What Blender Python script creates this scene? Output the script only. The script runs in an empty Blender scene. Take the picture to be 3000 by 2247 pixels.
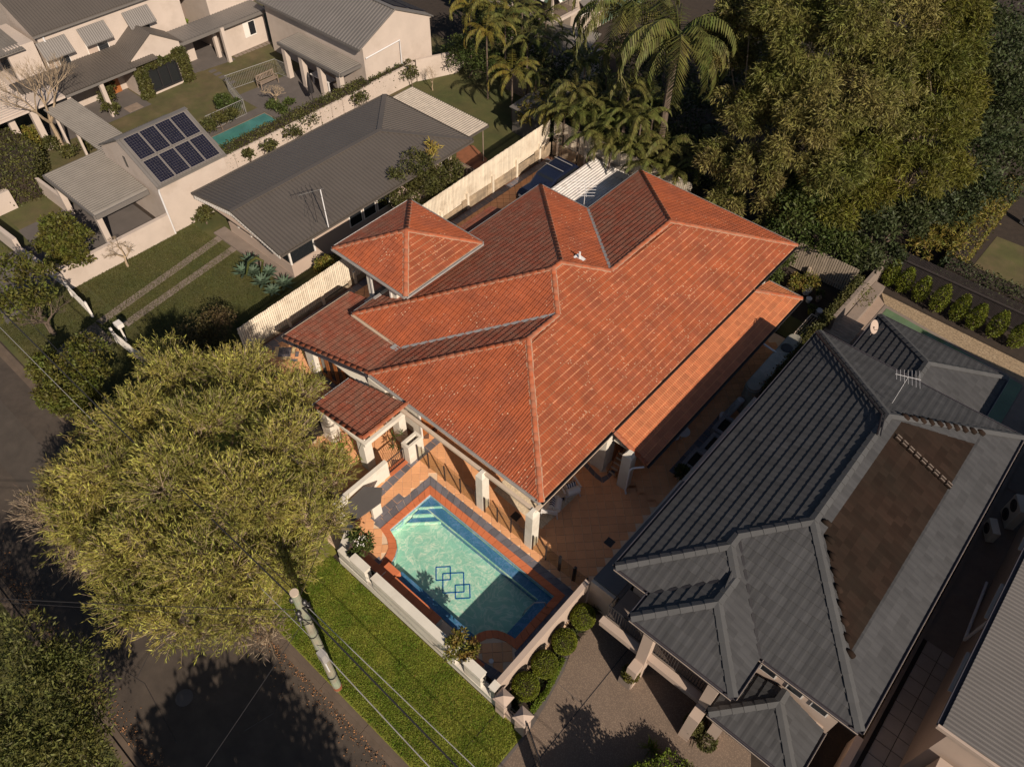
import bpy, math, random
import numpy as np
from mathutils import Vector, Matrix
random.seed(7); rng = np.random.default_rng(7)
sc = bpy.context.scene
R = math.radians
# ---------------- camera, sky, sun, exposure ----------------
FPX, PITCH, ROLL, YAW, CAMH = 2246.5, R(49.55), R(1.07), R(-40.49), 30.0
_f = Vector((math.sin(YAW)*math.cos(PITCH), math.cos(YAW)*math.cos(PITCH), -math.sin(PITCH)))
_r = Vector((math.cos(YAW), -math.sin(YAW), 0)); _u = _r.cross(_f)
CR = _r*math.cos(ROLL)+_u*math.sin(ROLL); CU = -_r*math.sin(ROLL)+_u*math.cos(ROLL); CF = _f
cam = bpy.data.cameras.new('camera'); camo = bpy.data.objects.new('camera', cam); sc.collection.objects.link(camo)
cam.sensor_width = 36; cam.lens = FPX/3000*36; cam.clip_end = 600; cam.clip_start = .5
camo.matrix_world = Matrix(((CR.x, CU.x, -CF.x, 0), (CR.y, CU.y, -CF.y, 0), (CR.z, CU.z, -CF.z, CAMH), (0, 0, 0, 1)))
sc.camera = camo
SUN_EL, SUN_AZ = R(33), R(-21.5)            # direction to the sun, azimuth from +X
w = bpy.data.worlds.new('World'); sc.world = w; w.use_nodes = True
nt = w.node_tree; bg = nt.nodes['Background']; sky = nt.nodes.new('ShaderNodeTexSky'); sky.sky_type = 'NISHITA'
sky.sun_disc = False; sky.sun_elevation = SUN_EL; sky.sun_rotation = R(90)-SUN_AZ
nt.links.new(sky.outputs[0], bg.inputs[0]); bg.inputs[1].default_value = 0.05
sl = bpy.data.lights.new('sun', 'SUN'); sl.energy = 5.0; sl.angle = R(.53); sl.color = (1, .86, .70)
so = bpy.data.objects.new('sun', sl); sc.collection.objects.link(so)
so.rotation_euler = Vector((math.cos(SUN_EL)*math.cos(SUN_AZ), math.cos(SUN_EL)*math.sin(SUN_AZ), math.sin(SUN_EL))).to_track_quat('Z', 'Y').to_euler()
sc.view_settings.view_transform = 'Standard'; sc.view_settings.look = 'None'; sc.view_settings.gamma = 1
sc.view_settings.use_curve_mapping = False; sc.view_settings.exposure = 0.25
# ---------------- helpers ----------------
OX = [0, 700, 1400, 2200]; OY = [0, 550, 1100, 1647]
def at(px, py, z=0.0):
    d = CR*((px-1500)/FPX) - CU*((py-1123.5)/FPX) + CF
    t = (z-CAMH)/d.z
    return Vector((d.x*t, d.y*t, z))
def K(c, r, x, y, z=0.0): return at(OX[c]+x/2.76125, OY[r]+y/2.76125, z)
def KP(c, r, pts, z=0.0): return [K(c, r, x, y, z) for x, y in pts]
def KM(pts, z=0.0): return [K(*p, z) for p in pts]
V = Vector
class MB:
    def __init__(s): s.v = []; s.f = []; s.r = []; s.np = []
    def add(s, vs, fs, r=None):
        b = len(s.v); s.v += [tuple(p) for p in vs]; r = random.random() if r is None else r
        for f in fs: s.f.append(tuple(i+b for i in f)); s.r.append(r)
        return s
    def quad(s, a, b, c, d, r=None): return s.add([a, b, c, d], [(0, 1, 2, 3)], r)
    def box(s, x0, y0, z0, x1, y1, z1, r=None):
        vs = [(x, y, z) for z in (z0, z1) for y in (y0, y1) for x in (x0, x1)]
        return s.add(vs, [(0, 2, 3, 1), (4, 5, 7, 6), (0, 1, 5, 4), (2, 6, 7, 3), (0, 4, 6, 2), (1, 3, 7, 5)], r)
    def obox(s, c, ax, ay, az, r=None):     # centre and three half-axis vectors
        c, ax, ay, az = V(c), V(ax), V(ay), V(az)
        vs = [c+ax*i+ay*j+az*k for k in (-1, 1) for j in (-1, 1) for i in (-1, 1)]
        return s.add(vs, [(0, 2, 3, 1), (4, 5, 7, 6), (0, 1, 5, 4), (2, 6, 7, 3), (0, 4, 6, 2), (1, 3, 7, 5)], r)
    def beam(s, a, b, w, h, r=None, up=(0, 0, 1)):  # bar from a to b, w wide, h high, centred
        a, b = V(a), V(b); d = b-a; n = d.normalized(); sd = n.cross(V(up))
        if sd.length < 1e-4: sd = n.cross(V((0, 1, 0)))
        sd.normalize(); u = sd.cross(n)
        return s.obox((a+b)/2, d/2, sd*w/2, u*h/2, r)
    def prism(s, poly, z0, z1, r=None):
        p = [(q[0], q[1]) for q in poly]; n = len(p)
        ar = sum(p[i][0]*p[(i+1) % n][1]-p[(i+1) % n][0]*p[i][1] for i in range(n))
        if ar < 0: p = p[::-1]
        vs = [(x, y, z0) for x, y in p]+[(x, y, z1) for x, y in p]
        fs = [tuple(range(n-1, -1, -1)), tuple(range(n, 2*n))]+[(i, (i+1) % n, n+(i+1) % n, n+i) for i in range(n)]
        return s.add(vs, fs, r)
    def slab(s, poly, th, r=None):          # 3D planar polygon thickened downwards
        n = len(poly); p = [V(q) for q in poly]
        nz = sum((p[i].x*p[(i+1) % n].y-p[(i+1) % n].x*p[i].y) for i in range(n))
        if nz < 0: p = p[::-1]
        vs = [q-V((0, 0, th)) for q in p]+p
        fs = [tuple(range(n-1, -1, -1)), tuple(range(n, 2*n))]+[(i, (i+1) % n, n+(i+1) % n, n+i) for i in range(n)]
        return s.add(vs, fs, r)
    def sheet(s, poly, z=None, r=None):
        p = [V((q[0], q[1], q[2] if z is None else z)) for q in poly]; n = len(p)
        ar = sum(p[i].x*p[(i+1) % n].y-p[(i+1) % n].x*p[i].y for i in range(n))
        if ar < 0: p = p[::-1]
        return s.add(p, [tuple(range(n))], r)
    def tube(s, pts, rad, n=6, r=None, cap=True):
        pts = [V(p) for p in pts]; m = len(pts); rad = rad if hasattr(rad, '__len__') else [rad]*m
        vs = []; prev = None
        for i, p in enumerate(pts):
            d = (pts[min(i+1, m-1)]-pts[max(i-1, 0)]).normalized()
            a = d.cross(V((0, 0, 1)) if abs(d.z) < .95 else V((1, 0, 0))).normalized()
            if prev is not None:
                a = (prev-d*prev.dot(d)); a.normalize()
            prev = a; b = d.cross(a)
            vs += [p+(a*math.cos(2*math.pi*k/n)+b*math.sin(2*math.pi*k/n))*rad[i] for k in range(n)]
        fs = [(i*n+k, i*n+(k+1) % n, (i+1)*n+(k+1) % n, (i+1)*n+k) for i in range(m-1) for k in range(n)]
        if cap: fs += [tuple(range(n-1, -1, -1)), tuple(range((m-1)*n, m*n))]
        return s.add(vs, fs, r)
    def lathe(s, c, prof, n=16, r=None):    # prof: (radius, z)
        c = V(c); vs = [c+V((q*math.cos(2*math.pi*k/n), q*math.sin(2*math.pi*k/n), z)) for q, z in prof for k in range(n)]
        m = len(prof); fs = [(i*n+k, i*n+(k+1) % n, (i+1)*n+(k+1) % n, (i+1)*n+k) for i in range(m-1) for k in range(n)]
        fs += [tuple(range(n-1, -1, -1)), tuple(range((m-1)*n, m*n))]
        return s.add(vs, fs, r)
    def build(s, name, m, parent=None, smooth=False, **tags):
        me = bpy.data.meshes.new(name); off = offs(parent)
        me.from_pydata([(x-off[0], y-off[1], z-off[2]) for x, y, z in s.v], [], s.f)
        a = me.attributes.new('rnd', 'FLOAT', 'FACE'); a.data.foreach_set('value', s.r)
        if smooth: me.shade_smooth()
        me.materials.append(m); return link(name, me, parent, **tags)
OFF = {}
def offs(parent): return (0, 0, 0) if parent is None else OFF.get(parent.name, (0, 0, 0))
def link(name, me, parent=None, **tags):
    o = bpy.data.objects.new(name, me); sc.collection.objects.link(o)
    if parent is not None: o.parent = parent; OFF[o.name] = offs(parent)
    for k, v_ in tags.items():
        if v_: o[{'cat': 'category'}.get(k, k)] = v_
    return o
def thing(name, label, cat, loc=(0, 0, 0), group=None):
    o = bpy.data.objects.new(name, None); sc.collection.objects.link(o); o.empty_display_size = .2
    o.location = loc; OFF[o.name] = tuple(loc); o['label'] = label; o['category'] = cat
    if group: o['group'] = group
    return o
def struct(name, mb, m, **t): return mb.build(name, m, None, kind='structure', **t)
def copy_tree(o, loc=None, rz=None, label=None, parent=None, scale=None):
    c = o.copy(); sc.collection.objects.link(c); OFF[c.name] = (0, 0, 0)
    if parent is not None: c.parent = parent
    if loc is not None: c.location = loc
    if rz is not None: c.rotation_euler.z = rz
    if scale is not None: c.scale = (scale,)*3
    if label: c['label'] = label
    for ch in o.children: copy_tree(ch, parent=c)
    return c
def npmesh(name, verts, faces, m, parent=None, rnd=None, smooth=False, **tags):
    me = bpy.data.meshes.new(name); off = np.array(offs(parent)); verts = np.asarray(verts, dtype=np.float32)-off.astype(np.float32)
    k = faces.shape[1]; nf = len(faces)
    me.vertices.add(len(verts)); me.vertices.foreach_set('co', verts.ravel())
    me.loops.add(nf*k); me.loops.foreach_set('vertex_index', faces.astype(np.int32).ravel())
    me.polygons.add(nf); me.polygons.foreach_set('loop_start', np.arange(0, nf*k, k, dtype=np.int32))
    me.update(calc_edges=True)
    if not smooth: me.shade_flat()
    if rnd is not None:
        a = me.attributes.new('rnd', 'FLOAT', 'FACE'); a.data.foreach_set('value', np.asarray(rnd, dtype=np.float32))
    if smooth: me.shade_smooth()
    me.materials.append(m); return link(name, me, parent, **tags)
# ---------------- materials ----------------
MATS = {}
def mat(name, col, rough=.85, var=.12, scale=2.5, col2=None, mix2=.5, sc2=.7, rnd=0., spots=None, bump=0., bscale=40, metal=0., spec=.5, trans=0., alpha=1., streak=None, hue=0.):
    if name in MATS: return MATS[name]
    m = bpy.data.materials.new(name); m.use_nodes = True; n = m.node_tree.nodes; L = m.node_tree.links
    b = n['Principled BSDF']; b.inputs['Roughness'].default_value = rough; b.inputs['Metallic'].default_value = metal
    b.inputs['Specular IOR Level'].default_value = spec
    g = n.new('ShaderNodeNewGeometry'); pos = g.outputs['Position']
    def noise(s_, det=4, rgh=.6):
        t = n.new('ShaderNodeTexNoise'); t.inputs['Scale'].default_value = s_; t.inputs['Detail'].default_value = det
        t.inputs['Roughness'].default_value = rgh; L.new(pos, t.inputs['Vector']); return t.outputs['Fac']
    def ramp(src, a, c_):
        q = n.new('ShaderNodeMapRange'); q.inputs[1].default_value = a; q.inputs[2].default_value = c_; L.new(src, q.inputs[0]); return q.outputs[0]
    def mixc(f, a, c_, typ='MIX'):
        q = n.new('ShaderNodeMix'); q.data_type = 'RGBA'; q.blend_type = typ
        for sock, val in ((q.inputs[0], f), (q.inputs[6], a), (q.inputs[7], c_)):
            if isinstance(val, (int, float)): sock.default_value = val
            elif isinstance(val, tuple): sock.default_value = (*val[:3], 1)
            else: L.new(val, sock)
        return q.outputs[2]
    c = tuple(col)
    if col2 is not None: c = mixc(ramp(noise(sc2, 5, .65), mix2-.12, mix2+.12), c, tuple(col2))
    if spots:
        sp_col, sp_scale, thr = spots[:3]
        vt = n.new('ShaderNodeTexVoronoi'); vt.inputs['Scale'].default_value = sp_scale; L.new(pos, vt.inputs['Vector'])
        mk = ramp(vt.outputs['Distance'], thr, thr*.6)
        nz = ramp(noise(sp_scale*.13, 3), .48, .62) if len(spots) < 4 else ramp(noise(sp_scale*1.7, 2), .30, .62)
        mm = n.new('ShaderNodeMath'); mm.operation = 'MULTIPLY'; L.new(mk, mm.inputs[0]); L.new(nz, mm.inputs[1])
        c = mixc(mm.outputs[0], c, tuple(sp_col))
    if var > 0 or rnd > 0:
        h = n.new('ShaderNodeHueSaturation'); L.new(noise(scale), h.inputs['Value'])
        q = n.new('ShaderNodeMapRange'); L.new(noise(scale), q.inputs[0]); q.inputs[1].default_value = .25; q.inputs[2].default_value = .75
        q.inputs[3].default_value = 1-var; q.inputs[4].default_value = 1+var; val = q.outputs[0]
        if rnd > 0:
            at_ = n.new('ShaderNodeAttribute'); at_.attribute_name = 'rnd'; oi = n.new('ShaderNodeObjectInfo')
            ad = n.new('ShaderNodeMath'); ad.operation = 'ADD'; L.new(at_.outputs['Fac'], ad.inputs[0]); L.new(oi.outputs['Random'], ad.inputs[1])
            fr = n.new('ShaderNodeMath'); fr.operation = 'FRACT'; L.new(ad.outputs[0], fr.inputs[0])
            mr = n.new('ShaderNodeMapRange'); L.new(fr.outputs[0], mr.inputs[0]); mr.inputs[3].default_value = 1-rnd; mr.inputs[4].default_value = 1+rnd
            mu = n.new('ShaderNodeMath'); mu.operation = 'MULTIPLY'; L.new(val, mu.inputs[0]); L.new(mr.outputs[0], mu.inputs[1]); val = mu.outputs[0]
            if hue:
                hr = n.new('ShaderNodeMapRange'); L.new(fr.outputs[0], hr.inputs[0]); hr.inputs[3].default_value = .5-hue; hr.inputs[4].default_value = .5+hue; L.new(hr.outputs[0], h.inputs['Hue'])
        L.new(val, h.inputs['Value'])
        if isinstance(c, tuple): h.inputs['Color'].default_value = (*c, 1)
        else: L.new(c, h.inputs['Color'])
        c = h.outputs[0]
    if isinstance(c, tuple): b.inputs['Base Color'].default_value = (*c, 1)
    else: L.new(c, b.inputs['Base Color'])
    if bump > 0:
        bp = n.new('ShaderNodeBump'); bp.inputs['Strength'].default_value = bump; bp.inputs['Distance'].default_value = .02
        L.new(noise(bscale, 3), bp.inputs['Height']); L.new(bp.outputs[0], b.inputs['Normal'])
    if trans: b.inputs['Transmission Weight'].default_value = trans; b.inputs['IOR'].default_value = 1.3
    if alpha < 1: b.inputs['Alpha'].default_value = alpha
    MATS[name] = m; return m
def leafmat(name, col, col2, dark=.5, rough=.6, sc2=.5, rnd=.35, hue=.02):
    m = mat(name, col, rough=rough, var=.15, scale=1.2, col2=col2, sc2=sc2, rnd=rnd, hue=hue, spec=.3)
    b = m.node_tree.nodes['Principled BSDF']; n = m.node_tree.nodes; L = m.node_tree.links
    t = n.new('ShaderNodeBsdfTranslucent'); mx = n.new('ShaderNodeMixShader'); mx.inputs[0].default_value = .25
    src = b.inputs['Base Color'].links[0].from_socket; L.new(src, t.inputs['Color'])
    out = n['Material Output']; L.new(b.outputs[0], mx.inputs[1]); L.new(t.outputs[0], mx.inputs[2]); L.new(mx.outputs[0], out.inputs[0])
    return m
M_TERRA = mat('terracotta', (.315, .082, .034), rough=.9, spec=.2, var=.16, scale=1.1, col2=(.245, .070, .036), sc2=.8, rnd=.07, spots=((.50, .33, .22), 6, .24), bump=.25, bscale=30)
M_TERRA2 = mat('terracotta_glazed', (.41, .13, .052), rough=.6, var=.10, scale=1.5, col2=(.38, .125, .052), sc2=1.0, rnd=.14, spots=((.7, .4, .25), 9, .14))
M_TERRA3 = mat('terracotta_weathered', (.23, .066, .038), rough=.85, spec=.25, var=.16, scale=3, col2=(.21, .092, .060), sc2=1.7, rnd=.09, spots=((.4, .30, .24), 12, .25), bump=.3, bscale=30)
M_CAPT = mat('terracotta_ridge', (.33, .085, .035), rough=.85, spec=.2, var=.16, scale=3, col2=(.28, .115, .07), sc2=2.5, rnd=.12)
M_MORTAR = mat('mortar', (.36, .21, .14), rough=.95, var=.2, scale=8)
M_RENDER = mat('cream_render', (.60, .56, .49), rough=.9, var=.06, scale=1.5, col2=(.50, .44, .37), mix2=.62, sc2=.9, bump=.1, bscale=60)
M_RENDER2 = mat('pink_render', (.40, .31, .255), rough=.9, var=.06, scale=1.2, bump=.08, bscale=60)
M_WHITEW = mat('white_render', (.46, .385, .335), rough=.9, var=.07, scale=.8, col2=(.38, .31, .26), mix2=.64, sc2=.5, bump=.05, bscale=50)
M_PAVE = mat('orange_paver', (.66, .33, .16), rough=.8, var=.10, scale=1.3, rnd=.07, bump=.1, bscale=50)
M_PAVES = mat('brown_paver', (.30, .11, .06), rough=.85, var=.14, scale=1.6, rnd=.10)
M_SLATE = mat('slate_paver', (.13, .12, .135), rough=.8, var=.2, scale=3, rnd=.2, bump=.2)
M_COPE = mat('coping_brick', (.52, .15, .06), rough=.8, var=.08, scale=3, rnd=.08)
M_GROUT = mat('grout', (.66, .48, .33), rough=.95, var=.1)
M_GROUTD = mat('grout_dark', (.16, .08, .05), rough=.95, var=.1)
M_YELP = mat('yellow_paver', (.62, .47, .25), rough=.85, var=.1, rnd=.1)
M_ASPH = mat('asphalt', (.045, .034, .027), rough=.95, var=.25, scale=1.7, col2=(.066, .050, .038), sc2=.16, bump=.3, bscale=60, spots=((.16, .13, .10), 30, .10))
M_ASPH2 = mat('asphalt_light', (.058, .046, .037), rough=.95, var=.2, scale=2, bump=.3, bscale=60)
M_CONC = mat('concrete', (.19, .15, .125), rough=.95, var=.15, scale=1.5, bump=.2, bscale=30)
M_CONCD = mat('dark_concrete', (.10, .085, .078), rough=.95, var=.15, scale=1)
M_AGG = mat('exposed_aggregate', (.145, .105, .080), rough=.9, var=.12, scale=.7, spots=((.26, .19, .135), 22, .48, 0), bump=.5, bscale=90)
M_KERB = mat('kerb_concrete', (.10, .072, .052), rough=.95, var=.25, scale=1.5)
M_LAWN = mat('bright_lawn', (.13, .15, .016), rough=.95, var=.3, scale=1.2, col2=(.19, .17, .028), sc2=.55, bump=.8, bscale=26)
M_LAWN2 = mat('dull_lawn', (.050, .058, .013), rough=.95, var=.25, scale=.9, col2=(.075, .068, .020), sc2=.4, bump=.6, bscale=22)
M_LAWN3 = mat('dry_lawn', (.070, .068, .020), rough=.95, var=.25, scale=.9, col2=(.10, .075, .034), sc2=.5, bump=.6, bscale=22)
M_SOIL = mat('soil', (.030, .020, .014), rough=1, var=.3, scale=3, bump=.6, bscale=20)
M_GTILE = mat('grey_tile', (.050, .050, .053), rough=.8, spec=.3, var=.14, scale=.8, rnd=.14, bump=.1)
M_GCAP = mat('grey_ridge', (.062, .062, .064), rough=.75, var=.1, scale=2, rnd=.06)
M_GUNPT = mat('unpainted_tile', (.026, .016, .012), rough=.95, spec=.08, var=.2, scale=1.2, rnd=.22, col2=(.018, .013, .010), sc2=.6)
M_GUTG = mat('grey_gutter', (.055, .05, .06), rough=.5, var=.1)
M_FASC = mat('cream_fascia', (.50, .40, .31), rough=.7, var=.1)
M_GUT = mat('zinc_gutter', (.36, .34, .33), rough=.5, var=.15, scale=3, metal=.2)
M_DKMET = mat('black_metal', (.022, .020, .022), rough=.45, var=.05)
M_ROOFM = mat('metal_roof_brown', (.112, .096, .084), rough=.5, var=.07, scale=.6, metal=.25)
M_ROOFM2 = mat('metal_roof_light', (.155, .138, .122), rough=.55, var=.12, scale=1.2)
M_ROOFM3 = mat('metal_roof_grey', (.165, .150, .140), rough=.5, var=.08, scale=.8, metal=.2)
M_ROOFD = mat('metal_roof_slate', (.115, .105, .10), rough=.5, var=.07, metal=.2)
M_WTIN = mat('white_tin', (.62, .58, .55), rough=.6, var=.2, scale=1.0, col2=(.30, .25, .22), sc2=2.3, mix2=.66)
M_WOODW = mat('oiled_timber', (.30, .105, .032), rough=.5, var=.2, scale=4)
M_WOODG = mat('grey_timber', (.20, .15, .115), rough=.9, var=.25, scale=3, rnd=.15)
M_SLEEP = mat('stained_sleeper', (.36, .27, .18), rough=.95, var=.3, scale=2.2, col2=(.22, .17, .12), sc2=1.5, rnd=.15)
M_PALE = mat('cream_paling', (.68, .59, .47), rough=.85, var=.12, scale=1.5, rnd=.10, col2=(.50, .41, .31), sc2=1.2, mix2=.62)
M_PALED = mat('dark_paling', (.045, .036, .036), rough=.7, var=.1, rnd=.12)
M_GLASS = mat('dark_glass', (.015, .017, .02), rough=.06, var=0, spec=.8)
M_WFRAME = mat('white_frame', (.66, .62, .58), rough=.5, var=.03)
M_BARK = mat('pale_bark', (.30, .225, .15), rough=.95, var=.25, scale=5)
M_BARKD = mat('dark_bark', (.11, .08, .06), rough=.95, var=.25, scale=5)
M_CLOTH = mat('white_cushion', (.60, .57, .55), rough=.95, var=.04)
M_NAVY = mat('navy_cloth', (.012, .014, .05), rough=.9, var=0)
M_PVC = mat('white_pvc', (.60, .59, .60), rough=.4, var=.03)
# ---------------- roof tiles ----------------
CAMP = np.array([0, 0, CAMH])
PROF_T = [(0, 0), (.16, .016), (.30, .003), (.5, .002), (.62, .016), (.78, .012), (1, 0)]
PROF_G = [(0, 0), (.2, .007), (.42, .009), (.62, .001), (.85, .0), (1, 0)]      # flat-and-roll concrete tile
class Roof:
    def __init__(s, house, prof, m, gauge=.33, width=.25, lift=.022, lip=None):
        s.lip = lip; s.h = house; s.prof = prof; s.m = m; s.g = gauge; s.w = width; s.lift = lift; s.full = []; s.cv = []; s.cf = []; s.cr = []; s.n = 0
    def face(s, P0, ud, vd, tan, poly, deck=None):
        # P0: point of the eave (x,y,z); ud along the eave; vd up the slope in plan; poly: plan polygon
        P0 = np.array(P0, float); ud = np.array(ud, float); vd = np.array(vd, float); th = math.atan(tan); cs, sn = math.cos(th), math.sin(th)
        q = [((x-P0[0])*ud[0]+(y-P0[1])*ud[1], (x-P0[0])*vd[0]+(y-P0[1])*vd[1]) for x, y in poly]; n = len(q)
        def iv(v):
            xs = []
            for i in range(n):
                (u0, v0), (u1, v1) = q[i], q[(i+1) % n]
                if (v0 <= v < v1) or (v1 <= v < v0): xs.append(u0+(u1-u0)*(v-v0)/(v1-v0))
            xs.sort(); return [(xs[i], xs[i+1]) for i in range(0, len(xs)-1, 2)]
        vmin, vmax = min(b for a, b in q), max(b for a, b in q)
        U3 = np.array([ud[0], ud[1], 0]); S3 = np.array([vd[0]*cs, vd[1]*cs, sn]); N3 = np.cross(U3, S3)
        if N3[2] < 0: N3 = -N3
        nrow = int(math.ceil((vmax-vmin)/cs/s.g))
        for k in range(nrow):
            s0 = vmin/cs+k*s.g; v0, v1 = s0*cs+1e-4, min((s0+s.g)*cs, vmax-1e-4); vm = (v0+v1)/2
            if v1-v0 < .03: continue
            for (ua, ub) in iv(vm):
                I0 = min(iv(v0) or [(ua, ub)], key=lambda t: abs(t[0]-ua)+abs(t[1]-ub)); I1 = min(iv(v1) or [((ua+ub)/2,)*2], key=lambda t: abs(t[0]-ua)+abs(t[1]-ub))
                j0 = math.floor(min(ua, I0[0], I1[0])/s.w); j1 = math.ceil(max(ub, I0[1], I1[1])/s.w)
                for j in range(j0, j1):
                    a, b = j*s.w, (j+1)*s.w
                    if b < min(I0[0], I1[0])+.01 or a > max(I0[1], I1[1])-.01: continue
                    if a >= max(I0[0], I1[0])-1e-3 and b <= min(I0[1], I1[1])+1e-3 and (s0+s.g)*cs <= vmax:
                        p = P0+U3*a+S3*s0; s.full.append((np.linalg.norm(p-CAMP), p, U3, S3, N3)); continue
                    vs = []
                    for t, h in ((0, -.01), (0, s.lift), (.14, s.lift*.86), (1, 0)):
                        lo, hi = (I0[0]+(I1[0]-I0[0])*t, I0[1]+(I1[1]-I0[1])*t); vv = v0+(v1-v0)*t
                        for pu, ph in s.prof:
                            u = min(max(a+pu*s.w, lo), hi)
                            vs.append(P0+U3*u+S3*(vv/cs)+N3*(h+(ph if h >= 0 else 0)+.004))
                    m_ = len(s.prof); b_ = s.n
                    for rr in range(3):
                        for i in range(m_-1): s.cf.append((b_+rr*m_+i, b_+rr*m_+i+1, b_+(rr+1)*m_+i+1, b_+(rr+1)*m_+i))
                    s.cv += vs; s.n += 4*m_; s.cr += [random.random()]*(3*(m_-1))
        dk = MB(); pl = []
        for u, v in q: pl.append(P0+U3*u+S3*(v/cs)-N3*.012)
        dk.slab(pl, .06); dk.build('roof_deck', deck or s.m, s.h)
    def finish(s, limit=300, parent=None):
        m_ = len(s.prof); base = []
        for t, h in ((0, -.01), (0, s.lift), (.14, s.lift*.86), (1, 0)):
            for pu, ph in s.prof: base.append((pu*s.w, t*s.g, h+(ph if h >= 0 else 0)+.004))
        base = np.array(base); bf = []
        for rr in range(3):
            for i in range(m_-1): bf.append((rr*m_+i, rr*m_+i+1, (rr+1)*m_+i+1, (rr+1)*m_+i))
        bf = np.array(bf); s.full.sort(key=lambda t: t[0]); par = parent or s.h
        me = bpy.data.meshes.new('roof_tile'); me.from_pydata([tuple(v) for v in base], [], [tuple(int(i) for i in f) for f in bf]); me.materials.append(s.m)
        if s.lip: me.materials.append(s.lip); me.polygons.foreach_set('material_index', [1]*(2*(m_-1))+[0]*(m_-1))
        me.attributes.new('rnd', 'FLOAT', 'FACE')
        off = offs(par)
        for d, p, U3, S3, N3 in s.full[:limit]:
            o = bpy.data.objects.new('roof_tile', me); sc.collection.objects.link(o); o.parent = par
            o.matrix_local = Matrix(((U3[0], S3[0], N3[0], p[0]-off[0]), (U3[1], S3[1], N3[1], p[1]-off[1]), (U3[2], S3[2], N3[2], p[2]-off[2]), (0, 0, 0, 1)))
        rest = s.full[limit:]; vs = []; fs = []; rr = []; b = 0
        for d, p, U3, S3, N3 in rest:
            vs.append(p+base[:, :1]*U3+base[:, 1:2]*S3+base[:, 2:3]*N3); fs.append(bf+b); b += len(base)
            x = random.random()
            rr += [x]*len(bf)
        if s.cv: vs.append(np.array(s.cv)); fs.append(np.array(s.cf)+b); rr += s.cr
        if vs:
            o = npmesh('roof_tiles', np.concatenate(vs), np.concatenate(fs), s.m, par, rr, kind='stuff')
            if s.lip: k = len(o.data.polygons)//(3*(m_-1)); o.data.materials.append(s.lip); o.data.polygons.foreach_set('material_index', ([1]*(2*(m_-1))+[0]*(m_-1))*k)
_capme = {}
def ridge_caps(house, a, b, m, mm, rad=.095, step=.38, angular=False, mortar=True, flat=.62):
    a, b = V(a), V(b); d = b-a; n = max(1, round(d.length/step)); st = d.length/n; dn = d.normalized()
    sd = dn.cross(V((0, 0, 1))).normalized(); up = sd.cross(dn)
    key = (round(st, 2), m.name, rad, angular)
    if key not in _capme:
        mb = MB(); N = 2 if angular else 6
        for e, (t, rs) in enumerate(((0, 1.0), (st+.03, .86))):
            pass
        ring = []
        for t, rs, dz in ((-.0, 1.05, .0), (st+.02, .90, -.012)):
            for k in range(N+1):
                an = math.pi*k/N; ring.append((math.cos(an)*rad*1.15*rs, t, math.sin(an)*rad*flat*rs+dz+.015))
            
        M1 = N+1; fs = [(k, k+1, M1+k+1, M1+k) for k in range(N)]+[tuple(range(M1))[::-1]]
        mb.add(ring, fs); me = bpy.data.meshes.new('ridge_tile'); me.from_pydata(mb.v, [], mb.f); at_ = me.attributes.new('rnd', 'FLOAT', 'FACE')
        if not angular: me.shade_smooth()
        me.materials.append(m); _capme[key] = me
    me = _capme[key]; off = V(offs(house))
    if dn.z < 0: a, b, dn = b, a, -dn; sd = dn.cross(V((0, 0, 1))).normalized(); up = sd.cross(dn)
    for i in range(n):
        p = a+dn*(st*i)-off+up*.02
        o = bpy.data.objects.new('ridge_tile', me); sc.collection.objects.link(o); o.parent = house
        o.matrix_local = Matrix(((sd.x, dn.x, up.x, p.x), (sd.y, dn.y, up.y, p.y), (sd.z, dn.z, up.z, p.z), (0, 0, 0, 1)))
    if mortar:
        mb = MB(); k = max(2, int(d.length/.16)); A, B = [], []
        for sg in (-1, 1):
            vs = []; fs = []
            for i in range(k+1):
                p = a+dn*(d.length*i/k); wd = rad*1.35+random.uniform(0, .05)
                vs += [p+up*.045, p+sd*sg*wd+up*(.045-wd*.36*.8)]
            for i in range(k): fs.append((2*i, 2*i+1, 2*i+3, 2*i+2))
            mb.add(vs, fs)
        mb.build('mortar_bed', mm, house)
def gutter(house, a, b, m, out, w_=.11, h_=.10):
    a, b, out = V(a), V(b), V(out); mb = MB(); up = V((0, 0, 1)); c0 = out*w_
    for (p, q, r_, s_) in ((out*.0-up*h_, c0-up*h_, 0, 0), (c0-up*h_, c0+up*0, 0, 0)):
        pass
    mb.beam(a+out*w_/2-up*(h_-.005), b+out*w_/2-up*(h_-.005), w_, .012); mb.beam(a+c0-up*h_/2, b+c0-up*h_/2, .014, h_)
    mb.beam(a+out*.006-up*h_/2, b+out*.006-up*h_/2, .012, h_)
    mb.beam(a+c0+up*.004, b+c0+up*.004, .028, .014)
    return mb.build('gutter', m, house)
# ---------------- main house ----------------
TN = .362
mh = thing('tiled_villa', 'large cream rendered house with sprawling orange terracotta hip roof behind the pool', 'house', (-16, 22, 0))
M_LIP = mat('lichened_tile_lip', (.38, .17, .09), rough=.9, spec=.2, var=.35, scale=3.5, rnd=.3)
rf = Roof(mh, PROF_T, M_TERRA, lift=.026, lip=M_LIP)
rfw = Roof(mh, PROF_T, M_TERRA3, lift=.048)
rff = Roof(mh, [(0, 0), (.14, .026), (.30, .002), (.5, .002), (.64, .026), (.8, .018), (1, 0)], M_TERRA, lift=.036)
X1, X2, XR, Y0, Y1, YA, YB = -20.35, -23.9, -9.85, 13.5, 35.5, 15.63, 30.27
rf.face((XR, Y0, 3), (0, 1), (-1, 0), TN, [(XR, Y0), (XR, Y1), (-15.1, 30.25), (-15.1, 25.02), (-16.875, 23.245), (-16.875, 22.655), (-15.1, 20.88), (-15.1, 18.75)])
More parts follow.
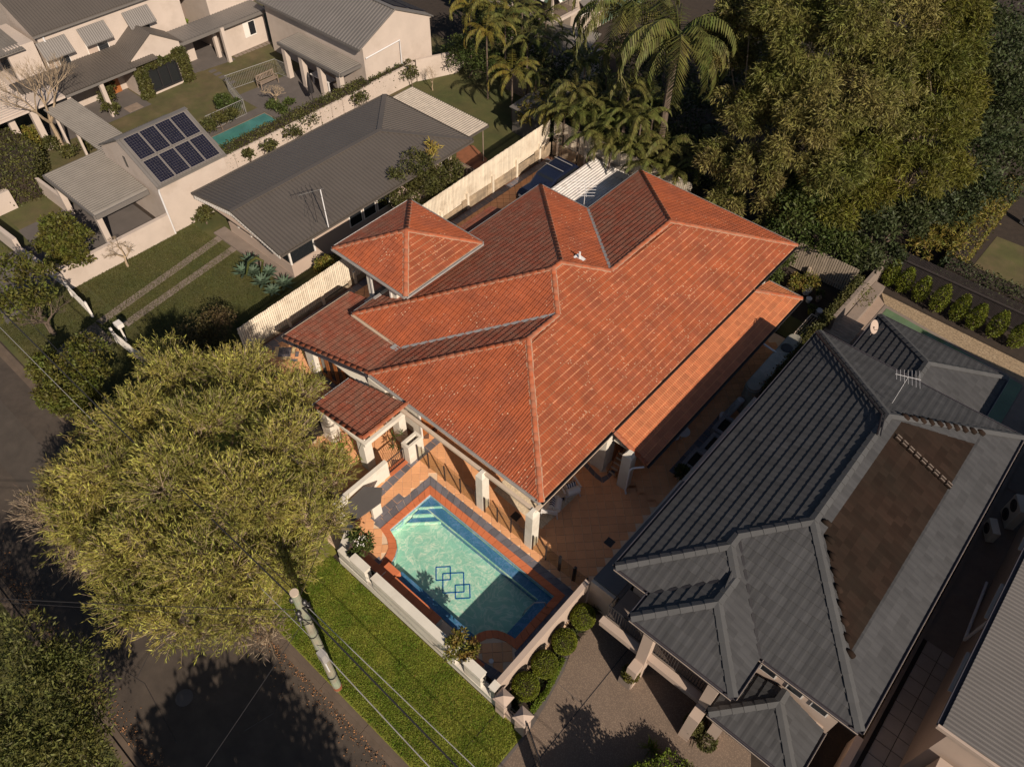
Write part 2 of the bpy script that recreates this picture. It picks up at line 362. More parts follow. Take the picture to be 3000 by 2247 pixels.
rff.face((X1, Y0, 3), (1, 0), (0, 1), TN, [(X1, Y0), (XR, Y0), (-15.1, 18.75)])
rff.face((X2, YA, 3), (1, 0), (0, 1), TN, [(X2, YA), (X1, YA), (-15.1, 20.88), (-16.875, 22.655)])
rff.face((X1, Y1, 3), (1, 0), (0, -1), TN, [(XR, Y1), (X1, Y1), (-15.1, 30.25)])
rff.face((X2, YB, 3), (1, 0), (0, -1), TN, [(X2, YB), (-16.875, 23.245), (-15.1, 25.02), (X1, YB)])
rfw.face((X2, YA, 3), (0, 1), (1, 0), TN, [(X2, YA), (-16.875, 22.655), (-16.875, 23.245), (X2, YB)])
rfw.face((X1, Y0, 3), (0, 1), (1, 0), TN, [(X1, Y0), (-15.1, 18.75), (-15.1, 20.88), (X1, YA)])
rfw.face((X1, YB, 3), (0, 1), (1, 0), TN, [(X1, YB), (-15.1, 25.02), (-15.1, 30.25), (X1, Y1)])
# low roofs on the left
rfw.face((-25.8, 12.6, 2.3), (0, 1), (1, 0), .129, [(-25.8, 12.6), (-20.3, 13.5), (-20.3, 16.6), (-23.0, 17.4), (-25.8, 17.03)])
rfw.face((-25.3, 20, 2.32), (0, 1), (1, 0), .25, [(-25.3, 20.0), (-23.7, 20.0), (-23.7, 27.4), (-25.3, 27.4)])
# tower roof
TX0, TX1, TY0, TY1, TZ = -26.75, -21.4, 17.1, 22.5, 4.7; tcx, tcy = (TX0+TX1)/2, (TY0+TY1)/2
tl, tb = (tcx, tcy), 0
rf.face((TX1, TY0, TZ), (0, 1), (-1, 0), TN, [(TX1, TY0), (TX1, TY1), (tcx, tcy)])
rff.face((TX0, TY0, TZ), (1, 0), (0, 1), TN, [(TX0, TY0), (TX1, TY0), (tcx, tcy)])
rff.face((TX0, TY1, TZ), (1, 0), (0, -1), TN, [(TX1, TY1), (TX0, TY1), (tcx, tcy)])
rfw.face((TX0, TY0, TZ), (0, 1), (1, 0), TN, [(TX0, TY0), (TX0, TY1), (tcx, tcy)])
# porch roof
rfw.face((-21.08, 10.75, 2.52), (0, 1), (1, 0), .166, [(-21.08, 10.75), (-17.62, 10.75), (-17.6, 13.35), (-21.08, 12.93)])
# side verandah roof
rf2 = Roof(mh, PROF_T, M_TERRA2, lift=.034, lip=mat('lean_to_lip', (.49, .19, .08), rough=.7, var=.2, rnd=.1))
rf2.face((-7.87, 18.4, 2.19), (0, 1), (-1, 0), TN, [(-7.87, 18.42), (-7.87, 32.75), (-9.86, 30.76), (-9.86, 18.42)])
rf2.face((-9.86, 32.75, 2.19), (1, 0), (0, -1), TN, [(-7.87, 32.75), (-9.86, 32.75), (-9.86, 30.76)])
rf.finish(110); rff.finish(90); rfw.finish(60); rf2.finish(40)
zt = lambda v: 3+TN*v
E1 = [((XR, Y0, 3), (-15.1, 18.75, zt(5.25))), ((X1, Y0, 3), (-15.1, 18.75, zt(5.25))), ((-15.1, 18.75, zt(5.25)), (-15.1, 20.88, zt(5.25))),
      ((-15.1, 20.88, zt(5.25)), (-16.875, 22.655, zt(7.025))), ((X2, YA, 3), (-16.875, 22.655, zt(7.025))), ((-16.875, 22.655, zt(7.025)), (-16.875, 23.245, zt(7.025))),
      ((X2, YB, 3), (-16.875, 23.245, zt(7.025))), ((-16.875, 23.245, zt(7.025)), (-15.1, 25.02, zt(5.25))), ((-15.1, 25.02, zt(5.25)), (-15.1, 30.25, zt(5.25))),
      ((-15.1, 30.25, zt(5.25)), (XR, Y1, 3)), ((-15.1, 30.25, zt(5.25)), (X1, Y1, 3)),
      ((-9.86, 30.76, 2.91), (-7.87, 32.75, 2.19)), ((-21.0, 10.78, 2.56), (-17.64, 10.78, 3.12)), ((-17.63, 10.78, 3.1), (-17.63, 13.4, 3.1)),
      ((-25.75, 12.65, 2.33), (-20.3, 13.52, 3.02)), ((-7.95, 18.46, 2.23), (-9.84, 18.46, 2.93))]
tz = TZ+TN*2.69
for cx_, cy_ in ((TX0, TY0), (TX1, TY0), (TX1, TY1), (TX0, TY1)): E1.append(((cx_, cy_, TZ), (tcx, tcy, tz)))
for i, (a, b) in enumerate(E1): ridge_caps(mh, a, b, M_CAPT, M_MORTAR, mortar=i not in (12, 13, 14, 15))
mb = MB()
for a, b in (((X1, YA, 3.05), (-15.1, 20.88, zt(5.25)+.05)), ((X1, YB, 3.05), (-15.1, 25.02, zt(5.25)+.05))): mb.beam(a, b, .16, .03)
mb.box(X1-.45, YA-.35, 3.0, X1+.05, YA+.1, 3.03); mb.build('valley_flashing', M_GUT, mh)
for a, b, o_, m_ in (((XR, Y0, 3), (XR, Y1, 3), (1, 0, 0), M_DKMET), ((X1+.1, Y0, 3), (XR, Y0, 3), (0, -1, 0), M_GUT), ((X2, YA, 3), (X1, YA, 3), (0, -1, 0), M_FASC),
                 ((X2, YA, 3), (X2, YB, 3), (-1, 0, 0), M_GUT), ((X1, Y1, 3), (XR, Y1, 3), (0, 1, 0), M_GUT), ((X2, YB, 3), (X1, YB, 3), (0, 1, 0), M_GUT), ((X1, YB, 3), (X1, Y1, 3), (-1, 0, 0), M_GUT),
                 ((TX0, TY0, TZ), (TX1, TY0, TZ), (0, -1, 0), M_GUT), ((TX1, TY0, TZ), (TX1, TY1, TZ), (1, 0, 0), M_GUT), ((TX0, TY1, TZ), (TX1, TY1, TZ), (0, 1, 0), M_GUT), ((TX0, TY0, TZ), (TX0, TY1, TZ), (-1, 0, 0), M_WFRAME),
                 ((-7.87, 18.42, 2.19), (-7.87, 32.75, 2.19), (1, 0, 0), M_DKMET), ((-9.8, 32.75, 2.19), (-7.87, 32.75, 2.19), (0, 1, 0), M_GUT), ((-25.8, 12.6, 2.3), (-25.8, 17.0, 2.3), (-1, 0, 0), M_FASC),
                 ((-25.8, 12.55, 2.28), (-20.35, 13.44, 2.96), (.16, -.99, 0), M_GUTG), ((-21.08, 10.75, 2.5), (-21.08, 12.93, 2.5), (-1, 0, 0), M_WFRAME)):
    gutter(mh, a, b, m_, o_)
# eaves, fascia and beams
mb = MB()
mb.box(X1, Y0+.02, 2.84, XR-.02, Y0+.06, 2.98); mb.box(XR-.06, Y0+.06, 2.82, XR-.02, Y1, 2.98); mb.box(X2+.02, YA+.02, 2.75, X1, YA+.06, 2.98); mb.box(X2+.02, YA+.06, 2.75, X2+.06, YB, 2.98)
mb.box(TX0+.02, TY0+.02, TZ-.12, TX1-.02, TY0+.06, TZ-.02); mb.box(TX1-.06, TY0+.06, TZ-.12, TX1-.02, TY1, TZ-.02); mb.box(TX0+.02, TY0+.06, TZ-.12, TX0+.06, TY1, TZ-.02)
mb.build('fascia', M_FASC, mh)
mb = MB(); mb.box(-18.0, 13.12, 2.58, -9.82, 13.28, 2.70); mb.box(-9.98, 13.28, 2.58, -9.82, 18.2, 2.70); mb.build('verandah_beam', M_FASC, mh)
mb = MB(); mb.box(-21.0, 10.82, 2.30, -17.68, 10.98, 2.50); mb.box(-17.84, 10.98, 2.30, -17.68, 13.4, 2.52); mb.box(-21.0, 10.98, 2.30, -20.86, 12.9, 2.5)
mb.slab([(-20.98, 10.82, 2.5), (-17.66, 10.82, 3.04), (-17.66, 10.9, 3.04), (-20.98, 10.9, 2.5)], .2)
mb.build('porch_beam', M_RENDER, mh)
mb = MB()
for x0, y0, x1, y1, z in ((X1+.06, Y0+.06, XR-.06, Y1-.06, 2.74), (X2+.06, YA+.06, X1+.06, YB-.06, 2.76), (TX0+.06, TY0+.06, TX1-.06, TY1-.06, TZ-.09), (-25.6, 13.2, X1, 17.0, 2.2), (-9.8, 18.6, -7.95, 32.6, 2.15)):
    mb.box(x0, y0, z-.03, x1, y1, z)
mb.build('soffit', M_RENDER, mh)
# walls
mb = MB(); H_ = 2.7
mb.box(-19.9, 18.2, 0, -10.4, 34.0, H_); mb.box(-10.39, 18.2, 0, -9.92, 31.5, H_); mb.box(-23.2, 18.2, 0, -19.91, 29.8, H_); mb.box(-24.95, 13.42, 0, -20.4, 18.19, 2.18); mb.box(-20.39, 13.9, 0, -17.6, 18.19, H_); mb.box(-25.0, 13.12, 0, -24.32, 13.41, 2.15)
mb.box(-24.85, 17.5, 2.2, -22.6, 21.6, TZ-.2); mb.box(-24.85, 18.3, 0, -23.21, 22.1, 2.19); mb.box(-20.39, 13.42, 0, -19.2, 13.89, 2.7)
mb.build('wall', M_RENDER, mh)
def column(x0, y0, x1, y1, z1, par=mh, m=M_RENDER, cap=.13):
    mb = MB(); mb.box(x0, y0, 0, x1, y1, z1-cap); cx, cy = (x0+x1)/2, (y0+y1)/2; hx, hy = (x1-x0)/2, (y1-y0)/2
    b = [(x0, y0, z1-cap+.001), (x1, y0, z1-cap+.001), (x1, y1, z1-cap+.001), (x0, y1, z1-cap+.001)]; t = [(cx+a*hx*.45, cy+c*hy*.45, z1) for a, c in ((-1, -1), (1, -1), (1, 1), (-1, 1))]
    mb.add(b+t, [(4, 5, 6, 7), (0, 1, 5, 4), (1, 2, 6, 5), (2, 3, 7, 6), (3, 0, 4, 7)]); return mb.build('column', m, par)
column(-10.13, 12.88, -9.75, 13.35, 2.75, cap=.25); column(-12.98, 12.9, -12.59, 13.33, 2.75, cap=.25)
column(-21.08, 10.85, -20.4, 11.35, 2.32, cap=.02); column(-18.5, 10.95, -18.03, 11.4, 2.32, cap=.02); column(-18.5, 13.05, -18.0, 13.45, 2.32, cap=.02); column(-21.05, 12.5, -20.6, 12.92, 2.32, cap=.02)
column(-8.95, 18.05, -8.48, 18.5, 2.6, cap=.2); column(-10.4, 18.19, -9.88, 18.6, 2.72, cap=.03); column(-8.7, 31.9, -8.3, 32.3, 2.15, cap=.02)
# glazed timber doors on the front left wall
def french(x0, x1, y, z1, n, par, fac=(0, -1, 0)):
    wd = (x1-x0)/n
    for i in range(n):
        a, b = x0+i*wd+.015, x0+(i+1)*wd-.015; mb = MB()
        mb.box(a, y-.06, .04, a+.12, y-.01, z1); mb.box(b-.12, y-.06, .04, b, y-.01, z1); mb.box(a+.12, y-.06, .04, b-.12, y-.01, .3); mb.box(a+.12, y-.06, z1-.14, b-.12, y-.01, z1)
        d = mb.build('glazed_door', M_WOODW, par); g = MB(); g.box(a+.12, y-.035, .3, b-.12, y-.025, z1-.14); g.build('pane', M_GLASS, d)
        c = MB(); c.box(a+.16, y-.024, .3, a+.30, y-.012, z1-.14); c.build('curtain', M_CLOTH, d)
french(-24.28, -20.9, 13.41, 2.1, 5, mh)
mb = MB(); mb.box(-17.6, 13.98, .05, -17.54, 14.9, 2.3); d = mb.build('entry_door', M_WOODW, mh)
for k in range(3):
    q = MB(); q.box(-17.54, 14.08, .2+k*.7, -17.52, 14.8, .75+k*.7); q.build('door_panel', M_WOODW, d)
mb = MB(); mb.box(-17.62, 13.9, 0, -17.5, 13.98, 2.5); mb.box(-17.62, 14.9, 0, -17.5, 15.0, 2.5); mb.build('door_frame', M_WFRAME, mh)
# tower window
mb = MB(); wy = 17.49
for x0, x1, z0, z1 in ((-24.5, -24.38, 2.6, 4.4), (-23.05, -22.93, 2.6, 4.4), (-24.38, -23.05, 2.6, 2.7), (-24.38, -23.05, 4.3, 4.4)): mb.box(x0, wy-.06, z0, x1, wy, z1)
wnd = mb.build('window', M_WFRAME, mh); g = MB(); g.box(-24.38, wy-.02, 2.7, -23.05, wy-.01, 4.3); g.build('pane', M_GLASS, wnd)
mb = MB(); mb.box(-23.9, 17.0, 3.02, -23.75, 17.45, 3.15); mb.box(-24.6, 16.9, 2.5, -24.1, 17.5, 2.53); mb.build('roof_flashing', M_GUT, mh)
# side door and trellis of the verandah side, downpipes, vent pipe
mb = MB(); mb.box(-9.92, 19.0, 0, -9.86, 20.0, 2.1); mb.box(-12.2, 18.13, 0, -10.9, 18.19, 2.1); mb.build('side_door', M_WOODW, mh)
mb = MB(); mb.tube([(-7.95, 18.35, 2.1), (-8.35, 18.1, 1.9), (-8.42, 18.0, 1.8), (-8.42, 18.0, .12), (-8.3, 17.9, .06)], .045, 8); mb.tube([(-7.8, 28.6, 2.0), (-6.6, 28.65, 1.8)], .05, 8); mb.build('downpipe', M_PVC, mh)
mb = MB(); p = K(2, 1, 820, 575, 4.3)
for _ in range(12): p = K(2, 1, 820, 575, 3+TN*(YB-p.y)+.03)
mb.tube([p, p+V((0, 0, .42))], .055, 8); mb.slab([p+V((-.25, -.2, .08)), p+V((.25, -.2, .0)), p+V((.25, .2, .0)), p+V((-.25, .2, .08))], .02); mb.build('vent_pipe', M_PVC, mh)
def antenna(name, label, base, h, n, ang, m, tilt=0, s=1.0, par=None, legs=False):
    t = thing(name, label, 'antenna', tuple(base)); b = V(base); mb = MB(); top = b+V((0, 0, h)); mb.tube([b, top], .018*s, 6); mb.build('mast', m, t)
    dx = V((math.cos(ang), math.sin(ang), 0)); dy = V((-dx.y, dx.x, 0)); L_ = 1.3*s
    q = MB(); q.tube([top-dx*L_*.6, top+dx*L_*.6], .014*s, 5); q.build('boom', m, t)
    for i in range(n):
        c = top+dx*L_*(-.55+1.1*i/(n-1)); l = (.45+.35*i/(n-1))*s
        e = MB(); e.tube([c-dy*l, c+dy*l], .011*s, 5); e.build('element', m, t)
    if legs:
        e = MB()
        for k in range(3):
            a = ang+2.1*k; e.tube([b+V((math.cos(a)*.9, math.sin(a)*.9, 0)), b+V((0, 0, h*.75))], .006, 4)
        e.build('guy_wire', m, t)
    return t
antenna('roof_antenna', 'white television antenna standing behind the valley of the orange tiled roof', K(2, 0, 858, 1655, 3.1), 1.1, 6, 2.3, M_PVC)
# ---------------- grey tiled house (right) ----------------
TG, ZE = .418, 4.65
gh = thing('grey_tiled_house', 'two storey cream house under a charcoal tiled hip roof right of the orange paved courtyard', 'house', (-1, 20, 0))
rg = Roof(gh, PROF_G, M_GTILE, gauge=.36, width=.30, lift=.036); ru = Roof(gh, PROF_G, M_GUNPT, gauge=.36, width=.30, lift=.032)
GX0, GX1, GY0, GY1 = -5.49, 3.62, 12.95, 28.35; gm = (GX0+GX1)/2; hw = (GX1-GX0)/2
HY0, GXa, GYn, GXn = 12.4, .08, 11.2, -3.96           # left bay front, bay right side, nose front, nose left
sm = (GX0+GXa)/2; shw = (GXa-GX0)/2; nm = (GXn+GXa)/2; nhw = (GXa-GXn)/2
# left (-X) face
rg.face((GX0, HY0, ZE), (0, 1), (1, 0), TG, [(GX0, HY0), (sm, HY0+shw), (sm, GY0+ (sm-GX0)), (gm, GY0+hw), (gm, GY1-hw), (GX0, GY1)])
rg.face((GX0, GY1, ZE), (1, 0), (0, -1), TG, [(GX0, GY1), (GX1, GY1), (gm, GY1-hw)])
# front faces
rg.face((GXa, GY0, ZE), (1, 0), (0, 1), TG, [(GXa, GY0), (GX1, GY0), (gm, GY0+hw), (sm, GY0+sm-GX0)])
rg.face((GX0, HY0, ZE), (1, 0), (0, 1), TG, [(GX0, HY0), (GXn, HY0), (nm, HY0+nhw), (sm, HY0+shw)])
rg.face((GXn, GYn, ZE), (1, 0), (0, 1), TG, [(GXn, GYn), (GXa, GYn), (nm, GYn+nhw)])
rg.face((GXn, GYn, ZE), (0, 1), (1, 0), TG, [(GXn, GYn), (nm, GYn+nhw), (nm, HY0+nhw), (GXn, HY0)])
rg.face((GXa, GYn, ZE), (0, 1), (-1, 0), TG, [(GXa, GYn), (GXa, GY0), (sm, GY0+sm-GX0), (sm, HY0+shw), (nm, HY0+nhw), (nm, GYn+nhw)])
# right face with the unpainted patch
a0, a1 = -.45, 2.2
yh0 = lambda x: GY0+(GX1-x); yh1 = lambda x: GY1-(GX1-x)
rg.face((GX1, GY0, ZE), (0, 1), (-1, 0), TG, [(GX1, GY0), (GX1, GY1), (a1, yh1(a1)), (a1, yh0(a1))])
rg.face((GX1, GY0, ZE), (0, 1), (-1, 0), TG, [(a0, yh0(a0)), (a0, yh1(a0)), (gm, GY1-hw), (gm, GY0+hw)])
rg.face((GX1, GY0, ZE), (0, 1), (-1, 0), TG, [(a1, yh0(a1)), (a1, yh0(a1)+.4), (a0, yh0(a0)+.4), (a0, yh0(a0))])
rg.face((GX1, GY0, ZE), (0, 1), (-1, 0), TG, [(a1, yh1(a1)-.9), (a1, yh1(a1)), (a0, yh1(a0)), (a0, yh1(a0)-.25)])
ru.face((GX1, GY0, ZE), (0, 1), (-1, 0), TG, [(a1, yh0(a1)+.4), (a1, yh1(a1)-.9), (a0, yh1(a0)-.25), (a0, yh0(a0)+.4)])
# porch roof, back roof
PX0, PX1, PY0, PY1, PZ = -.28, 2.95, 11.05, 13.15, 2.7; pm = (PX0+PX1)/2; ph = (PX1-PX0)/2
rg.face((PX0, PY0, PZ), (0, 1), (1, 0), TG, [(PX0, PY0), (pm, PY0+ph), (pm, PY1), (PX0, PY1)])
rg.face((PX1, PY0, PZ), (0, 1), (-1, 0), TG, [(PX1, PY0), (PX1, PY1), (pm, PY1), (pm, PY0+ph)])
rg.face((PX0, PY0, PZ), (1, 0), (0, 1), TG, [(PX0, PY0), (PX1, PY0), (pm, PY0+ph)])
BX0, BX1, BY0, BY1, BZ = -4.1, 2.16, 28.0, 33.5, 2.85; bm = (BX0+BX1)/2; bh = (BX1-BX0)/2
rg.face((BX0, BY0, BZ), (0, 1), (1, 0), TG, [(BX0, BY0), (bm, BY0), (bm, BY1-bh), (BX0, BY1)])
rg.face((BX1, BY0, BZ), (0, 1), (-1, 0), TG, [(BX1, BY0), (BX1, BY1), (bm, BY1-bh), (bm, BY0)])
rg.face((BX0, BY1, BZ), (1, 0), (0, -1), TG, [(BX0, BY1), (BX1, BY1), (bm, BY1-bh)])
rg.finish(240); ru.finish(60)
zg = lambda v, z=ZE: z+TG*v
for a, b in (((GX0, HY0, ZE), (sm, HY0+shw, zg(shw))), ((sm, HY0+shw, zg(shw)), (sm, GY0+sm-GX0, zg(shw))), ((sm, GY0+sm-GX0, zg(shw)), (gm, GY0+hw, zg(hw))), ((gm, GY0+hw, zg(hw)), (gm, GY1-hw, zg(hw))),
             ((GX0, GY1, ZE), (gm, GY1-hw, zg(hw))), ((GX1, GY1, ZE), (gm, GY1-hw, zg(hw))), ((GX1, GY0, ZE), (gm, GY0+hw, zg(hw))), ((GXn, GYn, ZE), (nm, GYn+nhw, zg(nhw))), ((GXa, GYn, ZE), (nm, GYn+nhw, zg(nhw))),
             ((nm, GYn+nhw, zg(nhw)), (nm, HY0+nhw, zg(nhw))), ((nm, HY0+nhw, zg(nhw)), (sm, HY0+shw, zg(shw))), ((PX0, PY0, PZ), (pm, PY0+ph, zg(ph, PZ))), ((PX1, PY0, PZ), (pm, PY0+ph, zg(ph, PZ))), ((pm, PY0+ph, zg(ph, PZ)), (pm, PY1, zg(ph, PZ))),
             ((BX0, BY1, BZ), (bm, BY1-bh, zg(bh, BZ))), ((BX1, BY1, BZ), (bm, BY1-bh, zg(bh, BZ))), ((bm, BY0, zg(bh, BZ)), (bm, BY1-bh, zg(bh, BZ)))):
    ridge_caps(gh, a, b, M_GCAP, None, rad=.15, step=.42, angular=True, mortar=False, flat=.5)
for a, b in (((GXn, HY0, ZE+.03), (nm, HY0+nhw, zg(nhw)+.03)), ((GXa, GY0, ZE+.03), (sm, GY0+sm-GX0, zg(shw)+.03))):
    mb = MB(); mb.beam(a, b, .10, .03); mb.build('valley', M_DKMET, gh)
for a, b, o_ in (((GX0, HY0, ZE), (GX0, GY1, ZE), (-1, 0, 0)), ((GX0, HY0, ZE), (GXn, HY0, ZE), (0, -1, 0)), ((GXn, GYn, ZE), (GXn, HY0, ZE), (-1, 0, 0)), ((GXn, GYn, ZE), (GXa, GYn, ZE), (0, -1, 0)), ((GXa, GYn, ZE), (GXa, GY0, ZE), (1, 0, 0)),
                 ((GXa, GY0, ZE), (GX1, GY0, ZE), (0, -1, 0)), ((GX1, GY0, ZE), (GX1, GY1, ZE), (1, 0, 0)), ((GX0, GY1, ZE), (GX1, GY1, ZE), (0, 1, 0)), ((PX0, PY0, PZ), (PX0, PY1, PZ), (-1, 0, 0)), ((PX0, PY0, PZ), (PX1, PY0, PZ), (0, -1, 0)), ((PX1, PY0, PZ), (PX1, PY1, PZ), (1, 0, 0)),
                 ((BX0, BY1, BZ), (BX1, BY1, BZ), (0, 1, 0)), ((BX0, BY0, BZ), (BX0, BY1, BZ), (-1, 0, 0)), ((BX1, BY0, BZ), (BX1, BY1, BZ), (1, 0, 0))):
    gutter(gh, a, b, M_GUTG, o_, .12, .11)
    a_, b_, o2 = V(a), V(b), V(o_); mb = MB(); mb.beam(a_+o2*.135-V((0, 0, .01)), b_+o2*.135-V((0, 0, .01)), .012, .03); mb.build('gutter_lip', M_FASC, gh)
ORD = ['nearest', 'second', 'third', 'fourth', 'fifth', 'sixth', 'seventh', 'eighth', 'ninth', 'tenth']
# stacks of loose tiles waiting on the unpainted patch
st_ = []
for i in range(9): st_.append((K(3, 2, 1190+(1590-1190)*i/8, 515+(900-515)*i/8, 6.3-1.05*i/8), 'straight stack of loose roof tiles on the brown patch, number %d from the ridge' % (i+1)))
proto = None
for i, (p, lb) in enumerate(st_):
    z = ZE+TG*(GX1-p.x)+.05; p = V((p.x, p.y, z))
    if proto is None:
        proto = thing('tile_stack', 'short pile of loose tiles on the brown roof patch, nearest the ridge', 'tile stack', tuple(p), 'tile stacks lined up across the brown roof patch')
        for k in range(4):
            q = MB(); q.obox(p+V((0, k*.07-.1, .06)), V((.10, 0, -.042)), V((0, .012, 0)), V((.015, 0, .04))); q.build('loose_tile', M_CONC if k % 2 else M_GUNPT, proto)
    else: copy_tree(proto, tuple(p))['label'] = 'short pile of loose tiles on the brown roof patch, %s' % ['', 'second down from the ridge', 'third down from the ridge', 'fourth down from the ridge', 'middle pile of the line', 'fourth up from the lower end', 'third up from the lower end', 'second up from the lower end', 'last pile at the lower end'][i]
proto = None
for i in range(19):
    if i < 10: q_ = K(3, 2, 1205+(1825-1205)*i/9, 395+(495-395)*i/9, 5.9-.9*i/9)
    else: j = i-10; q_ = K(3, 3, 590+(790-590)*(j-.0)/8, -290+(740+290)*j/8, 6.2-1.0*j/8)
    p = V((q_.x, q_.y, ZE+TG*(GX1-q_.x)+.06))
    if proto is None:
        proto = thing('loose_ridge_tile', 'dark round loose ridge tile lying beside a hip of the charcoal roof', 'roof tile', tuple(p), 'loose ridge tiles laid along the hips of the charcoal roof')
        q = MB(); q.tube([p+V((-.16, 0, .04)), p+V((.0, 0, .02)), p+V((.16, 0, -.07))], [.06, .11, .10], 8); q.build('shell', M_GUNPT, proto, smooth=True)
    else: tt_ = copy_tree(proto, tuple(p), rz=random.uniform(-.3, .3))
    (proto if i == 0 else tt_)['label'] = ('dark loose ridge tile by the upper hip, %s from the ridge' % ORD[i]) if i < 10 else ('dark loose ridge tile by the long lower hip, %s from the ridge' % ORD[i-10])
# walls
mb = MB(); mb.box(-4.95, 13.3, 0, 3.1, 27.8, ZE-.15); mb.box(-3.95, 27.81, 0, 2.0, 33.1, BZ-.15); mb.build('wall', M_RENDER2, gh)
mb = MB(); mb.box(GX0+.05, HY0+.05, ZE-.14, GXa-.03, GY1-.05, ZE-.1); mb.box(GXa-.03, GY0+.05, ZE-.14, GX1-.05, GY1-.05, ZE-.1); mb.box(GXn+.05, GYn+.05, ZE-.14, GXa-.03, HY0+.05, ZE-.1); mb.box(PX0+.04, PY0+.04, PZ-.13, PX1-.04, 13.3, PZ-.09)
mb.build('soffit', M_RENDER2, gh)
for i, x in enumerate((.55, 1.55, 2.45)):
    mb = MB(); mb.box(x-.3, 13.25, 3.35, x+.3, 13.3, 4.2); wn = mb.build('window', M_WFRAME, gh); g = MB(); g.box(x-.25, 13.24, 3.4, x+.25, 13.25, 4.15); g.build('pane', M_GLASS, wn)
mb = MB(); mb.box(-4.4, 13.25, 2.9, -3.9, 13.3, 3.8); wn = mb.build('window', M_WFRAME, gh); g = MB(); g.box(-4.35, 13.24, 2.95, -3.95, 13.25, 3.75); g.build('pane', M_GLASS, wn)
# balcony: slab, kerb wall, balustrade, pillars
mb = MB(); mb.box(-5.15, 11.72, 1.75, -.42, 13.29, 2.0); mb.build('balcony_floor', M_CONC, gh)
mb = MB(); mb.box(-5.2, 11.5, 1.6, -.42, 11.71, 2.1); mb.box(-5.2, 11.42, 2.02, -.42, 11.499, 2.1); mb.build('balcony_edge', M_RENDER2, gh)
def railing(name, a, b, h, par, m=M_DKMET, gap=.11, post=None, r=.009, top=.02, low=.08):
    a, b = V(a), V(b); mb = MB(); up = V((0, 0, 1)); d = b-a; n = max(2, int(d.length/gap))
    mb.tube([a+up*h, b+up*h], top, 6); rl = mb.build(name, m, par)
    q = MB(); q.tube([a+up*low, b+up*low], top*.8, 6); q.build('bottom_rail', m, par)
    for i in range(n+1):
        c = a+d*(i/n); q = MB(); q.tube([c+up*low, c+up*h], r, 4); q.build('baluster', m, par)
    return rl
railing('rail', (-5.1, 11.78, 2.05), (-3.45, 11.78, 2.05), .95, gh, r=.016, top=.03); railing('rail', (-3.0, 11.78, 2.05), (-.8, 11.78, 2.05), .95, gh, r=.016, top=.03); railing('rail', (-5.1, 11.78, 2.05), (-5.1, 13.2, 2.05), .95, gh)
mb = MB(); mb.box(-3.4, 11.36, 0, -3.0, 11.8, ZE-.14); mb.build('pillar', M_RENDER2, gh)
mb = MB(); mb.box(-3.42, 10.9, 0, -3.02, 11.359, 1.6); mb.build('pillar_base', M_RENDER2, gh); mb = MB(); mb.box(-.77, 11.3, 0, -.37, 11.9, ZE-.6); mb.build('pillar', M_RENDER2, gh)
mb = MB(); mb.box(-.76, 10.72, 0, -.36, 11.29, 2.2); mb.build('pillar', M_RENDER2, gh); mb = MB(); mb.box(0, 11.15, 0, .4, 11.75, 2.45); mb.build('pillar', M_RENDER2, gh)
mb = MB(); mb.box(-4.9, 13.2, 0, -3.3, 13.29, 1.7); mb.box(-3.0, 13.2, 0, -.6, 13.29, 1.7); mb.build('garage_door', M_CONCD, gh)
# low dark side roof along the courtyard and end wall
zs = 1.95
mb = MB(); mb.slab([V((-6.45, 12.75, zs)), V((-5.1, 12.75, zs+.05)), V((-5.1, 19.0, zs+.05)), V((-6.3, 19.0, zs))], .08); mb.build('side_roof', M_ROOFD, gh)
mb = MB(); mb.box(-6.45, 12.6, 0, -5.25, 12.74, 1.9); mb.box(-6.45, 12.74, 0, -6.35, 19.0, 1.86); mb.build('side_wall', M_FASC, gh)
mb = MB(); hp = [V((GX0, GY1, ZE+.12)).lerp(V((gm, GY1-hw, zg(hw)+.12)), t_)+V((-.12, -.12, 0)) for t_ in (.02, .5, 1.0)]; mb.tube(hp+[hp[-1]+V((.3, -1.2, .05))], .03, 6); mb.tube([q_+V((-.09, -.09, 0)) for q_ in hp]+[hp[-1]+V((.2, -1.2, .05))], .03, 6); mb.build('roof_conduit', M_DKMET, gh, kind=None)
antenna('roof_antenna', 'thin television antenna on the ridge side of the charcoal tiled roof', K(3, 2, 1135, 235, 6.0), 1.7, 7, .4, M_PVC, s=.6)
# satellite dish
p = K(3, 1, 965, 1190, 3.3); t = thing('satellite_dish', 'pinkish oval satellite dish at the corner of the low charcoal roof', 'satellite dish', tuple(p))
mb = MB(); n = 20; ax = V((.55, -.1, .35)).normalized(); sx = V((0, 0, 1)).cross(ax).normalized(); sy = ax.cross(sx); vs = []
for r_, d_ in ((0.02, -.07), (.16, -.05), (.32, 0)): vs += [p+V((0, 0, .55))+ax*d_+sx*math.cos(2*math.pi*k/n)*r_+sy*math.sin(2*math.pi*k/n)*r_*1.1 for k in range(n)]
mb.add(vs, [(i*n+k, i*n+(k+1) % n, (i+1)*n+(k+1) % n, (i+1)*n+k) for i in range(2) for k in range(n)]+[tuple(range(n))]); mb.build('dish', M_RENDER2, t)
mb = MB(); mb.tube([p, p+V((0, 0, .55))], .025, 6); mb.tube([p+V((0, 0, .3)), p+V((0, 0, .5))+ax*.5], .012, 5); mb.build('arm', M_CONC, t)
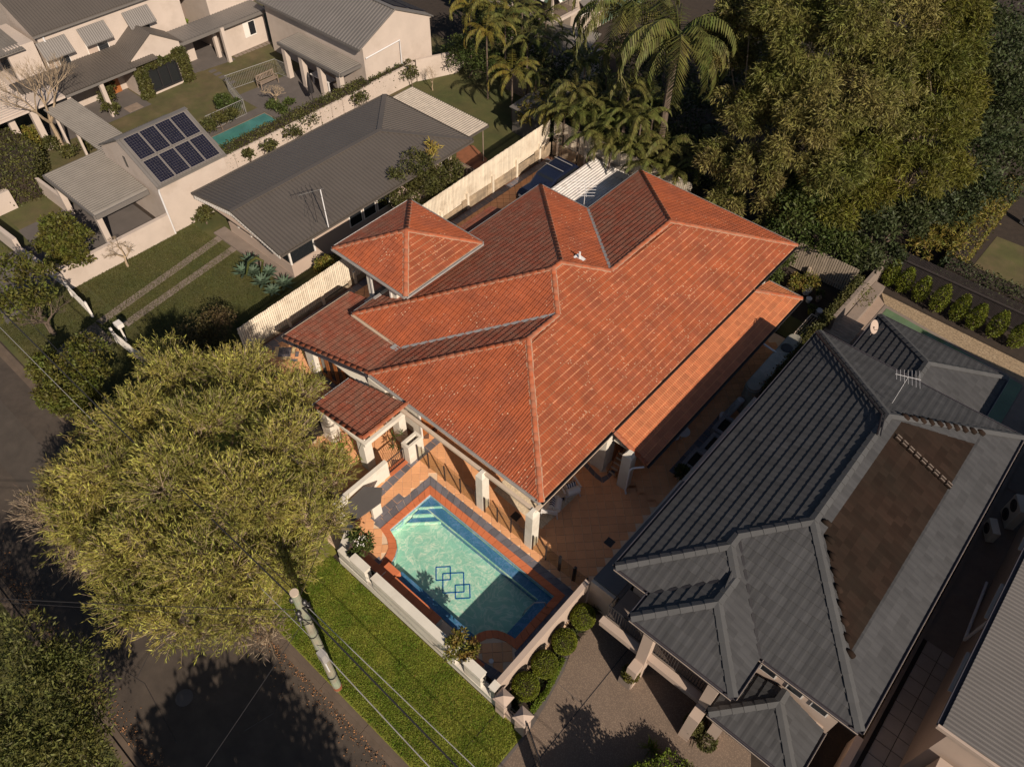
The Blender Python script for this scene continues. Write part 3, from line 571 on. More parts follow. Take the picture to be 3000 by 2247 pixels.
# ---------------- ground, road, lots ----------------
PB = (-15.6, 7.7, -7.3, 12.4)                  # opening for the swimming pool
mb = MB()
for x0, y0, x1, y1 in ((-400, -300, PB[0], 500), (PB[0], -300, PB[2], PB[1]), (PB[0], PB[3], PB[2], 500), (PB[2], -300, 300, 500)): mb.box(x0, y0, -1.6, x1, y1, -.16)
struct('ground', mb, M_SOIL)
mb = MB(); mb.box(-160, -3.0, -.158, 120, 3.15, -.12); struct('road', mb, M_ASPH)
mb = MB(); mb.box(-160, -40, -.155, 120, -3.4, -.02); struct('verge', mb, M_LAWN2)
mb = MB()
for y0, y1, z in ((3.15, 3.38, -.01), (2.93, 3.149, -.095), (-3.4, -3.15, -.0), (-3.149, -2.9, -.095)):
    for i in range(-50, 30): mb.box(i*2.4+.01, y0, -.156, i*2.4+2.39, y1, z+random.uniform(-.006, .004))
struct('kerb', mb, M_KERB)
mb = MB()
for x0, y0, x1, y1 in ((-160, 3.38, PB[0], 60), (PB[0], 3.38, PB[2], PB[1]), (PB[0], PB[3], PB[2], 60), (PB[2], 3.38, 60, 60), (-160, 60, 60, 160)): mb.box(x0, y0, -.157, x1, y1, -.012)
struct('lot_ground', mb, M_SOIL)
def patch(name, pts, z, m, **k): mb = MB(); mb.sheet(pts, z); return struct(name, mb, m, **k)
patch('asphalt_patch', [(-60, -.4), (-30, -.2), (-24.5, .1), (-24.2, 1.6), (-60, 1.5)], -.117, M_ASPH2)
patch('asphalt_patch', [(-19.2, 1.2), (-16.6, 1.1), (-16.4, 2.6), (-19.0, 2.7)], -.117, M_ASPH2)
for cr in ([(-24, -1.8), (-21.5, -1.5), (-19.6, -1.9), (-17.2, -1.3), (-14.4, -1.7)], [(-18.5, 2.6), (-17.8, 1.2), (-18.3, -.2), (-17.6, -1.4)], [(-13.4, 2.6), (-12.6, 1.3), (-12.9, .2)]): mb = MB(); mb.tube([(x, y, -.121) for x, y in cr], .012, 4); struct('road_crack', mb, M_DKMET)
mb = MB(); mb.lathe((-15.6, -.6, -.12), [(.33, 0), (.33, .008)], 20); struct('manhole_cover', mb, M_CONCD)
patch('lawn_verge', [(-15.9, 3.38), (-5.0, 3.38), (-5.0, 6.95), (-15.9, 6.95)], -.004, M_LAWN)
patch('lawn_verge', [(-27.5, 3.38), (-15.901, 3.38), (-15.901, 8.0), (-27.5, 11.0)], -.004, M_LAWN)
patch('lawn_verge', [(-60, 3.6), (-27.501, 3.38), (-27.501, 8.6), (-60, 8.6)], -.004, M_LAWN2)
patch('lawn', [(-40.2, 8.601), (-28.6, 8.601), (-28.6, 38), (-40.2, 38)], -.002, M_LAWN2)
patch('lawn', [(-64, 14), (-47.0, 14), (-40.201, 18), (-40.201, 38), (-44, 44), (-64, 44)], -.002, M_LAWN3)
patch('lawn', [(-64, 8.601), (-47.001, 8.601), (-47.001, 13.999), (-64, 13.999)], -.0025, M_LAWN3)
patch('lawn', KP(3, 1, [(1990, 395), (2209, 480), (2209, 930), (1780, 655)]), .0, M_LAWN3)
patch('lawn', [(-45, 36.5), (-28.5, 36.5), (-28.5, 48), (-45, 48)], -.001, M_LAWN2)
# driveways
patch('driveway', KP(2, 3, [(390, 1400), (520, 1200), (700, 870), (760, 700), (870, 560), (960, 420), (1150, 420), (1500, 420), (2209, 1200), (2209, 2300), (-100, 2100), (185, 1657)]), .0, M_AGG)
patch('driveway_border', KP(2, 3, [(355, 1415), (470, 1200), (600, 960), (690, 780), (745, 720), (700, 870), (520, 1200), (395, 1400), (185, 1660), (150, 1660)]), .004, M_CONCD)
mb = MB(); a, b = K(2, 3, 1330, 560, .003), K(2, 3, 440, 1657, .003); mb.beam(a, b, .035, .002); struct('drive_joint', mb, M_DKMET)
mb = MB(); a, b = K(2, 3, 850, 1150, .003), K(2, 3, 650, 980, .003); mb.beam(a, b, .02, .002); struct('drive_joint', mb, M_CONCD)
mb = MB(); a, b = K(2, 3, 140, 1230, .0), K(1, 3, 1700, 1657, .0); mb.beam(a, b, .06, .012); struct('lawn_edge', mb, M_SOIL)
patch('concrete_crossing', KP(0, 1, [(510, 1260), (770, 1090), (930, 1250), (560, 1450), (400, 1400)]), .0, M_CONC)
patch('driveway', KP(0, 1, [(0, 1010), (60, 1110), (210, 950), (370, 820), (480, 760), (420, 600), (330, 500), (220, 470), (0, 560)]), .001, M_CONCD)
# two concrete wheel strips in slabs
for (a, b) in (((800, 1095), (1810, 385)), ((1010, 1110), (1930, 465))):
    A, B = K(0, 1, *a, 0), K(0, 1, *b, 0); d = (B-A); n = 9
    for i in range(n):
        p, q = A+d*(i/n)+d.normalized()*.01, A+d*((i+1)/n)-d.normalized()*.01; mb = MB(); mb.beam(p+V((0, 0, .005)), q+V((0, 0, .005)), .5, .02); struct('wheel_strip', mb, M_CONC)
# ---------------- courtyard paving ----------------
def inside(p, poly):
    x, y = p[0], p[1]; c = False; n = len(poly)
    for i in range(n):
        x0, y0 = poly[i][0], poly[i][1]; x1, y1 = poly[(i+1) % n][0], poly[(i+1) % n][1]
        if (y0 > y) != (y1 > y) and x < (x1-x0)*(y-y0)/(y1-y0)+x0: c = not c
    return c
POOL_IN = [(-15.0, 11.95), (-7.62, 11.9), (-7.65, 9.44), (-8.06, 9.38), (-8.45, 9.21), (-8.74, 8.94), (-8.91, 8.61), (-8.95, 8.27), (-8.95, 8.12), (-13.69, 8.12), (-13.93, 8.75), (-14.15, 9.10), (-14.46, 9.32), (-15.04, 9.49)]
POOL_OUT = [(-15.33, 12.28), (-7.3, 12.22), (-7.3, 9.16), (-7.85, 9.12), (-8.26, 8.98), (-8.52, 8.68), (-8.62, 8.38), (-8.62, 7.8), (-14.0, 7.8), (-14.22, 8.5), (-14.4, 8.85), (-14.77, 9.1), (-15.36, 9.24)]
HIDE = [[(-23.1, 18.3), (-10, 18.3), (-10, 34.8), (-23.1, 34.8)]]
patch('paving_base', [(-28.35, 11.6), (-17.3, 11.6), (-17.3, 36.6), (-28.35, 36.6)], .0, M_GROUTD)
patch('paving_base', [(-17.299, 7.3), (PB[0], 7.3), (PB[0], 36.6), (-17.299, 36.6)], .0, M_GROUT)
patch('paving_base', [(PB[0], PB[3]), (PB[2], PB[3]), (PB[2], 31.8), (PB[0], 31.8)], .0, M_GROUT)
patch('paving_base', [(PB[2], 7.1), (-6.45, 7.1), (-6.45, 30), (PB[2], 30)], .0, M_GROUT)
patch('paving_base', [(-21.3, 9.0), (-17.31, 9.0), (-17.31, 11.59), (-21.3, 11.59)], .0, M_GROUT)
for pg_ in ([(-15.6, 7.7), (-13.85, 7.7), (-14.0, 8.4), (-14.3, 8.9), (-14.6, 9.15), (-15.2, 9.3), (-15.2, 12.4), (-15.6, 12.4)], [(-15.199, 12.1), (-7.3, 12.05), (-7.3, 12.4), (-15.199, 12.4)], [(-13.849, 7.7), (-8.76, 7.7), (-8.76, 8.1), (-13.849, 8.1)], [(-8.759, 7.7), (-7.3, 7.7), (-7.3, 9.3), (-7.85, 9.25), (-8.35, 9.05), (-8.65, 8.7)]): patch('paving_base', pg_, -.004, M_GROUT)
def pavers(region, size, ang, z, m, limit, name='paving', excl=(), gap=.012, base=(0, 0), th=.02):
    xs = [p[0] for p in region]; ys = [p[1] for p in region]; ca, sa = math.cos(ang), math.sin(ang); cx, cy = (min(xs)+max(xs))/2+base[0], (min(ys)+max(ys))/2+base[1]
    rad = max(max(xs)-min(xs), max(ys)-min(ys)); N = int(rad/size)+2; L_ = []
    for i in range(-N, N):
        for j in range(-N, N):
            u, v = (i+.5)*size, (j+.5)*size; p = (cx+u*ca-v*sa, cy+u*sa+v*ca)
            if inside(p, region) and not any(inside(p, e) for e in excl): L_.append((math.dist((p[0], p[1], 0), (0, 0, CAMH)), p))
    L_.sort(); h = size/2-gap/2
    q = MB(); q.add([(-h, -h, 0), (h, -h, 0), (h, h, 0), (-h, h, 0), (-h+.008, -h+.008, th), (h-.008, -h+.008, th), (h-.008, h-.008, th), (-h+.008, h-.008, th)], [(4, 5, 6, 7), (0, 1, 5, 4), (1, 2, 6, 5), (2, 3, 7, 6), (3, 0, 4, 7)])
    me = bpy.data.meshes.new('paver'); me.from_pydata(q.v, [], q.f); me.attributes.new('rnd', 'FLOAT', 'FACE'); me.materials.append(m)
    par = None
    rest = MB()
    for k, (d, p) in enumerate(L_[limit:]):
        c, s_ = ca, sa; rest.add([(p[0]+x*c-y*s_, p[1]+x*s_+y*c, z+w_) for x, y, w_ in q.v], q.f, random.random())
    if not rest.v: rest.add([(0, 0, -.5), (.01, 0, -.5), (0, .01, -.5)], [(0, 1, 2)])
    par = rest.build(name, m, None, kind='structure')
    for d, p in L_[:limit]:
        o = bpy.data.objects.new('paver', me); sc.collection.objects.link(o); o.parent = par; o.location = (p[0], p[1], z); o.rotation_euler.z = ang
    return par
COURT = [(-17.2, 10.4), (-16.6, 10.2), (-16.0, 9.6), (-15.5, 8.2), (-15.2, 7.5), (-14.2, 7.6), (-7.4, 7.4), (-6.75, 7.4), (-6.75, 12.8), (-6.45, 12.8), (-6.45, 31), (-9.9, 31), (-9.9, 18.2), (-17.5, 18.2), (-17.5, 11.6)]
SLB = [(-15.72, 12.72), (-6.9, 12.62), (-6.9, 8.2), (-8.6, 7.6), (-14.0, 7.6), (-14.12, 8.3), (-14.35, 8.75), (-14.7, 9.0), (-15.72, 9.15)]
pavers([(-17.2, 11.6), (-17.2, 10.2), (-15.6, 7.6), (-14.0, 7.6), (-13.9, 9.2), (-15.0, 9.4), (-15.0, 12.4), (-6.9, 12.4), (-6.9, 18.4), (-9.9, 18.4), (-9.9, 18.2), (-17.5, 18.2)], .40, R(45), .0, M_PAVE, 230, excl=[SLB])
pavers([(-9.9, 18.41), (-6.45, 18.41), (-6.45, 31), (-9.9, 31)], .40, R(45), .0, M_PAVE, 20)
pavers([(-28.2, 11.7), (-17.6, 11.7), (-17.6, 9.2), (-21.2, 9.2), (-21.2, 11.7), (-20.4, 11.7), (-20.4, 13.3), (-25.3, 13.3), (-25.3, 18.0), (-23.6, 18.0), (-23.6, 35.5), (-20.5, 35.5), (-20.5, 36.4), (-28.2, 36.4)], .42, R(45), .0, M_PAVE, 50)
pavers([(-20.3, 10.8), (-17.55, 10.8), (-17.55, 13.4), (-20.3, 13.4)], .42, R(45), .0005, M_PAVE, 10)
# slate border tiles round the pool, coping bricks
def strip_tiles(name, pts_in, pts_out, n, z0, z1, m, gap=.01):
    L_ = MB(); objs = []
    def pt(P, t):
        d = [0]
        for i in range(len(P)-1): d.append(d[-1]+math.dist(P[i], P[i+1]))
        s_ = t*d[-1]
        for i in range(len(P)-1):
            if s_ <= d[i+1]+1e-9: f = (s_-d[i])/(d[i+1]-d[i]); return (P[i][0]+(P[i+1][0]-P[i][0])*f, P[i][1]+(P[i+1][1]-P[i][1])*f)
        return P[-1]
    L_ = [[pt(pts_in, (i+g)/n) for g in (.02, .98)]+[pt(pts_out, (i+g)/n) for g in (.98, .02)] for i in range(n)]
    return L_
swim = thing('swimming_pool', 'turquoise swimming pool with blue mosaic ledges and orange brick coping', 'pool', (-11.3, 10, 0))
cop = []
cop += strip_tiles('c', [(-15.0, 11.95), (-7.62, 11.9)], [(-15.33, 12.28), (-7.3, 12.22)], 23, 0, 0, None)
cop += strip_tiles('c', [(-7.62, 11.9), (-7.65, 9.44)], [(-7.3, 12.22), (-7.3, 9.16)], 8, 0, 0, None)
cop += strip_tiles('c', [(-7.65, 9.44), (-8.06, 9.38), (-8.45, 9.21), (-8.74, 8.94), (-8.91, 8.61), (-8.95, 8.12)], [(-7.3, 9.16), (-7.85, 9.12), (-8.26, 8.98), (-8.52, 8.68), (-8.62, 8.38), (-8.62, 7.9)], 8, 0, 0, None)
cop += strip_tiles('c', [(-13.69, 8.12), (-13.93, 8.75), (-14.15, 9.10), (-14.46, 9.32), (-15.04, 9.49)], [(-14.0, 7.8), (-14.22, 8.5), (-14.4, 8.85), (-14.77, 9.1), (-15.36, 9.24)], 8, 0, 0, None)
cop += strip_tiles('c', [(-15.04, 9.49), (-15.0, 11.95)], [(-15.36, 9.24), (-15.33, 12.28)], 8, 0, 0, None)
for q in cop: mb = MB(); mb.prism(q, -.02, .045); mb.build('coping_brick', M_COPE, swim)
mb = MB(); n = len(POOL_IN)
for i in range(n):
    a, b = POOL_IN[i], POOL_IN[(i+1) % n]; mb.quad((*a, -1.5), (*b, -1.5), (*b, -.02), (*a, -.02))
for lst in (POOL_OUT,):
    pass
M_MINT = mat('pool_render', (.68, .71, .60), rough=.9, var=.09, scale=1.5, col2=(.58, .67, .57), sc2=.8)
mb.sheet(POOL_IN, -.75); mb.build('pool_shell', M_MINT, swim)
mb = MB()
ci = strip_tiles('x', POOL_IN+[POOL_IN[0]], POOL_OUT+[POOL_OUT[0]], 1, 0, 0, None)
M_MOS = mat('blue_mosaic', (.11, .20, .39), rough=.4, var=.25, scale=20, spots=((.12, .36, .60), 26, .35))
M_MOSD = mat('line_mosaic', (.02, .13, .42), rough=.5, var=.2, scale=18)
M_WLT = mat('waterline_mosaic', (.35, .42, .50), rough=.5, var=.4, scale=25)
q = MB(); q.box(-14.95, 11.45, -.74, -7.66, 11.9, -.30); q.build('ledge', M_MOS, swim)
q = MB(); q.box(-8.12, 9.5, -.74, -7.66, 11.44, -.28); q.build('ledge', M_MOS, swim)
q = MB(); q.box(-13.3, 8.14, -.74, -9.0, 8.55, -.28); q.build('ledge', M_MOS, swim)
for k, (l, z) in enumerate(((.75, -.2), (1.15, -.34), (1.6, -.5))):
    q = MB(); q.prism([(-14.97, 11.93), (-14.97+l, 11.93), (-14.97, 11.93-l)], z-.18, z); q.build('step', M_MINT, swim)
    q = MB(); q.prism([(-14.97+(l-.38 if k else 0), 11.93), (-14.97+l-.07, 11.93), (-14.97, 11.93-l+.07), (-14.97, 11.93-(l-.38 if k else 0))][0 if k else 1:], z+.001, z+.006); q.build('step_mosaic', M_MOS, swim)
q = MB(); q.box(-14.9, 11.425, -.41, -8.12, 11.449, -.28); q.build('ledge_trim', M_MINT, swim)
q = MB(); ins = [(x+(-11.3-x)*.004, y+(10-y)*.006) for x, y in POOL_IN]
for i in range(n):
    a, b = ins[i], ins[(i+1) % n]; q.quad((*a, -.2), (*b, -.2), (*b, -.02), (*a, -.02))
q.build('waterline_band', M_WLT, swim)
for (cx, cy), hf in ((K(1, 3, 1653, 90, -.75)[:2], .31), (K(1, 3, 1735, 165, -.75)[:2], .45), (K(1, 3, 1810, 236, -.75)[:2], .31)):
    q = MB(); c_ = [(cx+hf*1.414*math.cos(a), cy+hf*1.414*math.sin(a)) for a in (0, math.pi/2, math.pi, 1.5*math.pi)]
    for i in range(4): q.beam((*c_[i], -.74), (*c_[(i+1) % 4], -.74), .05, .008)
    q.build('mosaic_square', M_MOSD, swim)
# water: clear, slightly green, rippled; caustic light lines are painted into its tint
mw = bpy.data.materials.new('pool_water'); mw.use_nodes = True; N_ = mw.node_tree.nodes; L_ = mw.node_tree.links
for x in list(N_): 
    if x.type != 'OUTPUT_MATERIAL': N_.remove(x)
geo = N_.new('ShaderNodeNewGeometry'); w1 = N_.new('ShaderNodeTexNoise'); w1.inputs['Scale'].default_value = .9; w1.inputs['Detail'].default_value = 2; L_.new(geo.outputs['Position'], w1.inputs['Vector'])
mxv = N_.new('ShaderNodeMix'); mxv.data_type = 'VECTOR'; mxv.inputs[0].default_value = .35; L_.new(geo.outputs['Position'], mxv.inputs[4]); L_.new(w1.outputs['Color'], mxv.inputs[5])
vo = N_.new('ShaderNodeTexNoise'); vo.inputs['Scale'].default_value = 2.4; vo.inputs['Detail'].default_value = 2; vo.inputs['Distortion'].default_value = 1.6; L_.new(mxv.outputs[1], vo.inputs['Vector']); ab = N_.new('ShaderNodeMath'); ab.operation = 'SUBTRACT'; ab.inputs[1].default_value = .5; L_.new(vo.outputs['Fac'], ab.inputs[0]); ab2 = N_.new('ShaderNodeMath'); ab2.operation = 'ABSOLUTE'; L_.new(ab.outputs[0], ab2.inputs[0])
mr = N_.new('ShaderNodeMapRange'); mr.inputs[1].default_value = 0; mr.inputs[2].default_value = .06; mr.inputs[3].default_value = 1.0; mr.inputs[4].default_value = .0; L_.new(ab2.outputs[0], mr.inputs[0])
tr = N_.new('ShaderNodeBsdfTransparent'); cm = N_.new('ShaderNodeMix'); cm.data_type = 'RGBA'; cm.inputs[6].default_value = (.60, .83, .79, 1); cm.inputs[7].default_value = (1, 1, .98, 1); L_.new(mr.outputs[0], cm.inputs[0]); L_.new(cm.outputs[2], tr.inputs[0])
gl = N_.new('ShaderNodeBsdfGlossy'); gl.inputs['Roughness'].default_value = .05; bp = N_.new('ShaderNodeBump'); bp.inputs['Strength'].default_value = .7; bp.inputs['Distance'].default_value = .05
w2 = N_.new('ShaderNodeTexNoise'); w2.inputs['Scale'].default_value = 5; L_.new(geo.outputs['Position'], w2.inputs['Vector']); L_.new(w2.outputs['Fac'], bp.inputs['Height']); L_.new(bp.outputs[0], gl.inputs['Normal'])
fr = N_.new('ShaderNodeFresnel'); fr.inputs['IOR'].default_value = 1.33; L_.new(bp.outputs[0], fr.inputs['Normal']); ms = N_.new('ShaderNodeMixShader'); bf = N_.new('ShaderNodeMath'); bf.operation = 'SUBTRACT'; bf.use_clamp = True; L_.new(fr.outputs[0], bf.inputs[0]); L_.new(geo.outputs['Backfacing'], bf.inputs[1]); L_.new(bf.outputs[0], ms.inputs[0]); L_.new(tr.outputs[0], ms.inputs[1]); L_.new(gl.outputs[0], ms.inputs[2])
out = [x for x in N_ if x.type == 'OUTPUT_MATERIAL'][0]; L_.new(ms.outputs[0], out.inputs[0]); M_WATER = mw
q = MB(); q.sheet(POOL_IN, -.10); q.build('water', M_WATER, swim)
# slate border
slt = []
slt += strip_tiles('s', [(-15.33, 12.285), (-7.3, 12.225)], [(-15.7, 12.66), (-6.9, 12.6)], 22, 0, 0, None)
slt += strip_tiles('s', [(-7.295, 12.22), (-7.295, 9.0)], [(-6.9, 12.6), (-6.9, 8.6)], 9, 0, 0, None)
slt += strip_tiles('s', [(-15.365, 9.24), (-15.335, 12.28)], [(-15.74, 9.2), (-15.7, 12.66)], 8, 0, 0, None)
slt += strip_tiles('s', [(-15.745, 9.3), (-15.745, 11.05)], [(-16.1, 9.3), (-16.1, 11.05)], 4, 0, 0, None)
slt += strip_tiles('s', [(-16.55, 10.3), (-16.7, 12.5), (-16.72, 14.5)], [(-16.95, 10.3), (-17.1, 12.5), (-17.1, 14.5)], 10, 0, 0, None)
slt += strip_tiles('s', [(-6.9, 7.4), (-6.9, 12.6)], [(-6.76, 7.4), (-6.76, 12.6)], 12, 0, 0, None)
slt += strip_tiles('s', [(-8.6, 7.55), (-6.9, 7.45)], [(-8.2, 7.9), (-7.0, 8.1)], 4, 0, 0, None)
slt += strip_tiles('s', [(-14.2, 7.62), (-14.1, 8.2)], [(-14.5, 7.7), (-14.4, 8.3)], 2, 0, 0, None)
slt += strip_tiles('s', [(-10.9, 18.16), (-9.88, 17.9), (-9.6, 17.9), (-9.6, 18.6)], [(-10.9, 17.9), (-9.9, 17.7), (-9.4, 17.7), (-9.4, 18.6)], 5, 0, 0, None)
slt += strip_tiles('s', [(-7.55, 20.3), (-7.55, 24.9)], [(-7.2, 20.3), (-7.2, 24.9)], 11, 0, 0, None)
slt += strip_tiles('s', [(-28.2, 11.8), (-28.2, 36.3)], [(-27.75, 11.8), (-27.75, 36.3)], 50, 0, 0, None)
slt += strip_tiles('s', [(-24.9, 13.38), (-20.5, 13.38)], [(-24.9, 13.1), (-20.5, 13.1)], 10, 0, 0, None)
bd = MB(); bd.box(-15.2, 12.7, -.01, -15.1, 12.72, .0); bd = bd.build('slate_border', M_SLATE, None, kind='structure')
for q in slt: mb = MB(); mb.prism(q, -.01, .024+random.uniform(0, .003)); mb.build('slate_paver', M_SLATE, bd)
# round deck at the pool corner
mb = MB(); rd = [(-8.6, 8.1), (-8.55, 8.45), (-8.3, 8.85), (-7.95, 9.05), (-7.32, 9.1), (-7.32, 8.1), (-7.9, 7.75)]
pavers(rd, .40, R(45), .002, M_PAVE, 12, excl=[])
# diamond motif in the left forecourt
mo = MB(); mo.box(-27.0, 13.0, 0, -26.95, 13.05, .01); mo = mo.build('motif', M_SLATE, None, kind='structure'); c0 = V((-27.0, 13.05)); e1 = V((.42*.707, .42*.707)); e2 = V((-.42*.707, .42*.707))
def dia(i, j, w_, h_, m, z): 
    mb = MB(); o = c0+e1*i+e2*j; p = [o, o+e1*w_, o+e1*w_+e2*h_, o+e2*h_]; mb.prism(p, .0, z); mb.build('motif_tile', m, mo)
for i in (-.8, 0):
    for j in (-.8, 0): dia(i, j, .78, .78, M_SLATE, .027)
dia(-1.25, -.8, .43, 1.2, M_YELP, .026); dia(-1.25, .45, 1.2, .43, M_YELP, .026); dia(.85, -.35, .43, 1.2, M_YELP, .026); dia(-.4, -1.25, 1.2, .43, M_YELP, .026)
dia(-1.75, .0, .43, .9, M_SLATE, .026); dia(-1.7, .95, .9, .43, M_SLATE, .026); dia(1.35, -.9, .43, .9, M_SLATE, .026); dia(.85, -1.7, .9, .43, M_SLATE, .026)
# ---------------- boundary walls ----------------
wall = thing('street_wall', 'long low cream street wall with raised panels and black railings before the pool', 'wall', (-11, 7.1, 0))
zx = lambda x, y: K(1, 3, x, y, 1.5).x
xs = [(-14.5, -13.62), (-13.2, zx(1735, 745)), (zx(1820, 812), zx(1955, 935)), (zx(2025, 1008), zx(2075, 1035))]
for a, b in xs:
    mb = MB(); mb.box(a, 7.0, .5, b, 7.3, 1.5); mb.build('wall_panel', M_RENDER, wall)
    mb = MB(); mb.box(a-.03, 6.97, 1.5, b+.03, 7.33, 1.54); mb.build('wall_cap', M_RENDER, wall)
mb = MB(); mb.box(-15.4, 6.98, -.15, -6.5, 7.32, .5); mb.build('plinth', M_RENDER, wall)
for (a, b) in ((xs[0][1], xs[1][0]), (xs[1][1], xs[2][0]), (xs[2][1], xs[3][0])): railing('rail', (a, 7.15, .5), (b, 7.15, .5), .75, wall, gap=.13, r=.012)
ow = thing('corner_wall', 'thick low cream wall stepping round the bottlebrush corner of the pool yard', 'wall', (-16, 8, 0))
def wallseg(pts, th, h, par, m=M_RENDER, z0=-.15):
    for i in range(len(pts)-1):
        a, b = V((*pts[i], 0)), V((*pts[i+1], 0)); mb = MB(); mb.beam(a+V((0, 0, (h+z0)/2)), b+V((0, 0, (h+z0)/2)), th, h-z0); mb.build('wall_segment', m, par)
wallseg([(-15.25, 7.15), (-15.75, 8.0)], .42, 1.0, ow); wallseg([(-15.75, 8.05), (-16.9, 8.25)], .3, 1.15, ow); wallseg([(-15.35, 7.14), (-14.52, 7.14)], .28, 1.18, ow); wallseg([(-17.05, 8.2), (-17.05, 8.9)], .3, 1.2, ow)
gw = thing('porch_side_wall', 'waist high cream wall with black iron gate beside the tiled porch', 'wall', (-17.2, 11, 0))
mb = MB(); mb.box(-17.33, 8.6, -.05, -17.12, 11.43, 1.1); mb.build('wall_segment', M_RENDER, gw)
mb = MB(); mb.box(-17.33, 12.5, -.05, -16.85, 12.62, 1.3); mb.box(-17.33, 12.62, -.05, -17.2, 13.42, 1.3); mb.box(-16.97, 12.62, -.05, -16.85, 13.42, 1.3); mb.box(-17.2, 13.3, -.05, -16.97, 13.42, 1.3); mb.build('planter_box', M_RENDER, gw)
railing('gate_rail', (-17.2, 11.45, 0), (-17.2, 12.48, 0), 1.0, gw, gap=.10, r=.012, top=.03)
mb = MB(); mb.prism([(-17.4, 11.43), (-17.0, 11.43), (-17.0, 12.5), (-17.4, 12.5)], .0, .05); mb.build('gate_step', M_COPE, gw)
sw = thing('side_boundary_wall', 'tall cream rendered wall between the pool and the globe shrubs', 'wall', (-6.6, 10, 0))
mb = MB(); mb.box(-6.70, 7.33, -.1, -6.52, 12.6, 1.64); mb.build('wall_body', M_RENDER2, sw); mb = MB(); mb.box(-6.72, 7.31, 1.64, -6.50, 12.62, 1.7); mb.build('wall_cap', M_RENDER2, sw)
s2 = thing('courtyard_wall', 'narrow cream wall with brown side behind the raised planters', 'wall', (-6.3, 22, 0))
mb = MB(); mb.box(-6.42, 19.05, 0, -6.2, 25.4, 1.8); mb.build('wall_body', M_FASC, s2)
# pillars with pyramid caps at the driveway
def pillar(p, w_, h, label):
    t = thing('gate_pillar', label, 'gate pillar', (p[0], p[1], 0)); h2 = w_/2; x, y = p[0], p[1]
    mb = MB(); mb.box(x-h2, y-h2, -.1, x+h2, y+h2, h); mb.build('shaft', M_RENDER2, t)
    mb = MB(); g = h2+.07; mb.box(x-g, y-g, h, x+g, y+g, h+.08); mb.add([(x-g, y-g, h+.081), (x+g, y-g, h+.081), (x+g, y+g, h+.081), (x-g, y+g, h+.081), (x, y, h+.28)], [(0, 1, 4), (1, 2, 4), (2, 3, 4), (3, 0, 4)]); mb.build('cap', M_RENDER2, t)
pillar((-6.17, 7.07), .42, 1.35, 'cream gate pillar with pyramid cap touching the end of the street wall')
pillar((-5.2, 7.05), .42, 1.35, 'cream gate pillar with pyramid cap standing alone at the driveway edge')
t = thing('low_wall', 'short low wall with black rail between the two pyramid capped pillars', 'wall', (-5.7, 7.0, 0)); mb = MB(); mb.box(-5.95, 6.95, -.1, -5.42, 7.15, .5); mb.build('wall_body', M_RENDER2, t); railing('rail', (-5.95, 7.05, .5), (-5.42, 7.05, .5), .7, t, gap=.12, r=.012)
# orange tiled benches beside the pool
def bench(x0, x1, y0, y1, h, label):
    t = thing('tiled_bench', label, 'bench', (x0, y0, 0)); mb = MB(); mb.box(x0, y0, 0, x1, y1, h); mb.build('bench_body', M_RENDER, t); n = max(1, int((x1-x0)/.42)); w_ = (x1-x0)/n
    for i in range(n): q = MB(); q.box(x0+i*w_+.005, y0-.02, h, x0+(i+1)*w_-.005, y1+.02, h+.03); q.build('bench_tile', M_COPE, t)
bench(-13.0, -10.3, 7.62, 7.98, .42, 'long orange tiled bench along the street side of the pool'); bench(-14.6, -13.5, 7.6, 7.9, .42, 'short orange tiled bench left of the pool steps beside the flowering shrub')
bench(-8.5, -7.75, 7.42, 7.75, .42, 'small orange tiled bench at the right corner beside the citrus tree')
t = thing('stepped_block', 'dark orange tiled block projecting over the pool edge', 'step', (-13.2, 7.9, 0)); mb = MB(); mb.box(-13.75, 7.62, 0, -13.05, 8.3, .35); mb.build('block', M_COPE, t)
mb = MB(); mb.box(-14.9, 7.33, 0, -7.0, 7.6, .12); struct('planting_bed', mb, M_SOIL)
# filter housing: grey-lidded box against the corner wall
t = thing('pump_housing', 'dark grey lidded pump housing with white end wall in the corner of the pool deck', 'pump housing', (-16.4, 9.3, 0))
mb = MB(); mb.slab([V((-17.0, 9.9, .98)), V((-16.35, 10.4, .98)), V((-15.85, 9.85, .95)), V((-15.9, 9.35, .95)), V((-16.0, 8.4, .95)), V((-16.9, 8.4, .95))], .06); mb.build('lid', M_ROOFD, t)
mb = MB(); mb.box(-16.05, 9.38, 0, -15.9, 9.86, .9); mb.box(-16.9, 9.7, 0, -16.06, 9.85, .9); mb.build('end_wall', M_RENDER, t)
# frameless glass pool fence
gf = thing('glass_pool_fence', 'clear frameless glass pool fence with dark posts along the verandah', 'fence', (-12, 13, 0))
mg = bpy.data.materials.new('clear_glass'); mg.use_nodes = True; N_ = mg.node_tree.nodes; L_ = mg.node_tree.links; N_.remove(N_['Principled BSDF']); tr = N_.new('ShaderNodeBsdfTransparent'); tr.inputs[0].default_value = (.86, .86, .82, 1); gl = N_.new('ShaderNodeBsdfGlossy'); gl.inputs['Roughness'].default_value = .02
ms = N_.new('ShaderNodeMixShader'); ms.inputs[0].default_value = .06; L_.new(tr.outputs[0], ms.inputs[1]); L_.new(gl.outputs[0], ms.inputs[2]); L_.new(ms.outputs[0], N_['Material Output'].inputs[0])
px_ = [-16.75, -16.05, -15.0, -14.0, -13.05, None, -12.5, -11.75, -10.95, -10.2, None, -9.7, -8.97, -8.2, -7.5, -6.8]
prev = None
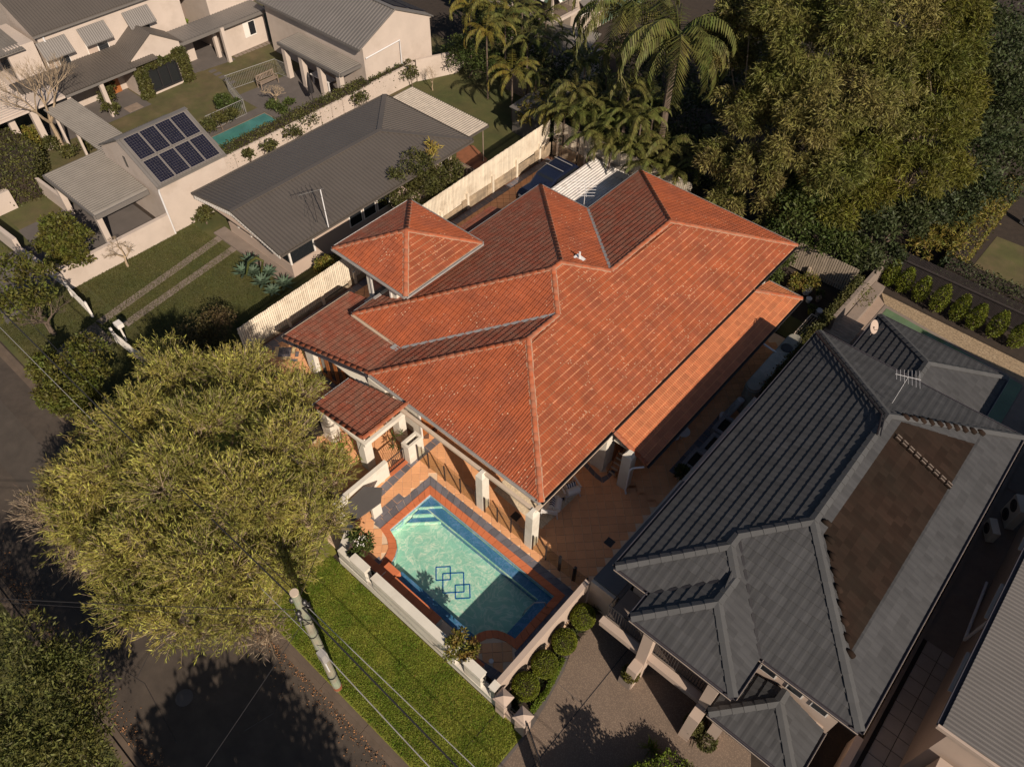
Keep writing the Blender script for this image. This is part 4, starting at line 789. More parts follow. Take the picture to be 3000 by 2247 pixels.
for x in px_:
    if x is None: prev = None; continue
    q = MB(); q.box(x-.025, 12.905, 0, x+.025, 12.955, 1.2); q.build('post', M_DKMET, gf)
    if prev is not None: q = MB(); q.box(prev+.04, 12.925, .08, x-.04, 12.937, 1.16); q.build('glass_panel', mg, gf)
    prev = x
# ---------------- foliage generators ----------------
def leaf_object(name, C, L, W, m, parent, up=.0, out=None, outw=0., rnd=None, **t):
    n = len(C); d = rng.normal(size=(n, 3)); d[:, 2] += up
    if out is not None: d = d+out*outw
    d /= np.linalg.norm(d, axis=1)[:, None]; e = rng.normal(size=(n, 3)); e -= d*(e*d).sum(1)[:, None]; e /= np.linalg.norm(e, axis=1)[:, None]
    L = np.broadcast_to(L, n)*rng.uniform(.7, 1.3, n); W = np.broadcast_to(W, n)*rng.uniform(.8, 1.2, n)
    Lc, Wc = L[:, None], W[:, None]
    v = np.stack([C, C+d*Lc*.5+e*Wc*.5, C+d*Lc, C+d*Lc*.5-e*Wc*.5], 1).reshape(-1, 3)
    f = np.arange(n*4).reshape(n, 4)
    if rnd is None: rnd = rng.random(n)
    return npmesh(name, v, f, m, parent, rnd, **t)
def ell_points(c, r, n, shell=.35, lower=-.3):
    d = rng.normal(size=(n*2, 3)); d /= np.linalg.norm(d, axis=1)[:, None]; d = d[d[:, 2] > lower][:n]
    while len(d) < n: d = np.concatenate([d, d])[:n]
    s = 1-shell*rng.random(len(d))**1.5
    return np.array(c)+d*np.array(r)*s[:, None], d
def lumps(blobs, n, sub=14, subr=.42, shell=.4, lower=-.35):
    """points over lumpy crowns: every blob (x,y,z,rx,ry,rz) gets sub-lumps on its surface"""
    P, D = [], []; vol = [b[3]*b[4] for b in blobs]; tot = sum(vol)
    for b, v in zip(blobs, vol):
        nb = max(60, int(n*v/tot)); k = sub; c, _ = ell_points(b[:3], [q*.72 for q in b[3:]], k, .25, lower)
        for i in range(k):
            r = np.array(b[3:])*subr*rng.uniform(.7, 1.25); p, d = ell_points(c[i], r, nb//k, shell, -.6); P.append(p); D.append(d*.6+(p-np.array(b[:3]))/np.array(b[3:])*.6)
    return np.concatenate(P), np.concatenate(D)
def trunk_of(t, base, tops, r, m, name='trunk'):
    base = V(base); mb = MB(); hub = V((base.x, base.y, base.z)); mz = min(q[2] for q in tops); ctr = sum((V(q[:3]) for q in tops), V((0, 0, 0)))/len(tops)
    fork = base.lerp(ctr, .4); mb.tube([base, (base+fork)/2+V((.05, 0, 0)), fork], [r, r*.8, r*.65], 8); o = mb.build(name, m, t)
    for q in tops:
        q = V(q[:3]); mb = MB(); mid = fork.lerp(q, .5)+V((0, 0, -.1*(q-fork).length)); mb.tube([fork, mid, q], [r*.5, r*.32, r*.12], 6); mb.build('limb', m, t)
    return o
def px_blobs(L): # (px,py,z,r[,rz])
    out = []
    for q in L:
        p = at(q[0], q[1], q[2]); r = q[3]; rz = q[4] if len(q) > 4 else r*.8
        out.append((p.x, p.y, p.z, r, r, rz))
    return out
def tree(name, label, cat, base, blobs, n, L, W, m, bark=None, r=.14, group=None, up=.1, outw=.6, **k):
    t = thing(name, label, cat, (base[0], base[1], 0), group); trunk_of(t, (base[0], base[1], -.05), [(b[0], b[1], b[2]) for b in blobs], r, bark or M_BARKD)
    P, D = lumps(blobs, n, **k); leaf_object('crown', P, L, W, m, t, up=up, out=D, outw=outw); return t
def hedge_pts(poly, z0, z1, n, jit=.06):
    q = [V((p[0], p[1])) for p in poly]; m_ = len(q); per = [(q[(i+1) % m_]-q[i]).length for i in range(m_)]; h = z1-z0
    xs = [p.x for p in q]; ys = [p.y for p in q]; A = abs(sum(q[i].x*q[(i+1) % m_].y-q[(i+1) % m_].x*q[i].y for i in range(m_)))/2
    sides = sum(per)*h; nt_ = int(n*A/(A+sides)); P = []
    while len(P) < nt_:
        x, y = rng.uniform(min(xs), max(xs)), rng.uniform(min(ys), max(ys))
        if inside((x, y), q): P.append((x, y, z1+rng.normal()*jit))
    for i in range(m_):
        k = int(n*per[i]*h/(A+sides)); t = rng.random(k)
        for j in range(k): p = q[i].lerp(q[(i+1) % m_], float(t[j])); P.append((p.x+rng.normal()*jit, p.y+rng.normal()*jit, z0+h*rng.random()))
    return np.array(P)
def hedge(name, label, cat, poly, z0, z1, n, m, L=.13, W=.08, core=None, group=None, jit=.07):
    c = V((sum(p[0] for p in poly)/len(poly), sum(p[1] for p in poly)/len(poly), z0)); t = thing(name, label, cat, tuple(c), group)
    mb = MB(); sh = [(c.x+(p[0]-c.x)*.95, c.y+(p[1]-c.y)*.95) for p in poly]; mb.prism(sh, z0, z1-.08); mb.build('twig_core', core or M_SOIL, t)
    P = hedge_pts(poly, z0, z1, n, jit); P[:, 2] += .06*np.sin(P[:, 0]*5)+.05*np.sin(P[:, 1]*7)
    leaf_object('foliage', P, L, W, m, t, up=.4); return t
L_BOT = leafmat('bottlebrush_leaf', (.40, .355, .085), (.20, .20, .045), sc2=.5, rnd=.38)
L_BOTB = leafmat('bottlebrush_rusty_leaf', (.24, .15, .05), (.16, .15, .05), sc2=.6, rnd=.4)
L_BAM = leafmat('bamboo_leaf', (.18, .148, .050), (.10, .105, .022), sc2=.35, rnd=.55)
L_BAM2 = leafmat('bamboo_yellow_leaf', (.14, .13, .018), (.10, .11, .02), sc2=.3, rnd=.45)
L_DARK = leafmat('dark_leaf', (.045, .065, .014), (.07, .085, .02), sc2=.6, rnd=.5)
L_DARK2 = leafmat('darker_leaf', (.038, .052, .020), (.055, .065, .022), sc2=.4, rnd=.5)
L_MAG = leafmat('magnolia_leaf', (.075, .088, .014), (.10, .085, .018), sc2=1.5, rnd=.5)
L_HEDGE = leafmat('hedge_leaf', (.055, .060, .016), (.085, .078, .022), sc2=1., rnd=.5)
L_LIME = leafmat('lime_leaf', (.13, .17, .015), (.09, .13, .012), sc2=1.5, rnd=.35)
L_GLOBE = leafmat('globe_leaf', (.14, .155, .012), (.095, .115, .012), sc2=2.5, rnd=.4)
L_PALM = leafmat('palm_leaf', (.085, .10, .022), (.12, .105, .03), sc2=.5, rnd=.4)
L_PALMY = leafmat('yellow_palm_leaf', (.16, .12, .02), (.12, .12, .03), sc2=.6, rnd=.4)
L_CITR = leafmat('citrus_leaf', (.11, .13, .02), (.20, .13, .03), sc2=3, rnd=.45)
L_BARE = leafmat('sparse_twig', (.20, .15, .11), (.15, .115, .085), rnd=.3)
L_JAC = leafmat('jacaranda_leaf', (.085, .095, .024), (.12, .115, .028), sc2=.8, rnd=.4)
L_AGAVE = leafmat('agave_leaf', (.10, .15, .10), (.08, .12, .075), sc2=2, rnd=.2)
# ---------------- corrugated sheets ----------------
def ribs(name, m, parent, P0, ud, vd, tan, poly, pitch=.2, h=.035, th=.05, zoff=.0):
    """ribbed metal roof: ribs run up the slope (vd), spaced along the eave (ud)"""
    P0 = np.array([P0[0], P0[1], P0[2]+zoff], float); q = [((x-P0[0])*ud[0]+(y-P0[1])*ud[1], (x-P0[0])*vd[0]+(y-P0[1])*vd[1]) for x, y in poly]; n = len(q)
    def iv(u):
        vs = []
        for i in range(n):
            (u0, v0), (u1, v1) = q[i], q[(i+1) % n]
            if (u0 <= u < u1) or (u1 <= u < u0): vs.append(v0+(v1-v0)*(u-u0)/(u1-u0))
        vs.sort(); return (vs[0], vs[-1]) if len(vs) > 1 else None
    umin, umax = min(a for a, b in q), max(a for a, b in q); mb = MB(); U3 = np.array([ud[0], ud[1], 0]); V3 = np.array([vd[0], vd[1], tan]); up = np.array([0, 0, 1])
    us = []; u = umin
    while u < umax:
        for du, hh in ((0, 0), (.32, 0), (.5, h), (.82, h)): us.append((u+du*pitch, hh))
        u += pitch
    us = [(a, b) for a, b in us if a < umax-1e-3]+[(umax-1e-4, 0)]; us[0] = (umin+1e-4, us[0][1]); vs = []
    for a, hh in us:
        I = iv(a)
        if I is None: continue
        for v in I: vs.append(tuple(P0+U3*a+V3*v+up*hh))
    k = len(vs)//2; mb.add(vs, [(2*i, 2*i+2, 2*i+3, 2*i+1) for i in range(k-1)])
    o = mb.build(name, m, parent)
    mb = MB(); mb.slab([tuple(P0+U3*a+V3*b-up*.012) for a, b in q], th); mb.build('roof_base', m, parent); return o
# ---------------- brown metal bungalow ----------------
bg_ = thing('metal_roof_bungalow', 'long bungalow under a brown ribbed metal roof left of the paling fence', 'house', (-34, 23, 0))
BZ0, BT, b0, b1, by0, by1 = 3.0, .197, -38.35, -30.2, 15.98, 31.05; bc = (b0+b1)/2; bhw = (b1-b0)/2; bz = BZ0+BT*bhw
ribs('roof_sheet', M_ROOFM, bg_, (b1, by0, BZ0), (0, 1), (-1, 0), BT, [(b1, by0), (b1, by1), (bc, by1-bhw), (bc, by0)], .24, .03)
ribs('roof_sheet', M_ROOFM, bg_, (b0, by0, BZ0), (0, 1), (1, 0), BT, [(b0, by0), (b0, by1), (bc, by1-bhw), (bc, by0)], .24, .03)
ribs('roof_sheet', M_ROOFM, bg_, (b0, by1, BZ0), (1, 0), (0, -1), BT, [(b0, by1), (b1, by1), (bc, by1-bhw)], .24, .05)
for a, b in (((bc, by0-.05, bz+.04), (bc, by1-bhw, bz+.04)), ((b0, by1, BZ0+.05), (bc, by1-bhw, bz+.05)), ((b1, by1, BZ0+.05), (bc, by1-bhw, bz+.05))):
    mb = MB(); mb.beam(a, b, .3, .03); mb.build('ridge_cap', M_ROOFM, bg_)
for a, b, o_ in (((b1, by0, BZ0), (b1, by1, BZ0), (1, 0, 0)), ((b0, by0, BZ0), (b0, by1, BZ0), (-1, 0, 0)), ((b0, by1, BZ0), (b1, by1, BZ0), (0, 1, 0))): gutter(bg_, a, b, M_ROOFM, o_, .13, .12)
for a, b in (((b0, by0-.02, BZ0+.02), (bc, by0-.02, bz+.03)), ((b1, by0-.02, BZ0+.02), (bc, by0-.02, bz+.03))):
    mb = MB(); mb.beam(a, b, .06, .12); mb.build('barge_board', M_ROOFM, bg_)
for i in range(40):   # scalloped gable soffit strips
    x = b0+.15+i*(b1-b0-.3)/39; z = BZ0+BT*(bhw-abs(x-bc)); mb = MB(); mb.box(x-.08, by0, z-.34, x+.08, by0+.03, z-.06); mb.build('gable_board', M_WFRAME, bg_)
mb = MB(); mb.box(-37.4, 17.1, 0, -31.3, 30.2, .9); mb.box(-37.4, 18.9, .9, -31.3, 30.2, 2.85); mb.box(-37.4, 17.1, .9, -37.3, 18.9, 2.85); mb.build('wall', M_RENDER2, bg_)
mb = MB(); mb.box(-38.2, 16.1, 2.80, -30.35, 30.9, 2.86); mb.build('soffit', M_RENDER2, bg_)
mb = MB(); mb.prism([(-38.1, 16.3), (-31.3, 16.3), (-31.3, 17.1), (-38.1, 17.1)], 0, .12); mb.build('front_step', M_CONC, bg_)
for i, x in enumerate((-31.35, -32.6, -33.85, -35.1, -36.35, -37.35)):
    mb = MB(); mb.box(x-.05, 17.1, .9, x+.05, 17.2, 2.8); mb.build('mullion', M_WFRAME, bg_)
mb = MB(); mb.box(-37.3, 17.14, .9, -31.4, 17.17, 2.8); mb.build('front_glazing', M_GLASS, bg_)
mb = MB(); mb.box(-31.38, 17.2, .9, -31.35, 18.9, 2.8); mb.build('side_glazing', M_GLASS, bg_)
for y in (18.85,): mb = MB(); mb.box(-31.4, y-.05, .9, -31.3, y+.05, 2.8); mb.build('mullion', M_WFRAME, bg_)
for y0 in (21.5, 22.6, 23.7):
    mb = MB(); mb.box(-31.3, y0, 1.0, -31.26, y0+1.0, 2.1); wn = mb.build('window', M_WFRAME, bg_); g = MB(); g.box(-31.26, y0+.07, 1.07, -31.25, y0+.93, 2.03); g.build('pane', M_GLASS, wn)
mb = MB(); mb.box(-31.28, 29.2, .9, -31.24, 29.9, 2.2); wn = mb.build('window', M_WFRAME, bg_); g = MB(); g.box(-31.24, 29.27, .97, -31.23, 29.83, 2.13); g.build('pane', M_GLASS, wn)
t = thing('patio_roof', 'pale corrugated patio roof behind the brown metal bungalow', 'patio roof', (-34.5, 32, 0))
ribs('roof_sheet', mat('patio_tin', (.36, .31, .26), rough=.6, var=.15), t, (-38.1, 31.2, 2.75), (1, 0), (0, 1), .01, [(-38.1, 31.2), (-30.95, 31.2), (-30.95, 33.3), (-38.1, 33.3)], .2, .05)
for x, y in ((-31.2, 33.1), (-37.9, 33.1)): mb = MB(); mb.tube([(x, y, 0), (x, y, 2.7)], .04, 8); mb.build('post', M_WOODG, t)
gutter(t, (-30.95, 31.2, 2.72), (-30.95, 33.3, 2.72), M_ROOFM, (1, 0, 0)); gutter(t, (-38.1, 33.3, 2.72), (-30.95, 33.3, 2.72), M_ROOFM, (0, 1, 0))
patch('brick_patio', KM([(1, 0, 1760, 1150), (1, 0, 1900, 1180), (1, 0, 2010, 1290), (1, 0, 1960, 1420), (1, 0, 1760, 1300)], .004), .006, mat('red_brick', (.20, .075, .035), rnd=.2, var=.25, scale=3))
antenna('roof_antenna', 'dark tripod television antenna on the brown bungalow roof', K(1, 1, 640, 300, 3.3)+V((0, 0, .15)), 2.0, 6, 1.2, M_DKMET, s=.9, legs=True)
t = thing('roof_mast', 'thin blue and white mast leaning beside the tripod antenna', 'mast', tuple(K(1, 1, 725, 320, 3.1))); mb = MB(); p = K(1, 1, 725, 320, 3.1); mb.tube([p, p+V((-.5, .3, 2.1))], .03, 6); mb.build('pole', M_PVC, t)
# ---------------- small white building with solar panels ----------------
sb = thing('solar_building', 'small white gabled building with eight solar panels on its grey roof', 'building', (-43, 17, 0))
SX0, SX1, SY0, SY1, SZ, SR = -46.3, -39.8, 14.7, 19.4, 3.4, 5.1; sc_ = (SX0+SX1)/2; stn = (SR-SZ)/(SX1-sc_)
ribs('roof_sheet', M_ROOFM3, sb, (SX1, SY0, SZ), (0, 1), (-1, 0), stn, [(SX1, SY0), (SX1, SY1), (sc_, SY1), (sc_, SY0)], .2, .025)
ribs('roof_sheet', M_ROOFM3, sb, (SX0, SY0, SZ), (0, 1), (1, 0), stn, [(SX0, SY0), (SX0, SY1), (sc_, SY1), (sc_, SY0)], .2, .025)
mb = MB(); mb.prism([(SX0+.2, SY0+.12), (SX1-.15, SY0+.12), (SX1-.15, SY1-.12), (SX0+.2, SY1-.12)], 0, SZ-.08); mb.build('wall', M_WHITEW, sb)
for y in (SY0+.12, SY1-.3):
    mb = MB(); mb.add([(SX0+.1, y, SZ-.08), (SX1-.1, y, SZ-.08), (sc_, y, SR-.1), (SX0+.1, y+.18, SZ-.08), (SX1-.1, y+.18, SZ-.08), (sc_, y+.18, SR-.1)], [(0, 1, 2), (5, 4, 3), (0, 3, 4, 1), (1, 4, 5, 2), (2, 5, 3, 0)]); mb.build('gable_wall', M_WHITEW, sb)
gutter(sb, (SX1, SY0, SZ), (SX1, SY1, SZ), M_ROOFM3, (1, 0, 0)); mb = MB(); mb.beam((sc_, SY0-.02, SR+.03), (sc_, SY1+.02, SR+.03), .3, .05); mb.build('ridge_cap', M_ROOFM3, sb)
mb = MB(); mb.tube([(SX1+.02, SY0+.1, SZ-.1), (SX1-.05, SY0+.05, SZ-.4), (SX1-.05, SY0+.05, .05)], .05, 8); mb.build('downpipe', M_PVC, sb)
mb = MB(); mb.box(-43.3, SY0+.08, 3.2, -43.1, SY0+.119, 3.9); wn = mb.build('window', M_GLASS, sb)
M_PV = mat('solar_cell', (.010, .010, .020), rough=.25, var=.3, scale=3, spec=.6); M_PVL = mat('solar_grid', (.20, .18, .17), rough=.5, var=0)
th = math.atan(stn); dn = V((math.cos(th), 0, -math.sin(th))); nrm = V((math.sin(th), 0, math.cos(th))); proto = None
for r_ in range(2):
    for c_ in range(4):
        o_ = V((sc_, SY0+.32+c_*1.03, SR))+dn*(.18+r_*1.78)+nrm*.10
        if proto is None:
            proto = thing('solar_module', 'x', 'solar panel', tuple(o_), 'solar panels on the small white building')
            q = MB(); q.obox(o_+dn*.825+V((0, .495, 0)), dn*.825, V((0, .495, 0)), nrm*.018); q.build('panel_backing', M_PVL, proto)
            q = MB()
            for a in range(10):
                for b in range(6): q.obox(o_+dn*(.03+.159*(a+.5))+V((0, .03+.155*(b+.5), 0))+nrm*.021, dn*.0765, V((0, .0745, 0)), nrm*.002)
            q.build('solar_cells', M_PV, proto, kind='stuff'); tt = proto
        else: tt = copy_tree(proto, tuple(o_))
        tt['label'] = 'solar panel, %s row, %s' % (('upper', 'lower')[r_], ('nearest the gable wall with the slit window', 'second from the gable wall with the slit window', 'second from the far end of the roof', 'at the far end of the roof')[c_])
t = thing('carport', 'grey corrugated carport roof on white posts beside the solar building', 'carport', (-44, 13, 0)); CZ = 2.6
ribs('roof_sheet', M_ROOFM2, t, (-47.1, 11.3, CZ), (1, 0), (0, 1), .0, [(-47.1, 11.3), (-41.2, 11.3), (-41.2, 14.68), (-47.1, 14.9)], .22, .09)
for a, b, o_ in (((-41.2, 11.3, CZ), (-41.2, 14.65, CZ), (1, 0, 0)), ((-47.1, 11.3, CZ), (-41.2, 11.3, CZ), (0, -1, 0))): mb = MB(); mb.beam(V(a)+V(o_)*.05-V((0, 0, .12)), V(b)+V(o_)*.05-V((0, 0, .12)), .1, .28); mb.build('fascia', M_ROOFM3, t)
for x, y in ((-41.55, 11.5), (-46.3, 11.5)): mb = MB(); mb.box(x-.16, y-.16, 0, x+.16, y+.16, CZ-.1); mb.build('post', M_WHITEW, t)
patch('carport_floor', [(-47.2, 8.5), (-40.0, 8.2), (-40.0, 14.6), (-47.2, 14.6)], .003, M_CONCD)
t = thing('white_garden_wall', 'white rendered garden wall running beside the grass wheel strips', 'wall', (-40, 11, 0))
wallseg([(-40.0, 8.0), (-39.95, 14.8)], .26, 1.45, t, M_WHITEW); wallseg([(-46.3, 11.5), (-50.0, 11.4)], .2, 1.2, t, M_WHITEW); wallseg([(-40.1, 8.0), (-44.6, 7.6)], .2, .7, t, M_WHITEW); wallseg([(-44.6, 7.6), (-48.5, 7.4), (-49.5, 7.5)], .25, 1.3, t, M_WHITEW)
mb = MB(); mb.box(-50.3, 7.6, 0, -49.4, 9.6, 1.3); mb.build('wall_pier', M_WHITEW, t)
# ---------------- two storey white house (top left) ----------------
w2 = thing('white_two_storey_house', 'large white two storey house with grey roof and four window awnings', 'house', (-60, 22, 0))
ribs('roof_sheet', M_ROOFM, w2, (-57.3, 17.2, 5.7), (0, 1), (-1, 0), .42, [(-57.3, 17.2), (-57.3, 29.5), (-63, 29.5), (-63, 17.2)], .2, .03)
mb = MB(); mb.box(-68, 17.5, 0, -57.6, 28.2, 5.55); mb.add([(-68, 17.5, 5.56), (-57.6, 17.5, 5.56), (-62.8, 17.5, 7.9), (-68, 17.6, 5.56), (-57.6, 17.6, 5.56), (-62.8, 17.6, 7.9)], [(0, 1, 2), (5, 4, 3), (1, 4, 5, 2), (2, 5, 3, 0)]); mb.build('wall', M_WHITEW, w2)
gutter(w2, (-57.3, 17.2, 5.65), (-57.3, 29.5, 5.65), M_ROOFM3, (1, 0, 0))
for i, (px, py) in enumerate(((420, 400), (715, 270), (1065, 140))):
    c = K(0, 0, px, py, 4.2); y = c.y; x = -57.6
    mb = MB(); mb.box(x, y-.85, 2.95, x+.04, y+.75, 4.5); wn = mb.build('window', M_WFRAME, w2); g = MB(); g.box(x+.04, y-.02, 3.0, x+.05, y+.7, 4.45); g.build('pane', M_GLASS, wn); g = MB(); g.box(x+.04, y-.8, 3.0, x+.05, y-.1, 4.45); g.build('shutter', M_RENDER2, wn)
    ribs('window_awning', M_ROOFM3, w2, (x+.8, y-1.05, 4.15), (0, 1), (-1, 0), 1.25, [(x+.8, y-1.05), (x+.8, y+1.0), (x+.05, y+1.0), (x+.05, y-1.05)], .16, .02)
mb = MB(); mb.tube([(-57.55, 17.9, 5.5), (-57.55, 17.9, 3.0)], .06, 8); mb.build('downpipe', M_PVC, w2)
ribs('verandah_roof', M_ROOFM, w2, (-54.6, 14.5, 2.75), (0, 1), (-1, 0), .16, [(-54.6, 14.5), (-54.6, 23.8), (-57.59, 23.8), (-57.59, 14.5)], .2, .03)
mb = MB(); mb.box(-54.7, 14.5, 2.5, -54.6, 22.0, 2.72); mb.build('verandah_beam', M_ROOFM3, w2)
for y in (16.9, 19.3): mb = MB(); mb.box(-54.95, y-.14, 0, -54.67, y+.14, 2.5); mb.build('column', M_WHITEW, w2)
patch('verandah_floor', [(-57.6, 14.5), (-54.2, 14.5), (-54.2, 22.0), (-57.6, 22.0)], .01, M_CONCD)
mb = MB(); mb.box(-57.59, 20.2, 0, -57.5, 21.6, 2.3); mb.build('entry_door', M_WOODW, w2); mb = MB(); mb.box(-55.2, 20.3, .012, -54.3, 21.4, .03); mb.build('door_mat', M_WOODG, w2)
# left verandah wing with slatted awnings
wl = thing('verandah_wing', 'two storey white verandah wing with slatted awnings at the upper left frame edge', 'building wing', (-57, 13, 0))
for x, y, h in ((-54.2, 14.2, 2.9), (-56.6, 12.6, 2.9), (-54.9, 12.9, 2.9), (-58.0, 11.4, 2.9), (-60.2, 11.2, 2.9)): mb = MB(); mb.box(x-.2, y-.2, 0, x+.2, y+.2, h); mb.build('column', M_WHITEW, wl)
pz = 3.0; mb = MB(); mb.box(-61.5, 11.0, 2.85, -54.0, 16.5, 3.0); mb.build('upper_floor', M_WHITEW, wl)
for i in range(24): mb = MB(); mb.box(-61.4+i*.31, 11.1, 3.02, -61.25+i*.31, 14.6, 3.1); mb.build('slat', M_WHITEW, wl)
mb = MB(); mb.box(-61.4, 15.3, 3.0, -57.6, 17.2, 5.3); mb.build('upper_wall', M_WHITEW, wl); mb = MB(); mb.box(-59.6, 15.25, 3.3, -57.9, 15.3, 4.9); mb.build('balcony_opening', M_GLASS, wl)
ribs('awning', M_ROOFM2, wl, (-57.2, 12.9, 5.2), (0, 1), (-1, 0), .12, [(-57.2, 12.9), (-57.2, 16.4), (-62, 16.4), (-62, 12.9)], .2, .05)
for x in (-57.5, -59.5): mb = MB(); mb.box(x-.12, 13.0, 3.0, x+.12, 13.25, 5.15); mb.build('post', M_WHITEW, wl)
# long corrugated walkway roof towards the solar building
t = thing('walkway_roof', 'narrow corrugated walkway roof behind the leafless tree', 'walkway roof', (-50, 16, 0))
ribs('roof_sheet', M_ROOFM2, t, (-54.2, 14.9, 2.6), (1, 0), (0, 1), .0, [(-54.2, 14.9), (-46.5, 14.9), (-46.5, 16.9), (-54.2, 16.9)], .2, .05)
for x in (-53, -50.3, -47.6): mb = MB(); mb.box(x-.07, 15.0, 0, x+.07, 15.14, 2.58); mb.build('post', M_WHITEW, t)
# ivy gable building
ig = thing('ivy_gable_room', 'small white gabled room with clipped ivy framing a wide black window', 'building', (-57, 24, 0))
mb = MB(); mb.prism([(-57.59, 22.1), (-55.2, 22.1), (-55.2, 26.0), (-57.59, 26.0)], 0, 3.0)
mb.add([(-55.2, 22.1, 3.0), (-55.2, 26.0, 3.0), (-55.2, 24.05, 4.2), (-57.59, 22.1, 3.0), (-57.59, 26.0, 3.0), (-57.59, 24.05, 4.2)], [(0, 1, 2), (3, 5, 4), (0, 2, 5, 3), (1, 4, 5, 2)]); mb.build('wall', M_WHITEW, ig)
for sg in (-1, 1):
    e = 24.05+sg*2.2; ribs('roof_sheet', M_ROOFM, ig, (-55.1, e, 2.92), (-1, 0), (0, -sg), 1.36/2.2, [(-55.1, e), (-57.59, e), (-57.59, 24.05), (-55.1, 24.05)], .2, .02)
mb = MB()
for y0, z0, y1, z1 in ((22.9, .25, 25.3, .37), (22.9, 1.85, 25.3, 1.97), (22.9, .37, 23.0, 1.85), (25.2, .37, 25.3, 1.85), (23.65, .37, 23.72, 1.85), (24.45, .37, 24.52, 1.85)): mb.box(-55.19, y0, z0, -55.05, y1, z1)
wn = mb.build('window_frame', M_DKMET, ig); g = MB(); g.box(-55.19, 23.0, .37, -55.14, 25.2, 1.85); g.build('pane', M_GLASS, wn)
P = []
while len(P) < 5200:
    y, z = rng.uniform(21.9, 26.25), rng.uniform(0, 2.75)
    if 22.85 < y < 25.35 and z < 2.0: continue
    if z > 2.55+.15*math.sin(y*3): continue
    P.append((-55.0+rng.normal()*.07, y, z))
leaf_object('ivy', np.array(P), .16, .12, L_HEDGE, ig, up=.2)
# white house section with flat metal roof, door court
w3 = thing('white_middle_wing', 'white wing with a narrow grey metal roof between the ivy room and the gabled hall', 'building wing', (-58, 30, 0))
ribs('roof_sheet', M_ROOFM3, w3, (-55.4, 26.0, 2.75), (0, 1), (-1, 0), .05, [(-55.4, 26.0), (-55.4, 34.0), (-57.4, 34.0), (-57.4, 26.0)], .25, .03); mb = MB(); mb.box(-55.4, 26.0, 2.5, -55.3, 34.0, 2.74); mb.build('fascia', M_ROOFM3, w3)
mb = MB(); mb.box(-62, 30.2, 0, -56.0, 34.0, 2.7); mb.box(-62, 30.2, 2.71, -57.4, 34.5, 6.0); mb.build('wall', M_WHITEW, w3)
mb = MB(); mb.box(-56.0, 31.9, .9, -55.95, 33.0, 2.1); wn = mb.build('window', M_WFRAME, w3); g = MB(); g.box(-55.95, 32.4, 1.0, -55.94, 32.95, 2.0); g.build('pane', M_GLASS, wn)
for x, y in ((-55.35, 29.7), (-56.6, 29.6)): mb = MB(); mb.box(x-.14, y-.14, 0, x+.14, y+.14, 2.7); mb.build('column', M_WHITEW, w3)
for k in range(4): mb = MB(); mb.box(-61.8, 28.3+k*.45, 0, -61.7, 28.7+k*.45, 2.6); mb.build('glazed_door', M_WOODW, w3)
mb = MB(); mb.box(-62.5, 26.2, 0, -62.0, 30.1, 5.9); mb.box(-62, 26.01, 2.9, -57.61, 26.2, 5.0); mb.build('court_wall', M_WHITEW, w3)
patch('court_floor', [(-61.9, 26.1), (-55.9, 26.1), (-55.3, 30.2), (-61.9, 30.2)], .006, M_CONCD)
# gabled hall B3, pergola
b3 = thing('gabled_hall', 'tall white gabled hall with ribbed grey metal roof at the top of the picture', 'building', (-48, 36, 0))
h0, h1, hz, hr = 32.85, 40.15, 4.0, 5.67; hm = (h0+h1)/2; ht = (hr-hz)/(hm-h0); hx = -42.7
ribs('roof_sheet', M_ROOFM3, b3, (-54.6, h0, hz), (1, 0), (0, 1), ht, [(-54.6, h0), (hx, h0), (hx, hm), (-54.6, hm)], .3, .03)
ribs('roof_sheet', M_ROOFM3, b3, (-54.6, h1, hz), (1, 0), (0, -1), ht, [(-54.6, h1), (hx, h1), (hx, hm), (-54.6, hm)], .3, .03)
mb = MB(); mb.box(-54.3, h0+.35, 0, hx-.15, h1-.3, hz-.1); mb.add([(hx-.15, h0+.1, hz-.1), (hx-.15, h1-.1, hz-.1), (hx-.15, hm, hr-.08), (hx-.35, h0+.1, hz-.1), (hx-.35, h1-.1, hz-.1), (hx-.35, hm, hr-.08)], [(0, 1, 2), (5, 4, 3), (0, 2, 5, 3), (1, 4, 5, 2)]); mb.build('wall', M_WHITEW, b3)
gutter(b3, (-54.6, h0, hz), (hx, h0, hz), M_ROOFM3, (0, -1, 0)); mb = MB(); mb.beam((-54.6, hm, hr+.03), (hx, hm, hr+.03), .3, .04); mb.build('ridge_cap', M_ROOFM3, b3)
mb = MB(); mb.tube([(hx-.05, 33.3, 3.2), (hx-.02, 36.6, 2.2+1.2), (hx-.02, 36.6, 1.6), (hx+.1, 37.2, 1.2)], .05, 6); mb.build('pipe', M_PVC, b3)
for r_ in range(2):
    for c_ in range(5):
        pz_ = K(1, 0, 1180+c_*90, 2+c_*22+r_*20, 5.2); t_ = th2 = math.atan(ht); y = hm+.5+r_*1.7; x = -44.0-c_*1.05; o_ = V((x, y, hr-ht*(y-hm)+.1)); e = V((0, math.cos(t_), -math.sin(t_))); q = MB(); q.obox(o_+e*.8, V((.5, 0, 0)), e*.8, V((0, math.sin(t_), math.cos(t_)))*.02)
        o = q.build('solar_panel', M_PV, b3)
pg = thing('patio_pergola', 'white columned patio with a grey ribbed lean-to roof beside the dark deck', 'pergola', (-46.7, 32.5, 0))
ribs('roof_sheet', M_ROOFM2, pg, (-50.3, 31.2, 2.7), (1, 0), (0, 1), .03, [(-50.3, 31.2), (-43.2, 31.2), (-43.2, 33.1), (-50.3, 33.1)], .22, .05)
